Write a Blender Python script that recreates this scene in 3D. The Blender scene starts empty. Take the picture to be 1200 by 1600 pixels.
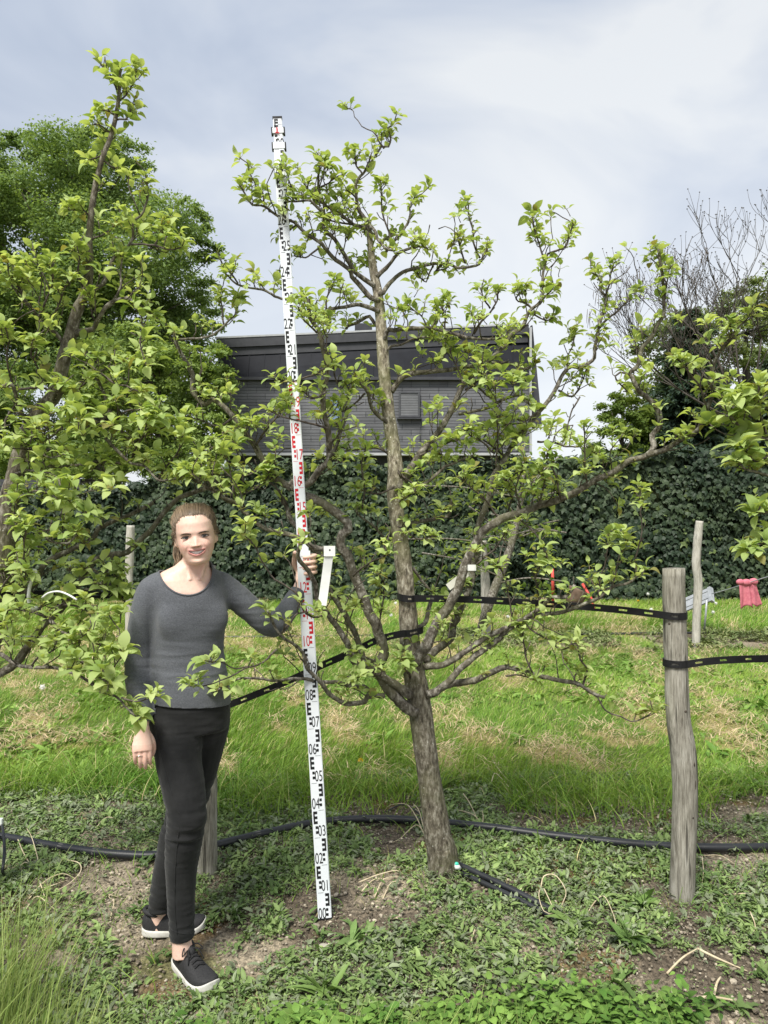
import bpy, bmesh, math, random
import numpy as np
from mathutils import Vector, Matrix, noise as mnoise
from mathutils.bvhtree import BVHTree

R = math.radians
scene = bpy.context.scene
C = scene.collection

# ------------------------------------------------------------------ camera
F = 1200.0                       # focal length in photo pixels (1200 x 1600)
CAMZ = 1.5
cam = bpy.data.cameras.new("camera")
cam.sensor_fit = 'VERTICAL'
cam.sensor_height = 24.0
cam.lens = 24.0 * F / 1600.0
cam.clip_start = 0.05
cam.clip_end = 3000
camo = bpy.data.objects.new("camera", cam)
camo.location = (0, 0, CAMZ)
camo.rotation_euler = (R(90), 0, 0)
C.objects.link(camo)
scene.camera = camo

# ------------------------------------------------------------------ world: thin broken overcast over a Nishita sky
SUN_EL, SUN_AZ = R(56), R(206)   # azimuth clockwise from +Y: sun behind the camera, to the left
world = bpy.data.worlds.new("World")
scene.world = world
world.use_nodes = True
wn, wl = world.node_tree.nodes, world.node_tree.links
wn.clear()
w_out = wn.new("ShaderNodeOutputWorld")
w_bg = wn.new("ShaderNodeBackground")
w_bg.inputs["Strength"].default_value = 0.1
sky = wn.new("ShaderNodeTexSky")
sky.sky_type = 'NISHITA'
sky.sun_disc = False
sky.sun_elevation = SUN_EL
sky.sun_rotation = SUN_AZ
sky.dust_density = 2.0
w_tc = wn.new("ShaderNodeTexCoord")
w_map = wn.new("ShaderNodeMapping")
w_map.inputs["Scale"].default_value = (1.0, 1.0, 1.9)
w_map.inputs["Location"].default_value = (3.1, 1.7, 0.35)
n1 = wn.new("ShaderNodeTexNoise")
n1.inputs["Scale"].default_value = 2.3
n1.inputs["Detail"].default_value = 5
n1.inputs["Roughness"].default_value = 0.5
n1.inputs["Distortion"].default_value = 0.5
rmp = wn.new("ShaderNodeValToRGB")
rmp.color_ramp.elements[0].position = 0.36
rmp.color_ramp.elements[0].color = (2.05, 2.45, 3.2, 1)
rmp.color_ramp.elements[1].position = 0.66
rmp.color_ramp.elements[1].color = (4.5, 4.62, 4.7, 1)
em = rmp.color_ramp.elements.new(0.5)
em.color = (3.05, 3.38, 3.95, 1)
w_sep = wn.new("ShaderNodeSeparateXYZ")
w_hz = wn.new("ShaderNodeMapRange")            # thicker, whiter cloud towards the horizon
w_hz.inputs["From Min"].default_value = 0.56
w_hz.inputs["From Max"].default_value = 0.08
w_mixh = wn.new("ShaderNodeMix"); w_mixh.data_type = 'RGBA'
w_mixh.inputs["B"].default_value = (5.2, 5.3, 5.35, 1)
w_mulh = wn.new("ShaderNodeMath"); w_mulh.operation = 'MULTIPLY'; w_mulh.inputs[1].default_value = 0.75
w_mix = wn.new("ShaderNodeMix"); w_mix.data_type = 'RGBA'
w_mix.inputs["Factor"].default_value = 0.88
wl.new(w_tc.outputs["Generated"], w_map.inputs["Vector"])
wl.new(w_map.outputs["Vector"], n1.inputs["Vector"])
w_add = wn.new("ShaderNodeMath"); w_add.operation = 'MULTIPLY_ADD'; w_add.inputs[1].default_value = 0.30   # the cloud is thinner, whiter on the right
wl.new(w_sep.outputs["X"], w_add.inputs[0]); wl.new(n1.outputs["Fac"], w_add.inputs[2])
wl.new(w_add.outputs[0], rmp.inputs["Fac"])
wl.new(w_tc.outputs["Generated"], w_sep.inputs["Vector"])
wl.new(w_sep.outputs["Z"], w_hz.inputs["Value"])
wl.new(w_hz.outputs["Result"], w_mulh.inputs[0])
wl.new(w_mulh.outputs[0], w_mixh.inputs["Factor"])
wl.new(rmp.outputs["Color"], w_mixh.inputs["A"])
wl.new(sky.outputs["Color"], w_mix.inputs["A"])
wl.new(w_mixh.outputs["Result"], w_mix.inputs["B"])
wl.new(w_mix.outputs["Result"], w_bg.inputs["Color"])
wl.new(w_bg.outputs["Background"], w_out.inputs["Surface"])

# ------------------------------------------------------------------ sun through thin cloud: soft shadows
sl = bpy.data.lights.new("sun", 'SUN')
sl.energy = 3.1
sl.angle = R(20)
sl.color = (1.0, 0.96, 0.88)
so = bpy.data.objects.new("sun", sl)
sd = Vector((math.sin(SUN_AZ) * math.cos(SUN_EL), math.cos(SUN_AZ) * math.cos(SUN_EL), math.sin(SUN_EL)))
so.rotation_euler = sd.to_track_quat('Z', 'Y').to_euler()
C.objects.link(so)

scene.view_settings.view_transform = 'Standard'
scene.view_settings.look = 'None'
scene.view_settings.exposure = 0.98
scene.view_settings.gamma = 1.0
scene.cycles.max_bounces = 8
scene.cycles.diffuse_bounces = 5
scene.cycles.transmission_bounces = 4
scene.cycles.transparent_max_bounces = 4

rng = np.random.default_rng(7)

# ================================================================== helpers
def P(px, py, d):
    return np.array([(px - 600.0) * d / F, d, CAMZ - (py - 800.0) * d / F])

def _hash(ix, iy, iz, seed):
    h = (ix.astype(np.int64) * 374761393 + iy.astype(np.int64) * 668265263 + iz.astype(np.int64) * 2147483647 + seed * 144665) & 0x7fffffff
    h = (h ^ (h >> 13)) * 1274126177 & 0x7fffffff
    h = (h ^ (h >> 16)) & 0xffff
    return h / 65535.0

def vnoise(x, y, z=None, seed=0):
    x = np.asarray(x, float); y = np.asarray(y, float)
    z = np.zeros_like(x) if z is None else np.asarray(z, float)
    ix, iy, iz = np.floor(x), np.floor(y), np.floor(z)
    fx, fy, fz = x - ix, y - iy, z - iz
    fx, fy, fz = [t * t * (3 - 2 * t) for t in (fx, fy, fz)]
    r = 0
    for a in (0, 1):
        for b in (0, 1):
            for c in (0, 1):
                w = (fx if a else 1 - fx) * (fy if b else 1 - fy) * (fz if c else 1 - fz)
                r = r + w * _hash(ix + a, iy + b, iz + c, seed)
    return r * 2 - 1

def fbm(x, y, z=None, oct=4, seed=0):
    x = np.asarray(x, float); y = np.asarray(y, float)
    r, a = 0, 0.5
    for o in range(oct):
        k = 2.0 ** o
        r = r + a * vnoise(x * k, y * k, None if z is None else np.asarray(z) * k, seed + o)
        a *= 0.5
    return r

def sstep(a, b, x):
    t = np.clip((x - a) / (b - a), 0, 1)
    return t * t * (3 - 2 * t)

def ground_h(x, y):
    x = np.asarray(x, float); y = np.asarray(y, float)
    h = -0.085 * np.exp(-0.5 * (((x + 0.80) / 0.42) ** 2 + ((y - 2.62) / 0.36) ** 2))
    h = h - 0.05 * (1 - sstep(2.2, 2.75, y))
    h = h + 0.045 * np.exp(-0.5 * (((x - 0.15) / 0.34) ** 2 + ((y - 3.08) / 0.2) ** 2))
    near = 1 - sstep(4.3, 6.0, y)
    h = h + near * (0.022 * fbm(x * 2.3, y * 2.3, oct=3, seed=3))
    h = h + 0.04 * fbm(x * 0.5, y * 0.5, oct=3, seed=9) * sstep(4.2, 7, y)
    far = sstep(30, 300, np.hypot(x, y))
    return h + far * 2.0 * fbm(x * 0.01, y * 0.01, oct=2, seed=5)

def G(px, py, dz=0.0):
    """the point where the ray through a photo pixel meets the ground"""
    d = 1.5 * F / max(py - 800.0, 5)
    for _ in range(30):
        p = P(px, py, d)
        h = float(ground_h(p[0], p[1])) + dz
        d = (CAMZ - h) * F / (py - 800.0)
    return P(px, py, d)

def put(name, mesh, parent=None):
    o = bpy.data.objects.new(name, mesh)
    C.objects.link(o)
    if parent is not None:
        o.parent = parent
        o.matrix_parent_inverse = parent.matrix_basis.inverted()
    return o

def tag(o, label=None, cat=None, group=None, kind=None):
    if label: o["label"] = label
    if cat: o["category"] = cat
    if group: o["group"] = group
    if kind: o["kind"] = kind
    return o

def empty(name, loc):
    o = bpy.data.objects.new(name, None)
    o.empty_display_size = 0.1
    o.location = Vector([float(t) for t in loc])
    C.objects.link(o)
    return o

class MB:
    """collects vertices, faces and one colour attribute; builds ONE mesh object"""
    def __init__(s):
        s.v, s.lv, s.ls, s.c, s.uv, s.n = [], [], [], [], None, 0
    def add(s, V, Fc, col=None):
        V = np.asarray(V, float).reshape(-1, 3)
        if isinstance(Fc, np.ndarray) and Fc.ndim == 2:
            s.lv.append((Fc + s.n).ravel()); s.ls.append(np.full(len(Fc), Fc.shape[1]))
        else:
            for f in Fc:
                s.lv.append(np.array(f) + s.n); s.ls.append(np.array([len(f)]))
        s.v.append(V)
        if col is None: col = (1, 1, 1)
        col = np.asarray(col, float)
        s.c.append(np.broadcast_to(col, (len(V), 3)) if col.ndim == 1 else col)
        s.n += len(V)
        return s
    def mesh(s, name, mat, smooth=True):
        V = np.concatenate(s.v); L = np.concatenate(s.lv).astype(np.int32); S = np.concatenate(s.ls).astype(np.int32)
        me = bpy.data.meshes.new(name)
        me.vertices.add(len(V)); me.vertices.foreach_set("co", V.astype(np.float32).ravel())
        me.loops.add(len(L)); me.loops.foreach_set("vertex_index", L)
        me.polygons.add(len(S))
        st = np.zeros(len(S), np.int32); st[1:] = np.cumsum(S)[:-1]
        me.polygons.foreach_set("loop_start", st)
        me.polygons.foreach_set("use_smooth", np.full(len(S), bool(smooth)))
        col = np.ones((len(V), 4), np.float32); col[:, :3] = np.concatenate(s.c)
        at = me.attributes.new("tint", 'FLOAT_COLOR', 'POINT')
        at.data.foreach_set("color", col.ravel())
        me.update(calc_edges=True); me.validate()
        if mat is not None: me.materials.append(mat)
        return me
    def build(s, name, mat, parent=None, smooth=True):
        return put(name, s.mesh(name, mat, smooth), parent)

def box_vf(c, half, rot=None):
    V = np.array([[x, y, z] for x in (-1, 1) for y in (-1, 1) for z in (-1, 1)], float) * np.asarray(half)
    if rot is not None: V = V @ np.asarray(rot).T
    Fc = np.array([[0, 1, 3, 2], [4, 6, 7, 5], [0, 4, 5, 1], [2, 3, 7, 6], [0, 2, 6, 4], [1, 5, 7, 3]])
    return V + np.asarray(c), Fc

def smooth_line(pts, step):
    """Catmull-Rom through the control points (k columns), resampled about every `step` metres"""
    p = np.asarray(pts, float)
    if len(p) < 2: return p
    q = np.vstack([2 * p[0] - p[1], p, 2 * p[-1] - p[-2]])
    out = []
    for i in range(len(p) - 1):
        a, b, c, d = q[i], q[i + 1], q[i + 2], q[i + 3]
        n = max(1, int(np.linalg.norm(c[:3] - b[:3]) / step))
        t = np.linspace(0, 1, n, endpoint=False)[:, None]
        out.append(0.5 * ((2 * b) + (c - a) * t + (2 * a - 5 * b + 4 * c - d) * t ** 2 + (3 * b - a - 3 * c + d) * t ** 3))
    out.append(p[-1:])
    return np.vstack(out)

def tube_vf(pts, rad, seg=8, cap=True, rough=0.0, seed=0):
    p = np.asarray(pts, float); n = len(p)
    rad = np.broadcast_to(np.asarray(rad, float), (n,))
    t = np.gradient(p, axis=0); t /= np.linalg.norm(t, axis=1)[:, None] + 1e-12
    ref = np.array([0, 0, 1.0]) if abs(t[0, 2]) < 0.9 else np.array([1.0, 0, 0])
    u = np.cross(ref, t[0]); u /= np.linalg.norm(u)
    U = np.zeros((n, 3)); U[0] = u
    for i in range(1, n):
        u = U[i - 1] - t[i] * np.dot(U[i - 1], t[i])
        U[i] = u / (np.linalg.norm(u) + 1e-12)
    W = np.cross(t, U)
    a = np.linspace(0, 2 * math.pi, seg, endpoint=False)
    rr = np.repeat(rad[:, None], seg, 1)
    dirs = U[:, None, :] * np.cos(a)[None, :, None] + W[:, None, :] * np.sin(a)[None, :, None]
    if rough:
        q = p[:, None, :] + dirs * rad[:, None, None]
        f = 1.0 / np.maximum(rad[:, None], 0.004)
        rr = rr * (1 + rough * fbm(q[..., 0] * f * .6, q[..., 1] * f * .6, q[..., 2] * f * .35, oct=2, seed=seed))
    V = (p[:, None, :] + dirs * rr[..., None]).reshape(-1, 3)
    i = np.arange(n - 1)[:, None] * seg; j = np.arange(seg)[None, :]; k = (j + 1) % seg
    Fc = np.stack([i + j, i + k, i + seg + k, i + seg + j], -1).reshape(-1, 4)
    if not cap: return V, Fc
    V = np.vstack([V, p[0], p[-1]])
    faces = [Fc]
    b0, b1 = n * seg, n * seg + 1
    c0 = np.stack([np.full(seg, b0), (np.arange(seg) + 1) % seg, np.arange(seg), np.arange(seg)], -1)[:, :3]
    c1 = np.stack([np.full(seg, b1), (n - 1) * seg + np.arange(seg), (n - 1) * seg + (np.arange(seg) + 1) % seg], -1)
    return V, (Fc, np.vstack([c0, c1]))

def add_tube(mb, pts, rad, seg=8, rough=0.0, seed=0, col=None):
    V, Fc = tube_vf(pts, rad, seg, True, rough, seed)
    n0 = mb.n
    mb.add(V, Fc[0], col)
    mb.lv.append((Fc[1] + n0).ravel()); mb.ls.append(np.full(len(Fc[1]), 3))

# ------------------------------------------------------------------ materials
def new_mat(name):
    m = bpy.data.materials.new(name); m.use_nodes = True
    nt = m.node_tree
    b = nt.nodes["Principled BSDF"]
    return m, nt, b

def N(nt, typ, **kw):
    n = nt.nodes.new(typ)
    for k, v in kw.items():
        if k in n.inputs: n.inputs[k].default_value = v
        else: setattr(n, k, v)
    return n

def ramp(nt, stops):
    r = nt.nodes.new("ShaderNodeValToRGB")
    e = r.color_ramp.elements
    while len(e) < len(stops): e.new(0.5)
    for i, (p, c) in enumerate(stops):
        e[i].position = p; e[i].color = (*c, 1)
    return r

def coords(nt, scale=(1, 1, 1), kind="Object"):
    tc = nt.nodes.new("ShaderNodeTexCoord"); mp = nt.nodes.new("ShaderNodeMapping")
    mp.inputs["Scale"].default_value = scale
    nt.links.new(tc.outputs[kind], mp.inputs["Vector"])
    return mp.outputs["Vector"]

def noise_mat(name, stops, scale=8, detail=5, rough=0.8, bump=0.3, bdist=0.01, stretch=(1, 1, 1), spec=0.3, tint=False, bscale=None, metallic=0, sheen=0):
    m, nt, b = new_mat(name)
    v = coords(nt, stretch)
    n = N(nt, "ShaderNodeTexNoise", Scale=scale, Detail=detail, Roughness=0.6)
    nt.links.new(v, n.inputs["Vector"])
    r = ramp(nt, stops)
    nt.links.new(n.outputs["Fac"], r.inputs["Fac"])
    col = r.outputs["Color"]
    if tint:
        at = N(nt, "ShaderNodeAttribute", attribute_name="tint")
        mx = N(nt, "ShaderNodeMix", data_type='RGBA', blend_type='MULTIPLY'); mx.inputs["Factor"].default_value = 1
        nt.links.new(col, mx.inputs["A"]); nt.links.new(at.outputs["Color"], mx.inputs["B"])
        col = mx.outputs["Result"]
    nt.links.new(col, b.inputs["Base Color"])
    b.inputs["Roughness"].default_value = rough
    b.inputs["Specular IOR Level"].default_value = spec
    b.inputs["Metallic"].default_value = metallic
    if sheen: b.inputs["Sheen Weight"].default_value = sheen
    if bump:
        n2 = N(nt, "ShaderNodeTexNoise", Scale=bscale or scale * 2.5, Detail=6, Roughness=0.65)
        nt.links.new(v, n2.inputs["Vector"])
        bp = N(nt, "ShaderNodeBump", Strength=bump, Distance=bdist)
        nt.links.new(n2.outputs["Fac"], bp.inputs["Height"])
        nt.links.new(bp.outputs["Normal"], b.inputs["Normal"])
    return m

def leaf_mat(name, back=0.35, rough=0.5, spec=0.25, trans_gain=(1.3, 1.25, 0.6)):
    """colour comes from each leaf's own tint; part of the light passes through"""
    m, nt, b = new_mat(name)
    at = N(nt, "ShaderNodeAttribute", attribute_name="tint")
    nt.links.new(at.outputs["Color"], b.inputs["Base Color"])
    b.inputs["Roughness"].default_value = rough
    b.inputs["Specular IOR Level"].default_value = spec
    tr = nt.nodes.new("ShaderNodeBsdfTranslucent")
    g = N(nt, "ShaderNodeMix", data_type='RGBA', blend_type='MULTIPLY'); g.inputs["Factor"].default_value = 1
    g.inputs["B"].default_value = (*trans_gain, 1)
    nt.links.new(at.outputs["Color"], g.inputs["A"])
    nt.links.new(g.outputs["Result"], tr.inputs["Color"])
    mx = nt.nodes.new("ShaderNodeMixShader"); mx.inputs["Fac"].default_value = back
    out = nt.nodes["Material Output"]
    nt.links.new(b.outputs["BSDF"], mx.inputs[1]); nt.links.new(tr.outputs["BSDF"], mx.inputs[2])
    nt.links.new(mx.outputs["Shader"], out.inputs["Surface"])
    return m

def tint_mat(name, rough=0.7, spec=0.3, bump=0, bscale=200, bdist=0.002):
    m, nt, b = new_mat(name)
    at = N(nt, "ShaderNodeAttribute", attribute_name="tint")
    nt.links.new(at.outputs["Color"], b.inputs["Base Color"])
    b.inputs["Roughness"].default_value = rough
    b.inputs["Specular IOR Level"].default_value = spec
    if bump:
        v = coords(nt)
        n2 = N(nt, "ShaderNodeTexNoise", Scale=bscale, Detail=3)
        nt.links.new(v, n2.inputs["Vector"])
        bp = N(nt, "ShaderNodeBump", Strength=bump, Distance=bdist)
        nt.links.new(n2.outputs["Fac"], bp.inputs["Height"])
        nt.links.new(bp.outputs["Normal"], b.inputs["Normal"])
    return m

M = {}
def bark_mat(name, dark, mid, light, moss, scale=26, stretch=(1, 1, .35), up=1.0):
    m, nt, b = new_mat(name)
    v = coords(nt, stretch)
    n = N(nt, "ShaderNodeTexNoise", Scale=scale, Detail=7, Roughness=0.65)
    nt.links.new(v, n.inputs["Vector"])
    r = ramp(nt, [(0.3, dark), (0.5, mid), (0.72, light)])
    nt.links.new(n.outputs["Fac"], r.inputs["Fac"])
    v2 = coords(nt)
    n2 = N(nt, "ShaderNodeTexNoise", Scale=7, Detail=4)
    nt.links.new(v2, n2.inputs["Vector"])
    r2 = ramp(nt, [(0.45, (0, 0, 0)), (0.65, (.7, .7, .7))])
    nt.links.new(n2.outputs["Fac"], r2.inputs["Fac"])
    mx = N(nt, "ShaderNodeMix", data_type='RGBA'); mx.inputs["B"].default_value = (*moss, 1)
    nt.links.new(r2.outputs["Color"], mx.inputs["Factor"]); nt.links.new(r.outputs["Color"], mx.inputs["A"])
    vo = N(nt, "ShaderNodeTexVoronoi", Scale=60)
    nt.links.new(v2, vo.inputs["Vector"])
    r3 = ramp(nt, [(0.10, (1, 1, 1)), (0.2, (0, 0, 0))])
    nt.links.new(vo.outputs["Distance"], r3.inputs["Fac"])
    n3 = N(nt, "ShaderNodeTexNoise", Scale=11, Detail=2)
    nt.links.new(v2, n3.inputs["Vector"])
    r4 = ramp(nt, [(0.5, (0, 0, 0)), (0.6, (.8, .8, .8))])
    nt.links.new(n3.outputs["Fac"], r4.inputs["Fac"])
    mu = N(nt, "ShaderNodeMath", operation='MULTIPLY')
    nt.links.new(r3.outputs["Color"], mu.inputs[0]); nt.links.new(r4.outputs["Color"], mu.inputs[1])
    mx2 = N(nt, "ShaderNodeMix", data_type='RGBA'); mx2.inputs["B"].default_value = (.5, .5, .44, 1)
    nt.links.new(mu.outputs[0], mx2.inputs["Factor"]); nt.links.new(mx.outputs["Result"], mx2.inputs["A"])
    sz = nt.nodes.new("ShaderNodeSeparateXYZ"); nt.links.new(v2, sz.inputs["Vector"])      # older bark is darker, young bark up the stem paler
    gz = N(nt, "ShaderNodeMapRange"); gz.inputs["From Min"].default_value = .5; gz.inputs["From Max"].default_value = 1.5; gz.inputs["To Min"].default_value = 1.0; gz.inputs["To Max"].default_value = up
    nt.links.new(sz.outputs["Z"], gz.inputs["Value"])
    mg = N(nt, "ShaderNodeMix", data_type='RGBA', blend_type='MULTIPLY'); mg.inputs["Factor"].default_value = 1
    nt.links.new(mx2.outputs["Result"], mg.inputs["A"]); nt.links.new(gz.outputs["Result"], mg.inputs["B"])
    nt.links.new(mg.outputs["Result"], b.inputs["Base Color"])
    b.inputs["Roughness"].default_value = 0.9
    b.inputs["Specular IOR Level"].default_value = 0.2
    bp = N(nt, "ShaderNodeBump", Strength=1.0, Distance=0.010)
    nt.links.new(n.outputs["Fac"], bp.inputs["Height"])
    nt.links.new(bp.outputs["Normal"], b.inputs["Normal"])
    return m

M['bark'] = bark_mat("pear_bark", (.018, .015, .011), (.125, .110, .082), (.34, .32, .265), (.10, .10, .05), scale=75, stretch=(1, 1, .42), up=2.2)
M['dark_bark'] = bark_mat("left_pear_bark", (.018, .015, .011), (.115, .10, .075), (.34, .32, .27), (.10, .10, .05), scale=75, stretch=(1, 1, .42), up=1.1)
M['limb'] = bark_mat("pear_limb_bark", (.028, .024, .019), (.135, .12, .098), (.46, .44, .39), (.13, .125, .075), scale=60, stretch=(1, 1, .7), up=1.0)
M['twig'] = noise_mat("pear_twig", [(.3, (.028, .021, .018)), (.6, (.085, .068, .055)), (.8, (.17, .15, .125))], scale=60, bump=.4, bdist=.002)
M['leaf'] = leaf_mat("pear_leaf", back=0.42, rough=.6, spec=.18)
M['far_leaf'] = leaf_mat("far_leaf", back=0.42, rough=.6, spec=.2)
M['ivy'] = leaf_mat("ivy_leaf", back=0.08, rough=.55, spec=.28, trans_gain=(1, 1, .6))
M['grass'] = leaf_mat("grass_blade", back=0.3, rough=.5, spec=.25, trans_gain=(1.15, 1.15, .6))
M['weed'] = leaf_mat("weed_leaf", back=0.2, rough=.55, spec=.25, trans_gain=(1.1, 1.15, .6))
M['far_bark'] = noise_mat("far_bark", [(.3, (.03, .026, .022)), (.7, (.13, .115, .095))], scale=12, stretch=(1, 1, .3))
def wood_mat(name, dark, mid, light, crack=.7):
    m, nt, b = new_mat(name)
    v1 = coords(nt, (1, 1, .05)); g = N(nt, "ShaderNodeTexNoise", Scale=230, Detail=6, Roughness=.75); nt.links.new(v1, g.inputs["Vector"])
    v2 = coords(nt, (1, 1, .35)); w = N(nt, "ShaderNodeTexNoise", Scale=14, Detail=5, Roughness=.6, Distortion=.6); nt.links.new(v2, w.inputs["Vector"])
    ad = N(nt, "ShaderNodeMath", operation='MULTIPLY_ADD'); ad.inputs[1].default_value = .68
    sc_ = N(nt, "ShaderNodeMath", operation='MULTIPLY'); sc_.inputs[1].default_value = .32
    nt.links.new(w.outputs["Fac"], sc_.inputs[0]); nt.links.new(g.outputs["Fac"], ad.inputs[0]); nt.links.new(sc_.outputs[0], ad.inputs[2])
    r = ramp(nt, [(.36, dark), (.5, mid), (.64, light)]); nt.links.new(ad.outputs[0], r.inputs["Fac"])
    v3 = coords(nt, (1, 1, .045)); c = N(nt, "ShaderNodeTexNoise", Scale=55, Detail=2, Distortion=.3); nt.links.new(v3, c.inputs["Vector"])
    rc = ramp(nt, [(.33, (crack, crack, crack)), (.40, (0, 0, 0))]); nt.links.new(c.outputs["Fac"], rc.inputs["Fac"])
    mx = N(nt, "ShaderNodeMix", data_type='RGBA'); mx.inputs["B"].default_value = (dark[0] * .3, dark[1] * .3, dark[2] * .3, 1)
    nt.links.new(rc.outputs["Color"], mx.inputs["Factor"]); nt.links.new(r.outputs["Color"], mx.inputs["A"])
    nt.links.new(mx.outputs["Result"], b.inputs["Base Color"])
    b.inputs["Roughness"].default_value = .9; b.inputs["Specular IOR Level"].default_value = .15
    su = N(nt, "ShaderNodeMath", operation='SUBTRACT'); nt.links.new(ad.outputs[0], su.inputs[0]); nt.links.new(rc.outputs["Color"], su.inputs[1])
    bp = N(nt, "ShaderNodeBump", Strength=.8, Distance=.006); nt.links.new(su.outputs[0], bp.inputs["Height"]); nt.links.new(bp.outputs["Normal"], b.inputs["Normal"])
    return m
M['post'] = wood_mat("weathered_wood", (.09, .08, .062), (.27, .255, .215), (.46, .44, .39))
M['post_pale'] = wood_mat("pale_weathered_wood", (.22, .205, .17), (.42, .40, .35), (.58, .56, .51), .5)
M['strap'] = noise_mat("black_rubber_strap", [(.3, (.005, .005, .006)), (.8, (.016, .016, .018))], scale=40, rough=.6, bump=.2, bdist=.002)
M['pipe'] = noise_mat("black_irrigation_pipe", [(.3, (.007, .008, .010)), (.68, (.018, .020, .024)), (.88, (.12, .11, .095))], scale=9, rough=.45, bump=.15, bdist=.003, spec=.5)
M['white'] = noise_mat("white_plastic", [(.3, (.62, .64, .62)), (.8, (.80, .81, .78))], scale=20, rough=.4, bump=.05)
# ================================================================== ground: one sheet to the horizon
def axis_near(lo, hi, step, far, k):
    a = np.arange(lo, hi, step)
    up = hi + step * (np.cumsum(k ** np.arange(1, 60)))
    dn = lo - step * (np.cumsum(k ** np.arange(1, 60)))
    up = up[up < far]; dn = dn[dn > -far]
    return np.concatenate([dn[::-1], a, up])

def bare(x, y):
    """1 on bare, weedy soil (the two tree rows), 0 on lawn"""
    w = 0.28 * fbm(x * 1.1, y * 1.1, oct=3, seed=21)
    near = 1 - sstep(4.0, 4.45, y + w)
    mid = sstep(8.2, 8.5, y + w) * (1 - sstep(9.3, 9.7, y + w)) * sstep(-.1, .25, fbm(x * 1.7 + 4, y * 1.7, oct=3, seed=23) + .13 * (x - 1.6))
    return np.maximum(near, mid)

def straw_d(x, y):
    return sstep(.05, 0.27, fbm(x * 4.6 + 1.2 * y, y * 3.2, oct=4, seed=33) + .16 * fbm(x * .7, y * .7, seed=34)) * (1 - bare(x, y))

gx = axis_near(-3.2, 3.2, 0.02, 900, 1.16)
gy = axis_near(1.6, 5.0, 0.02, 900, 1.12)
X, Y = np.meshgrid(gx, gy)
Z = ground_h(X, Y)
nb = bare(X, Y) * (Y < 5.5)
clod = fbm(X * 22, Y * 22, oct=3, seed=41)
Z = Z + nb * (0.020 * clod + 0.010 * fbm(X * 60, Y * 60, oct=2, seed=43))
mb = MB()
nx, ny = len(gx), len(gy)
i = np.arange(ny - 1)[:, None] * nx; j = np.arange(nx - 1)[None, :]
Fq = np.stack([i + j, i + j + 1, i + nx + j + 1, i + nx + j], -1).reshape(-1, 4)
bb = bare(X, Y)[..., None]; st = straw_d(X, Y)[..., None]
tan_ = sstep(-.05, .3, fbm(X * 1.9 + 7, Y * 1.9, oct=3, seed=51))[..., None]
soil = np.array([.115, .095, .072]) * (1 - tan_) + np.array([.28, .24, .18]) * tan_
moss = sstep(.17, .32, fbm(X * 4.3, Y * 4.3, oct=3, seed=57))[..., None] * .6
mossc = sstep(-.1, .25, fbm(X * 6, Y * 6, oct=2, seed=58))[..., None]
soil = soil * (1 - moss) + moss * (np.array([.13, .075, .018]) * (1 - mossc) + np.array([.085, .10, .022]) * mossc)
lawn = np.array([.11, .15, .04]) * (1 - st) + np.array([.29, .255, .115]) * st
colr = soil * bb + lawn * (1 - bb)
mb.add(np.stack([X, Y, Z], -1).reshape(-1, 3), Fq, colr.reshape(-1, 3))
m, nt, b = new_mat("soil_and_lawn")
at = N(nt, "ShaderNodeAttribute", attribute_name="tint")
v = coords(nt)
na = N(nt, "ShaderNodeTexNoise", Scale=70, Detail=6, Roughness=.7); nt.links.new(v, na.inputs["Vector"])
ra = ramp(nt, [(.32, (.25, .24, .22)), (.48, (.85, .85, .85)), (.66, (1.8, 1.75, 1.65))]); nt.links.new(na.outputs["Fac"], ra.inputs["Fac"])
mx = N(nt, "ShaderNodeMix", data_type='RGBA', blend_type='MULTIPLY'); mx.inputs["Factor"].default_value = 1
nt.links.new(at.outputs["Color"], mx.inputs["A"]); nt.links.new(ra.outputs["Color"], mx.inputs["B"])
nt.links.new(mx.outputs["Result"], b.inputs["Base Color"])
b.inputs["Roughness"].default_value = .95; b.inputs["Specular IOR Level"].default_value = .15
bp = N(nt, "ShaderNodeBump", Strength=.9, Distance=.012); nt.links.new(na.outputs["Fac"], bp.inputs["Height"]); nt.links.new(bp.outputs["Normal"], b.inputs["Normal"])
tag(mb.build("ground", m), kind="structure")

# ------------------------------------------------------------------ pebbles in the bed
def ico_vf():
    bm = bmesh.new(); bmesh.ops.create_icosphere(bm, subdivisions=1, radius=1)
    V = np.array([v.co[:] for v in bm.verts]); Fc = np.array([[v.index for v in f.verts] for f in bm.faces]); bm.free()
    return V, Fc
ICO = ico_vf()

def scatter_mesh(mb, V, Fc, pos, rotm, scale, col):
    """many transformed copies of one small template inside one mesh"""
    n = len(pos)
    W = np.einsum('nij,vj->nvi', rotm, V) * scale[:, None, :] if scale.ndim == 2 and scale.shape[1] == 3 and False else np.einsum('nij,nvj->nvi', rotm, V[None] * scale[:, None, :])
    W = W + pos[:, None, :]
    k = len(V)
    FF = (Fc[None] + (np.arange(n) * k)[:, None, None]).reshape(-1, Fc.shape[1])
    mb.add(W.reshape(-1, 3), FF, np.repeat(col, k, axis=0))

def rot_z(a):
    c, s = np.cos(a), np.sin(a); z = np.zeros_like(a); o = np.ones_like(a)
    return np.stack([np.stack([c, -s, z], -1), np.stack([s, c, z], -1), np.stack([z, z, o], -1)], -2)

def frame(up, fwd):
    """rotation matrices with columns (side, fwd, up)"""
    f = fwd / (np.linalg.norm(fwd, axis=1)[:, None] + 1e-9)
    s = np.cross(f, up); s /= np.linalg.norm(s, axis=1)[:, None] + 1e-9
    u = np.cross(s, f)
    return np.stack([s, f, u], -1)

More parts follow.
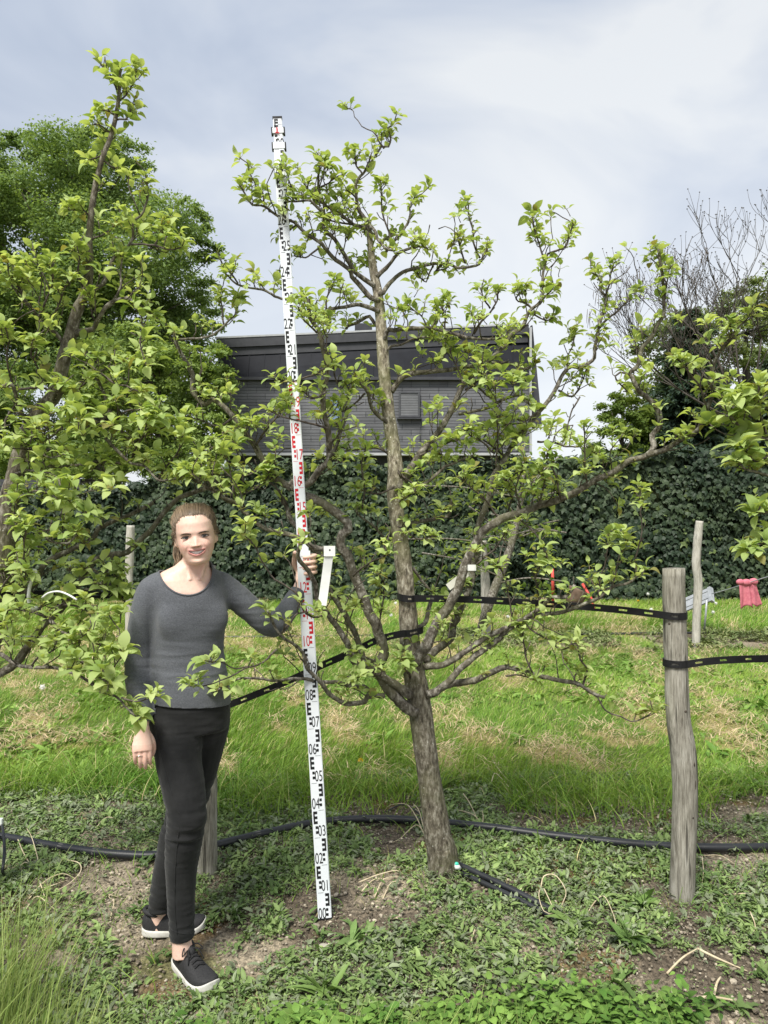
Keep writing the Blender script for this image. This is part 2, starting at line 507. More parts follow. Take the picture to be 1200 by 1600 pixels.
n = 42000
px = rng.uniform(-2.3, 2.3, n); py = 2.1 + 2.3 * rng.random(n) ** 1.15
keep = (bare(px, py) > .5) & (fbm(px * 2.2, py * 2.2, oct=2, seed=61) > -.25 - .3 * rng.random(n))
px, py = px[keep], py[keep]; n = len(px)
s = 0.0018 + 0.0065 * rng.random(n) ** 3.0
big = rng.random(n) < .012; s[big] *= 2.2
sc = s[:, None] * np.stack([rng.uniform(.8, 1.3, n), rng.uniform(.8, 1.3, n), rng.uniform(.5, .9, n)], -1)
g = rng.uniform(.55, 1.5, n)[:, None]
colp = np.where(rng.random(n)[:, None] < .35, np.array([.36, .32, .26]), np.array([.18, .155, .12])) * g
pb = MB(); scatter_mesh(pb, ICO[0], ICO[1], np.stack([px, py, ground_h(px, py) + s * .3 + .004], -1), rot_z(rng.uniform(0, 6.28, n)), sc, colp)
tag(pb.build("gravel", noise_mat("stone", [(.3, (.7, .7, .7)), (.7, (1.15, 1.12, 1.05))], scale=90, tint=True, rough=.9, bump=.4, bdist=.003), smooth=False), "loose pale gravel and soil crumbs in the tree row", kind="stuff")

# a few larger stones one can count
def stone(px_, py_, r, col, label):
    p = G(px_, py_)
    bm = bmesh.new(); bmesh.ops.create_icosphere(bm, subdivisions=3, radius=1)
    V = np.array([v.co[:] for v in bm.verts]); Fc = np.array([[v.index for v in f.verts] for f in bm.faces]); bm.free()
    V = V * (1 + .32 * fbm(V[:, 0] * 1.6 + px_, V[:, 1] * 1.6, V[:, 2] * 1.6, oct=3, seed=int(px_)))[:, None]
    m_ = MB().add(V * np.array([r * 1.25, r, r * .7]) + p + np.array([0, 0, r * .3]), Fc, col)
    o = m_.build("stone", M['stone'])
    tag(o, label, "stone", "stones lying in the bed")
M['stone'] = noise_mat("field_stone", [(.3, (.75, .73, .7)), (.7, (1.1, 1.1, 1.05))], scale=50, tint=True, rough=.9, bump=.5, bdist=.004)
stone(238, 1288, .017, (.55, .52, .46), "small white stone left of the woman's knees")
stone(226, 1301, .024, (.40, .33, .25), "tan stone left of the woman's knees, below the white one")
stone(203, 1268, .02, (.42, .39, .29), "mossy tan stone at the lawn edge left of the woman")
stone(506, 1482, .017, (.36, .34, .30), "round grey stone in front of the measuring staff")
stone(612, 1358, .022, (.42, .37, .30), "flat beige stone left of the trunk base")
stone(885, 1262, .03, (.50, .42, .30), "straw coloured clod between trunk and tall post")

# ------------------------------------------------------------------ grass
def blades(mb, x, y, h, w, lean, dirn, col, segs=3, z0=None, curl=1.0):
    n = len(x)
    z = ground_h(x, y) - .004 if z0 is None else z0
    ca, sa = np.cos(dirn), np.sin(dirn)
    side = rng.uniform(0, 6.28, n)
    sx, sy = np.cos(side), np.sin(side)
    V = np.zeros((n, 2 * segs + 1, 3))
    for k in range(segs + 1):
        t = k / segs
        off = lean * h * (t ** 1.7) * curl
        zz = z + h * t * (1 - .32 * lean * t)
        ww = w * (1 - t ** 1.6) * .5
        cx, cy = x + ca * off, y + sa * off
        if k < segs:
            V[:, 2 * k] = np.stack([cx - sx * ww, cy - sy * ww, zz], -1)
            V[:, 2 * k + 1] = np.stack([cx + sx * ww, cy + sy * ww, zz], -1)
        else:
            V[:, 2 * segs] = np.stack([cx, cy, zz], -1)
    k = 2 * segs + 1
    base = (np.arange(n) * k)[:, None, None]
    Q = np.array([[2 * s, 2 * s + 1, 2 * s + 3, 2 * s + 2] for s in range(segs - 1)])
    T = np.array([[2 * segs - 2, 2 * segs - 1, 2 * segs]])
    n0 = mb.n
    mb.add(V.reshape(-1, 3), (Q[None] + base).reshape(-1, 4), np.repeat(col, k, axis=0))
    TT = (T[None] + base).reshape(-1, 3) + n0
    mb.lv.append(TT.ravel()); mb.ls.append(np.full(len(TT), 3))

def grass_cols(n, x, y, yellow=.30):
    g1, g2, g3 = np.array([.11, .24, .03]), np.array([.31, .45, .075]), np.array([.56, .50, .25])
    t = np.clip(.5 + .9 * fbm(x * .9, y * .9, oct=3, seed=71) + rng.normal(0, .28, n), 0, 1)[:, None]
    c = g1 * (1 - t) + g2 * t
    yy = (rng.random(n) < yellow * (.25 + 1.2 * straw_d(x, y)))[:, None]
    return np.where(yy, g3 * rng.uniform(.8, 1.25, (n, 1)), c) * rng.uniform(.75, 1.2, (n, 1))

def lawn(name, x0, x1, y0, y1, n, hmin, hmax, w, label, edge=0.0, segs=3):
    x = rng.uniform(x0, x1, n); y = y0 + (y1 - y0) * rng.random(n) ** 1.25
    dens = (1 - bare(x, y)) * (1 - .62 * straw_d(x, y))
    k = (rng.random(n) < dens) & (np.abs(x) < .55 * y + .6)
    x, y = x[k], y[k]; n = len(x)
    tall = sstep(-.1, .35, fbm(x * .8 + 9, y * .8, oct=3, seed=75))
    h = (hmin + (hmax - hmin) * (.35 * rng.random(n) + .65 * tall * rng.random(n)))
    dirn = .15 + 2.2 * fbm(x * .9, y * .9, oct=3, seed=77) + rng.normal(0, .75, n)
    lean = np.clip(rng.normal(.75, .3, n), .1, 1.5)
    m_ = MB(); blades(m_, x, y, h, w * rng.uniform(.7, 1.3, n), lean, dirn, grass_cols(n, x, y), segs)
    return tag(m_.build(name, M['grass'], smooth=True), label, kind="stuff")

lawn("meadow_grass", -5.6, 5.6, 3.95, 9.9, 270000, .03, .125, .0050, "long mown grass leaning over between the two tree rows")
lawn("far_grass", -7.6, 7.6, 9.7, 12.75, 60000, .07, .20, .010, "short bright grass in front of the ivy wall", segs=2)

# broad-leaved herbs among the lawn grass, and coarser tufts at the lawn's near edge
def leafy(n, x, y, L0, L1, W, lift, c0, c1, name, label):
    t = rng.random(len(x))[:, None]; m_ = MB()
    rosettes(m_, x, y, rng.integers(5, 10, len(x)), rng.uniform(L0, L1, len(x)), W, lift, np.array(c0) * (1 - t) + np.array(c1) * t, leaf_strip(1, 1, 3, .5, .2), spread=.03)
    tag(m_.build(name, M['weed']), label, kind="stuff")
LAWN_HERBS = True
# straw: dry clippings lying on the lawn
n = 120000
x = rng.uniform(-4.5, 4.5, n); y = 4.05 + 8.6 * rng.random(n) ** 1.4
k = rng.random(n) < straw_d(x, y) * .9; x, y = x[k], y[k]; n = len(x)
m_ = MB(); a = rng.uniform(0, 6.28, n)
blades(m_, x, y, rng.uniform(.03, .07, n), rng.uniform(.004, .007, n), rng.uniform(1.2, 3.0, n), a,
       np.array([.62, .485, .32]) * rng.uniform(.65, 1.25, (n, 1)), 2, z0=ground_h(x, y) + rng.uniform(.02, .10, n))
tag(m_.build("dry_clippings", M['grass']), "pale dry grass clippings lying on the lawn", kind="stuff")

# sparse grass in the bed and tufts along its edges
n = 5200
x = rng.uniform(-2.3, 2.3, n); y = rng.uniform(2.1, 4.3, n)
k = fbm(x * 1.6 + 3, y * 1.6, oct=3, seed=81) > .02; x, y = x[k], y[k]; n = len(x)
m_ = MB(); blades(m_, x, y, rng.uniform(.03, .12, n), rng.uniform(.002, .0042, n), rng.uniform(.3, 1.4, n), rng.uniform(0, 6.28, n), grass_cols(n, x, y, .3), 3)
tag(m_.build("bed_grass", M['grass']), "thin grass blades growing through the weeds in the tree row", kind="stuff")

# tall grass in the near left corner and along the bottom edge
m_ = MB()
for (cx, cy, sx, sy, n, h0, h1) in ((-1.17, 2.36, .09, .10, 300, .15, .46), (-1.05, 2.24, .14, .06, 260, .08, .24), (-.62, 2.20, .25, .05, 200, .05, .15), (-1.3, 2.62, .08, .12, 90, .12, .36), (.0, 2.17, .35, .05, 320, .06, .2), (.3, 2.2, .35, .06, 200, .05, .16)):
    x = rng.normal(cx, sx, n); y = rng.normal(cy, sy, n)
    h = rng.uniform(h0, h1, n)
    t = rng.random(n)[:, None]
    c = (np.array([.17, .27, .055]) * (1 - t) + np.array([.40, .46, .17]) * t) * rng.uniform(.7, 1.15, (n, 1))
    blades(m_, x, y, h, rng.uniform(.0022, .005, n), rng.uniform(.1, .8, n), rng.normal(.5, 1.0, n), c, 5)
tag(m_.build("tall_grass", M['grass']), "tall pale green grass in the near left corner", kind="stuff")

# ------------------------------------------------------------------ weeds
# where the bed is green (+) and where bare soil and gravel show (-): spots read off the photo, placed on the ground
SPOTS = [(px_, py_, sx_, sy_, w_, *G(px_, py_)[:2]) for px_, py_, sx_, sy_, w_ in (
    (170, 1400, 80, 45, -.5), (590, 1400, 60, 32, -1.0), (520, 1450, 70, 25, -.8), (1100, 1500, 110, 60, -.65), (960, 1260, 130, 18, -.8), (1120, 1270, 60, 25, -.4), (470, 1265, 90, 18, -.6), (150, 1300, 90, 20, -.25),
    (850, 1380, 45, 25, -.7), (330, 1400, 40, 40, -.1), (1000, 1560, 90, 40, -.5), (640, 1320, 40, 18, -.7), (240, 1480, 60, 35, -.4), (430, 1380, 70, 35, .7), (760, 1370, 60, 25, .8), (620, 1500, 120, 40, .7),
    (930, 1460, 70, 60, .8), (820, 1340, 90, 20, .3), (1130, 1380, 80, 30, .4), (60, 1300, 60, 30, .4), (380, 1500, 70, 40, .5), (720, 1440, 70, 30, .6), (1120, 1235, 90, 15, .5), (380, 1240, 60, 15, .4))]
def cover(x, y):
    c = .74 + 1.7 * fbm(x * 2.6, y * 3.0, oct=4, seed=91)
    for px_, py_, sx_, sy_, w_, gx_, gy_ in SPOTS:
        kx = sx_ * gy_ / F; ky = sy_ * gy_ * gy_ / (1.5 * F)
        c = c + .8 * w_ * np.exp(-.5 * (((x - gx_) / kx) ** 2 + ((y - gy_) / ky) ** 2))
    return c
def leaf_strip(L, W, seg=3, droop=.5, fold=.15, lobes=0):
    """a leaf along +Y with a mid rib: 3 columns of vertices"""
    V, Fc = [], []
    for k in range(seg + 1):
        t = k / seg
        w = W * math.sin(math.pi * min(1, (t * .86 + .14))) ** .8 * .5
        if lobes: w *= 1 - .45 * (k % 2)
        if k == seg: w = W * .04
        y = L * t; z = -droop * L * t * t
        V += [(-w, y, z + fold * w), (0, y, z), (w, y, z + fold * w)]
    for k in range(seg):
        a = 3 * k
        Fc += [[a, a + 1, a + 4, a + 3], [a + 1, a + 2, a + 5, a + 4]]
    return np.array(V), np.array(Fc)

def rosettes(mb, cx, cy, nl, L, W, lift, col, tmpl, zoff=0.0, spread=0.012, hgt=.012):
    n = len(cx)
    reps = np.asarray(nl, int)
    idx = np.repeat(np.arange(n), reps); m = len(idx)
    az = rng.uniform(0, 6.28, m)
    el = np.clip(rng.normal(lift, .28, m), -.1, 1.35)
    fwd = np.stack([np.cos(az) * np.cos(el), np.sin(az) * np.cos(el), np.sin(el)], -1)
    up = np.tile([0, 0, 1.0], (m, 1)) + rng.normal(0, .2, (m, 3))
    rm = frame(up, fwd)
    s = L[idx] * rng.uniform(.55, 1.15, m)
    pos = np.stack([cx[idx] + rng.normal(0, spread, m), cy[idx] + rng.normal(0, spread, m), ground_h(cx[idx], cy[idx]) + zoff + rng.uniform(0.002, 1, m) * hgt], -1)
    c = col[idx] * rng.uniform(.75, 1.25, (m, 1))
    scatter_mesh(mb, tmpl[0], tmpl[1], pos, rm, np.stack([s * W, s, s], -1), c)

m_ = MB()
T1 = leaf_strip(1, 1, 3, .45, .2); T2 = leaf_strip(1, 1, 4, .6, .15); TL = leaf_strip(1, 1, 8, .55, .2, lobes=1)
n = 30000
x = rng.uniform(-2.5, 2.5, n); y = 2.08 + 2.3 * rng.random(n) ** 1.1
dn = fbm(x * 1.5, y * 1.9, oct=3, seed=91) + .08
near_trunk = np.exp(-(((x - .02) / .22) ** 2 + ((y - 3.02) / .1) ** 2)) + .8 * np.exp(-(((x + .1) / .16) ** 2 + ((y - 2.9) / .1) ** 2))
gravelly = np.exp(-(((x + .75) / .35) ** 2 + ((y - 2.75) / .22) ** 2)) + .9 * np.exp(-(((x - .95) / .4) ** 2 + ((y - 2.5) / .2) ** 2))
k = (rng.random(n) < np.clip(sstep(.15, .8, cover(x, y)) - .6 * near_trunk, .04, 1)) & (y < 4.35)
x, y = x[k], y[k]; n = len(x)
t = np.clip(rng.normal(.45, .3, n), 0, 1)[:, None]
colw = np.array([.10, .165, .05]) * (1 - t) + np.array([.26, .35, .125]) * t
gray = (rng.random(n) < .3)[:, None]
colw = np.where(gray, np.array([.21, .25, .15]) * rng.uniform(.7, 1.2, (n, 1)), colw)
rosettes(m_, x, y, rng.integers(6, 13, n), .009 + .030 * rng.random(n) ** 3.2, .46, .7, colw, T1, spread=.014, hgt=.028)
tag(m_.build("low_weeds", M['weed']), "low grey green weeds covering the tree row", kind="stuff")

# weeds on the bare strip of the second row
m_ = MB(); n = 4500
x = rng.uniform(-5, 5.2, n); y = rng.uniform(8.1, 9.9, n); k = (bare(x, y) > .25) & (fbm(x * 2.2, y * 2.2, oct=3, seed=97) > -.12); x, y = x[k], y[k]; n = len(x); t = rng.random(n)[:, None]
rosettes(m_, x, y, rng.integers(5, 9, n), rng.uniform(.03, .075, n), .4, .7, np.array([.11, .16, .05]) * (1 - t) + np.array([.26, .29, .13]) * t, T1, spread=.03, hgt=.05)
tag(m_.build("second_row_weeds", M['weed']), "weeds on the bare strip of the second tree row", kind="stuff")

# lush clover-like weeds at the bottom edge
m_ = MB()
n = 1000
x = np.concatenate([rng.normal(.02, .26, n), rng.normal(.62, .2, 350), rng.normal(-.35, .12, 250)])
y = np.concatenate([2.16 + .16 * rng.random(n) ** 1.5, 2.2 + .2 * rng.random(350), 2.18 + .12 * rng.random(250)])
kk = fbm(x * 5, y * 7, oct=2, seed=95) > -.12; x, y = x[kk], y[kk]; n = len(x); t = np.clip(.5 + fbm(x * 6, y * 6, oct=2, seed=96) + rng.normal(0, .2, n), 0, 1)[:, None]
colw = np.array([.06, .135, .022]) * (1 - t) + np.array([.16, .26, .055]) * t
rosettes(m_, x, y, rng.integers(3, 6, n), rng.uniform(.022, .042, n), .75, .3, colw * .8, T2, zoff=.012, spread=.02, hgt=.03)
h = rng.uniform(.03, .085, n)
rosettes(m_, x, y, rng.integers(2, 5, n), rng.uniform(.016, .034, n), .72, .45, colw * 1.15, T2, zoff=.03, spread=.025, hgt=.06)
tag(m_.build("clover_weeds", M['weed']), "lush bright green clover-like weeds along the bottom edge", kind="stuff")

n = 2600
x = rng.uniform(-4, 4, n); y = 3.95 + 4.2 * rng.random(n) ** 1.5; k = (bare(x, y) < .6) & (fbm(x * 1.3, y * 1.3, oct=3, seed=111) > -.05); x, y = x[k], y[k]
leafy(n, x, y, .03, .085, .42, .7, (.10, .20, .03), (.22, .34, .07), "lawn_herbs", "broad-leaved herbs growing in the lawn")
n = 9000
x = rng.uniform(-2.6, 2.6, n); y = 3.98 + rng.normal(.12, .16, n) + .22 * fbm(x * 1.5, x * 0, oct=2, seed=113); k = fbm(x * 2.1, y * 2.1, oct=2, seed=115) > -.1; x, y = x[k], y[k]; n = len(x)
m_ = MB(); blades(m_, x, y, rng.uniform(.06, .24, n), rng.uniform(.003, .008, n), rng.uniform(.3, 1.5, n), rng.uniform(0, 6.28, n), grass_cols(n, x, y, .25) * .9, 4)
tag(m_.build("edge_grass", M['grass']), "coarse grass tufts along the near edge of the lawn", kind="stuff")

# individual broad weeds
def weed_plant(px_, py_, nl, L, W, lift, col, label, tm, stems=0):
    p = G(px_, py_)
    mm = MB()
    rosettes(mm, np.full(nl, p[0]), np.full(nl, p[1]), np.ones(nl, int), np.full(nl, L), W, lift, np.tile(np.array(col), (nl, 1)), tm, spread=.02)
    for s_ in range(stems):
        a = rng.uniform(0, 6.28); hh = rng.uniform(.05, .13); q = p + np.array([math.cos(a) * .05, math.sin(a) * .03, 0])
        add_tube(mm, [p, (p + q) / 2 + [0, 0, hh * .6], q + [0, 0, hh]], [.002, .0016, .001], 4, col=np.array(col) * 1.1)
    tag(mm.build("weed", M['weed']), label, "weed", "larger single weeds in the bed")
weed_plant(965, 1545, 16, .12, .3, .35, (.12, .20, .055), "dandelion-like weed with lobed leaves near the bottom right", TL)
weed_plant(985, 1478, 22, .09, .32, .75, (.11, .19, .05), "bushy upright weed clump in front of the tall grey post", T2, 6)
weed_plant(905, 1452, 18, .08, .34, .7, (.13, .20, .055), "bushy weed clump beside the end of the black rods", T2, 5)
weed_plant(1010, 1420, 14, .07, .36, .8, (.12, .2, .05), "light green weed to the left of the tall post's foot", T2, 3)
weed_plant(548, 1470, 16, .075, .36, .6, (.15, .24, .075), "pale green broad-leaved weed just right of the staff's foot", T2)
weed_plant(640, 1478, 18, .06, .35, .55, (.12, .19, .06), "low weed clump in front of the trunk", T2)
weed_plant(500, 1555, 16, .11, .24, .9, (.14, .22, .06), "tall narrow-leaved weed at the bottom edge below the staff", T2, 4)
weed_plant(1150, 1580, 12, .07, .36, .5, (.12, .18, .06), "weed rosette in the bottom right corner", TL)
weed_plant(870, 1540, 12, .055, .4, .4, (.15, .22, .09), "small star-shaped weed left of the dandelion-like one", T2)
weed_plant(700, 1400, 20, .055, .35, .6, (.10, .16, .055), "dense weed clump hiding the front of the trunk foot", T2)
weed_plant(730, 1330, 22, .06, .34, .6, (.11, .17, .06), "weed clump at the right side of the trunk foot", T2)
weed_plant(500, 1330, 22, .06, .34, .6, (.10, .16, .055), "weed clump just behind the staff", T2)
weed_plant(690, 1240, 14, .13, .12, 1.0, (.13, .2, .05), "grassy weed tuft on the lawn edge behind the trunk", T2)
weed_plant(1000, 1240, 14, .10, .4, .6, (.12, .22, .05), "leafy weed at the lawn edge left of the tall post", T2)

# ------------------------------------------------------------------ dandelions on the lawns
def dandelion(px_, py_, hgt, clock, label):
    g0 = G(px_, py_)
    mm = MB()
    top = g0 + np.array([rng.uniform(-.02, .02), 0, hgt])
    add_tube(mm, [g0, (g0 + top) / 2 + [.005, 0, 0], top], .0025, 5, col=(.2, .22, .1))
    if clock:
        n = 120; d = rng.normal(0, 1, (n, 3)); d /= np.linalg.norm(d, axis=1)[:, None]
        V = ICO[0] * .018; mm.add(V + top, ICO[1], (.62, .62, .58))
        T = np.array([[-.12, 0, 0], [.12, 0, 0], [0, 1, 0]]) * .028
        scatter_mesh(mm, T, np.array([[0, 1, 2]]), np.tile(top, (n, 1)), frame(rng.normal(0, 1, (n, 3)), d), np.ones((n, 3)), np.tile([.75, .75, .72], (n, 1)))
    else:
        n = 60; az = rng.uniform(0, 6.28, n); el = rng.uniform(.1, 1.3, n)
        d = np.stack([np.cos(az) * np.cos(el), np.sin(az) * np.cos(el), np.sin(el)], -1)
        T = np.array([[-.25, 0, 0], [.25, 0, 0], [.15, 1, 0], [-.15, 1, 0]]) * .02
        scatter_mesh(mm, T, np.array([[0, 1, 2, 3]]), np.tile(top, (n, 1)), frame(rng.normal(0, 1, (n, 3)), d), np.ones((n, 3)), np.tile([.75, .5, .02], (n, 1)))
    o = mm.build("dandelion", M['dand'], smooth=False)
    tag(o, label, "dandelion", "dandelions in the grass")
M['dand'] = tint_mat("dandelion", rough=.8)
for (a, c, h_, ck, lb) in ((69, 1085, .06, 1, "dandelion clock in the grass at left beside the low straw patch"), (618, 955, .12, 1, "white dandelion clock just left of the trunk"), (610, 975, .12, 1, "white dandelion clock left of the trunk, below the other"),
                            (1014, 948, .20, 1, "tall dandelion clock by the ivy, left of the thick post"), (1016, 968, .14, 1, "dandelion clock below the tall one, left of the thick post"), (868, 945, .12, 1, "dandelion clock beside the red rod"),
                            (995, 955, .15, 0, "yellow dandelion by the ivy left of the thick post"), (1112, 970, .12, 1, "dandelion clock right of the crooked pale post"), (1120, 955, .12, 1, "dandelion clock under the grey metal panel"),
                            (563, 1195, .02, 0, "yellow dandelion lying flat right of the staff"), (793, 975, .1, 1, "dandelion clock right of the slim pale post")):
    dandelion(a, c, h_, ck, lb)

# ================================================================== ivy wall
HD = 12.9
def hedge_top(x):
    pxx = 600 + x * F / HD
    base = np.interp(pxx, [-400, 60, 130, 240, 330, 420, 620, 860, 1000, 1200, 1700], [775, 775, 772, 755, 736, 730, 728, 722, 714, 705, 700])
    return CAMZ - (base - 800) * HD / F
er = empty("ivy_wall", (0, HD, 0))
tag(er, "long wall overgrown with dark glossy ivy behind the orchard", "ivy wall")
xs = np.linspace(-11, 11, 90); tp = hedge_top(xs) - .07
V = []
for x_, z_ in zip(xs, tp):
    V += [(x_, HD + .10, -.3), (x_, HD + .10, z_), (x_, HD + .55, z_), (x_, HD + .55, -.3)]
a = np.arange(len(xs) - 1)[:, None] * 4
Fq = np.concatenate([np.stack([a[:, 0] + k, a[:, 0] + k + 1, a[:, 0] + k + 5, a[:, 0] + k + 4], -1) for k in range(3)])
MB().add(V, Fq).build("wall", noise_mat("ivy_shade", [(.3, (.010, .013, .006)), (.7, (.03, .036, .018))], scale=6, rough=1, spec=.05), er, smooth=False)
ivyT = (np.array([[0, -.5, 0], [.42, -.42, -.06], [.5, -.02, -.1], [.2, .12, .03], [0, .58, -.08], [-.2, .12, .03], [-.5, -.02, -.1], [-.42, -.42, -.06], [0, -.1, .06]]),
        np.array([[8, 0, 1], [8, 1, 2], [8, 2, 3], [8, 3, 4], [8, 4, 5], [8, 5, 6], [8, 6, 7], [8, 7, 0]]))
n = 30000
x = rng.uniform(-8.6, 8.6, n); ht = hedge_top(x)
z = .02 + (ht - .02) * rng.random(n)
und = .34 * fbm(x * .9, z * 1.1, oct=4, seed=101)
y = HD - .03 - und - .16 * rng.random(n)
fw = np.stack([rng.normal(0, .45, n), rng.normal(-.25, .25, n), -1 + rng.normal(0, .45, n)], -1)      # leaf tip hangs down
up = np.stack([rng.normal(0, .35, n), -1 + rng.normal(0, .25, n), .65 + rng.normal(0, .35, n)], -1)    # leaf faces out and up
ntop = 6000
x2 = rng.uniform(-8.6, 8.6, ntop); y2 = HD + rng.uniform(-.15, .6, ntop); z2 = hedge_top(x2) + rng.uniform(-.12, .08, ntop) + .22 * fbm(x2 * 2.2, y2 * 2.2, oct=3, seed=103) + .12 * (rng.random(ntop) < .06) * rng.random(ntop)
fw2 = np.stack([rng.normal(0, 1, ntop), rng.normal(-.6, .7, ntop), rng.normal(-.1, .4, ntop)], -1)
up2 = np.stack([rng.normal(0, .4, ntop), rng.normal(-.3, .4, ntop), np.ones(ntop)], -1)
pos = np.concatenate([np.stack([x, y, z], -1), np.stack([x2, y2, z2], -1)])
fw = np.concatenate([fw, fw2]); up = np.concatenate([up, up2]); n = len(pos)
s = .05 + .085 * rng.random(n) ** 1.2
t = np.clip(rng.normal(.35, .3, n) + 1.2 * fbm(pos[:, 0] * .9, pos[:, 2] * 1.2, oct=3, seed=105), 0, 1)[:, None]
c = np.array([.018, .034, .017]) * (1 - t) + np.array([.060, .088, .042]) * t
yl = rng.random(n) < .03 + .10 * sstep(.1, .35, fbm(pos[:, 0] * 1.7, pos[:, 2] * 1.7, oct=2, seed=107)); c[yl] = np.array([.10, .14, .045]) * rng.uniform(.7, 1.2, (yl.sum(), 1))
mm = MB(); scatter_mesh(mm, ivyT[0], ivyT[1], pos, frame(up, fw), np.repeat(s[:, None], 3, 1), c)
tag(mm.build("ivy", M['ivy'], er, smooth=False), kind=None)

# dark panel fence at the far left beyond the ivy wall
er = empty("panel_fence", P(60, 800, 14.6) * [1, 1, 0])
tag(er, "dark grey flat panel fence at the far left above the ivy", "fence")
mm = MB(); x0, x1 = P(-260, 800, 14.6)[0], P(126, 800, 14.6)[0]; zt = P(0, 749, 14.6)[2]
gm = noise_mat("dark_grey_panel", [(.3, (.045, .047, .052)), (.7, (.07, .072, .078))], scale=6, rough=.6, bump=.05)
k = 0; xx = x0
while xx < x1 - .1:
    w = min(1.2, x1 - xx); V, Fc = box_vf((xx + w / 2, 14.6, zt / 2), (w / 2 - .006, .02, zt / 2))
    MB().add(V, Fc).build("panel", gm, er, smooth=False); xx += w

# ================================================================== house beyond the wall
HY = 25.0
def HP(px_, py_, dy=0): return P(px_, py_, HY + dy)
xl, xr = HP(336, 0)[0], HP(829, 0)[0]
z_top_l, z_top_r = HP(0, 522)[2], HP(0, 500)[2]
z_eave = HP(0, 588)[2]; z_low = HP(0, 706)[2]
hr = empty("house", ((xl + xr) / 2, HY, 0))
tag(hr, "dark grey slate-clad house with a black mansard roof behind the ivy wall", "house")
# slate cladding
m, nt, b = new_mat("slate_cladding")
v = coords(nt, (1, 1, 1))
sx = nt.nodes.new("ShaderNodeSeparateXYZ"); nt.links.new(v, sx.inputs["Vector"])
cx_ = nt.nodes.new("ShaderNodeCombineXYZ"); nt.links.new(sx.outputs["X"], cx_.inputs["X"]); nt.links.new(sx.outputs["Z"], cx_.inputs["Y"])
bk = N(nt, "ShaderNodeTexBrick", Scale=1.0)
bk.inputs["Color1"].default_value = (.092, .095, .104, 1); bk.inputs["Color2"].default_value = (.125, .128, .138, 1); bk.inputs["Mortar"].default_value = (.055, .057, .063, 1)
bk.inputs["Mortar Size"].default_value = .012; bk.inputs["Brick Width"].default_value = .6; bk.inputs["Row Height"].default_value = .2
nt.links.new(cx_.outputs[0], bk.inputs["Vector"])
nz = N(nt, "ShaderNodeTexNoise", Scale=1.2, Detail=5); nt.links.new(v, nz.inputs["Vector"])
rr = ramp(nt, [(.3, (.75, .75, .75)), (.7, (1.25, 1.25, 1.25))]); nt.links.new(nz.outputs["Fac"], rr.inputs["Fac"])
mx = N(nt, "ShaderNodeMix", data_type='RGBA', blend_type='MULTIPLY'); mx.inputs["Factor"].default_value = 1
nt.links.new(bk.outputs["Color"], mx.inputs["A"]); nt.links.new(rr.outputs["Color"], mx.inputs["B"])
nt.links.new(mx.outputs["Result"], b.inputs["Base Color"]); b.inputs["Roughness"].default_value = .55
bp = N(nt, "ShaderNodeBump", Strength=.8, Distance=.02); nt.links.new(bk.outputs["Fac"], bp.inputs["Height"]); bp.invert = True
nt.links.new(bp.outputs["Normal"], b.inputs["Normal"])
M['slate'] = m
DEP = 9.0
V, Fc = box_vf(((xl + xr) / 2, HY + .25 + DEP / 2, (z_eave + 2.6) / 2), ((xr - xl) / 2, DEP / 2, (z_eave - 2.6) / 2 + .0))
V[:, 2] = np.where(V[:, 2] > (z_eave + 2.6) / 2, z_eave, z_low - .02)
MB().add(V, Fc).build("wall", M['slate'], hr, smooth=False)
# overlapping slate courses as real relief
mm = MB(); zz = z_low + .04
while zz < z_eave - .1:
    V, Fc = box_vf(((xl + xr) / 2, HY + .243, zz + .095), ((xr - xl) / 2 - .02, .012, .095))
    V[(V[:, 2] > zz + .1) & (V[:, 1] < HY + .24), 1] += .010
    mm.add(V, Fc); zz += .2
mm.build("slate_course", M['slate'], hr, smooth=False)
M['house_dark'] = noise_mat("dark_render", [(.3, (.028, .03, .035)), (.7, (.045, .047, .053))], scale=5, rough=.7, bump=.05)
V, Fc = box_vf(((xl + xr) / 2, HY + .6 + DEP / 2, z_low / 2 - .05), ((xr - xl) / 2 - .25, DEP / 2, z_low / 2 - .03))
MB().add(V, Fc).build("ground_storey", M['house_dark'], hr, smooth=False)
# mansard roof: standing seams
M['roof'] = noise_mat("black_standing_seam", [(.3, (.009, .010, .014)), (.7, (.015, .017, .023))], scale=3, rough=.65, bump=.05, spec=.15)
mm = MB()
def roof_z(x, t): # t 0..1 along the left-right top edge
    return z_top_l + (z_top_r - z_top_l) * (x - xl) / (xr - xl)
V = [(xl, HY + .2, z_eave), (xr, HY + .2, z_eave), (xr, HY + .62, z_top_r - .35), (xl, HY + .62, z_top_l - .35), (xl, HY + DEP, z_eave), (xr, HY + DEP, z_eave), (xr, HY + DEP, z_top_r - .35), (xl, HY + DEP, z_top_l - .35)]
Fb = np.array([[0, 1, 2, 3], [3, 2, 6, 7], [1, 5, 6, 2], [4, 0, 3, 7], [5, 4, 7, 6]])
mm.add(V, Fb)
for k in range(1, 20):
    t = k / 20; x_ = xl + (xr - xl) * t
    zt = roof_z(x_, t) - .35
    Vb = [(x_ - .015, HY + .2, z_eave + .02), (x_ + .015, HY + .2, z_eave + .02), (x_ + .015, HY + .17, z_eave + .02), (x_ - .015, HY + .17, z_eave + .02),
          (x_ - .015, HY + .615, zt - .03), (x_ + .015, HY + .615, zt - .03), (x_ + .015, HY + .585, zt - .03), (x_ - .015, HY + .585, zt - .03)]
    mm.add(Vb, np.array([[0, 1, 5, 4], [1, 2, 6, 5], [2, 3, 7, 6], [3, 0, 4, 7]]))
ro = mm.build("roof", M['roof'], hr, smooth=False)
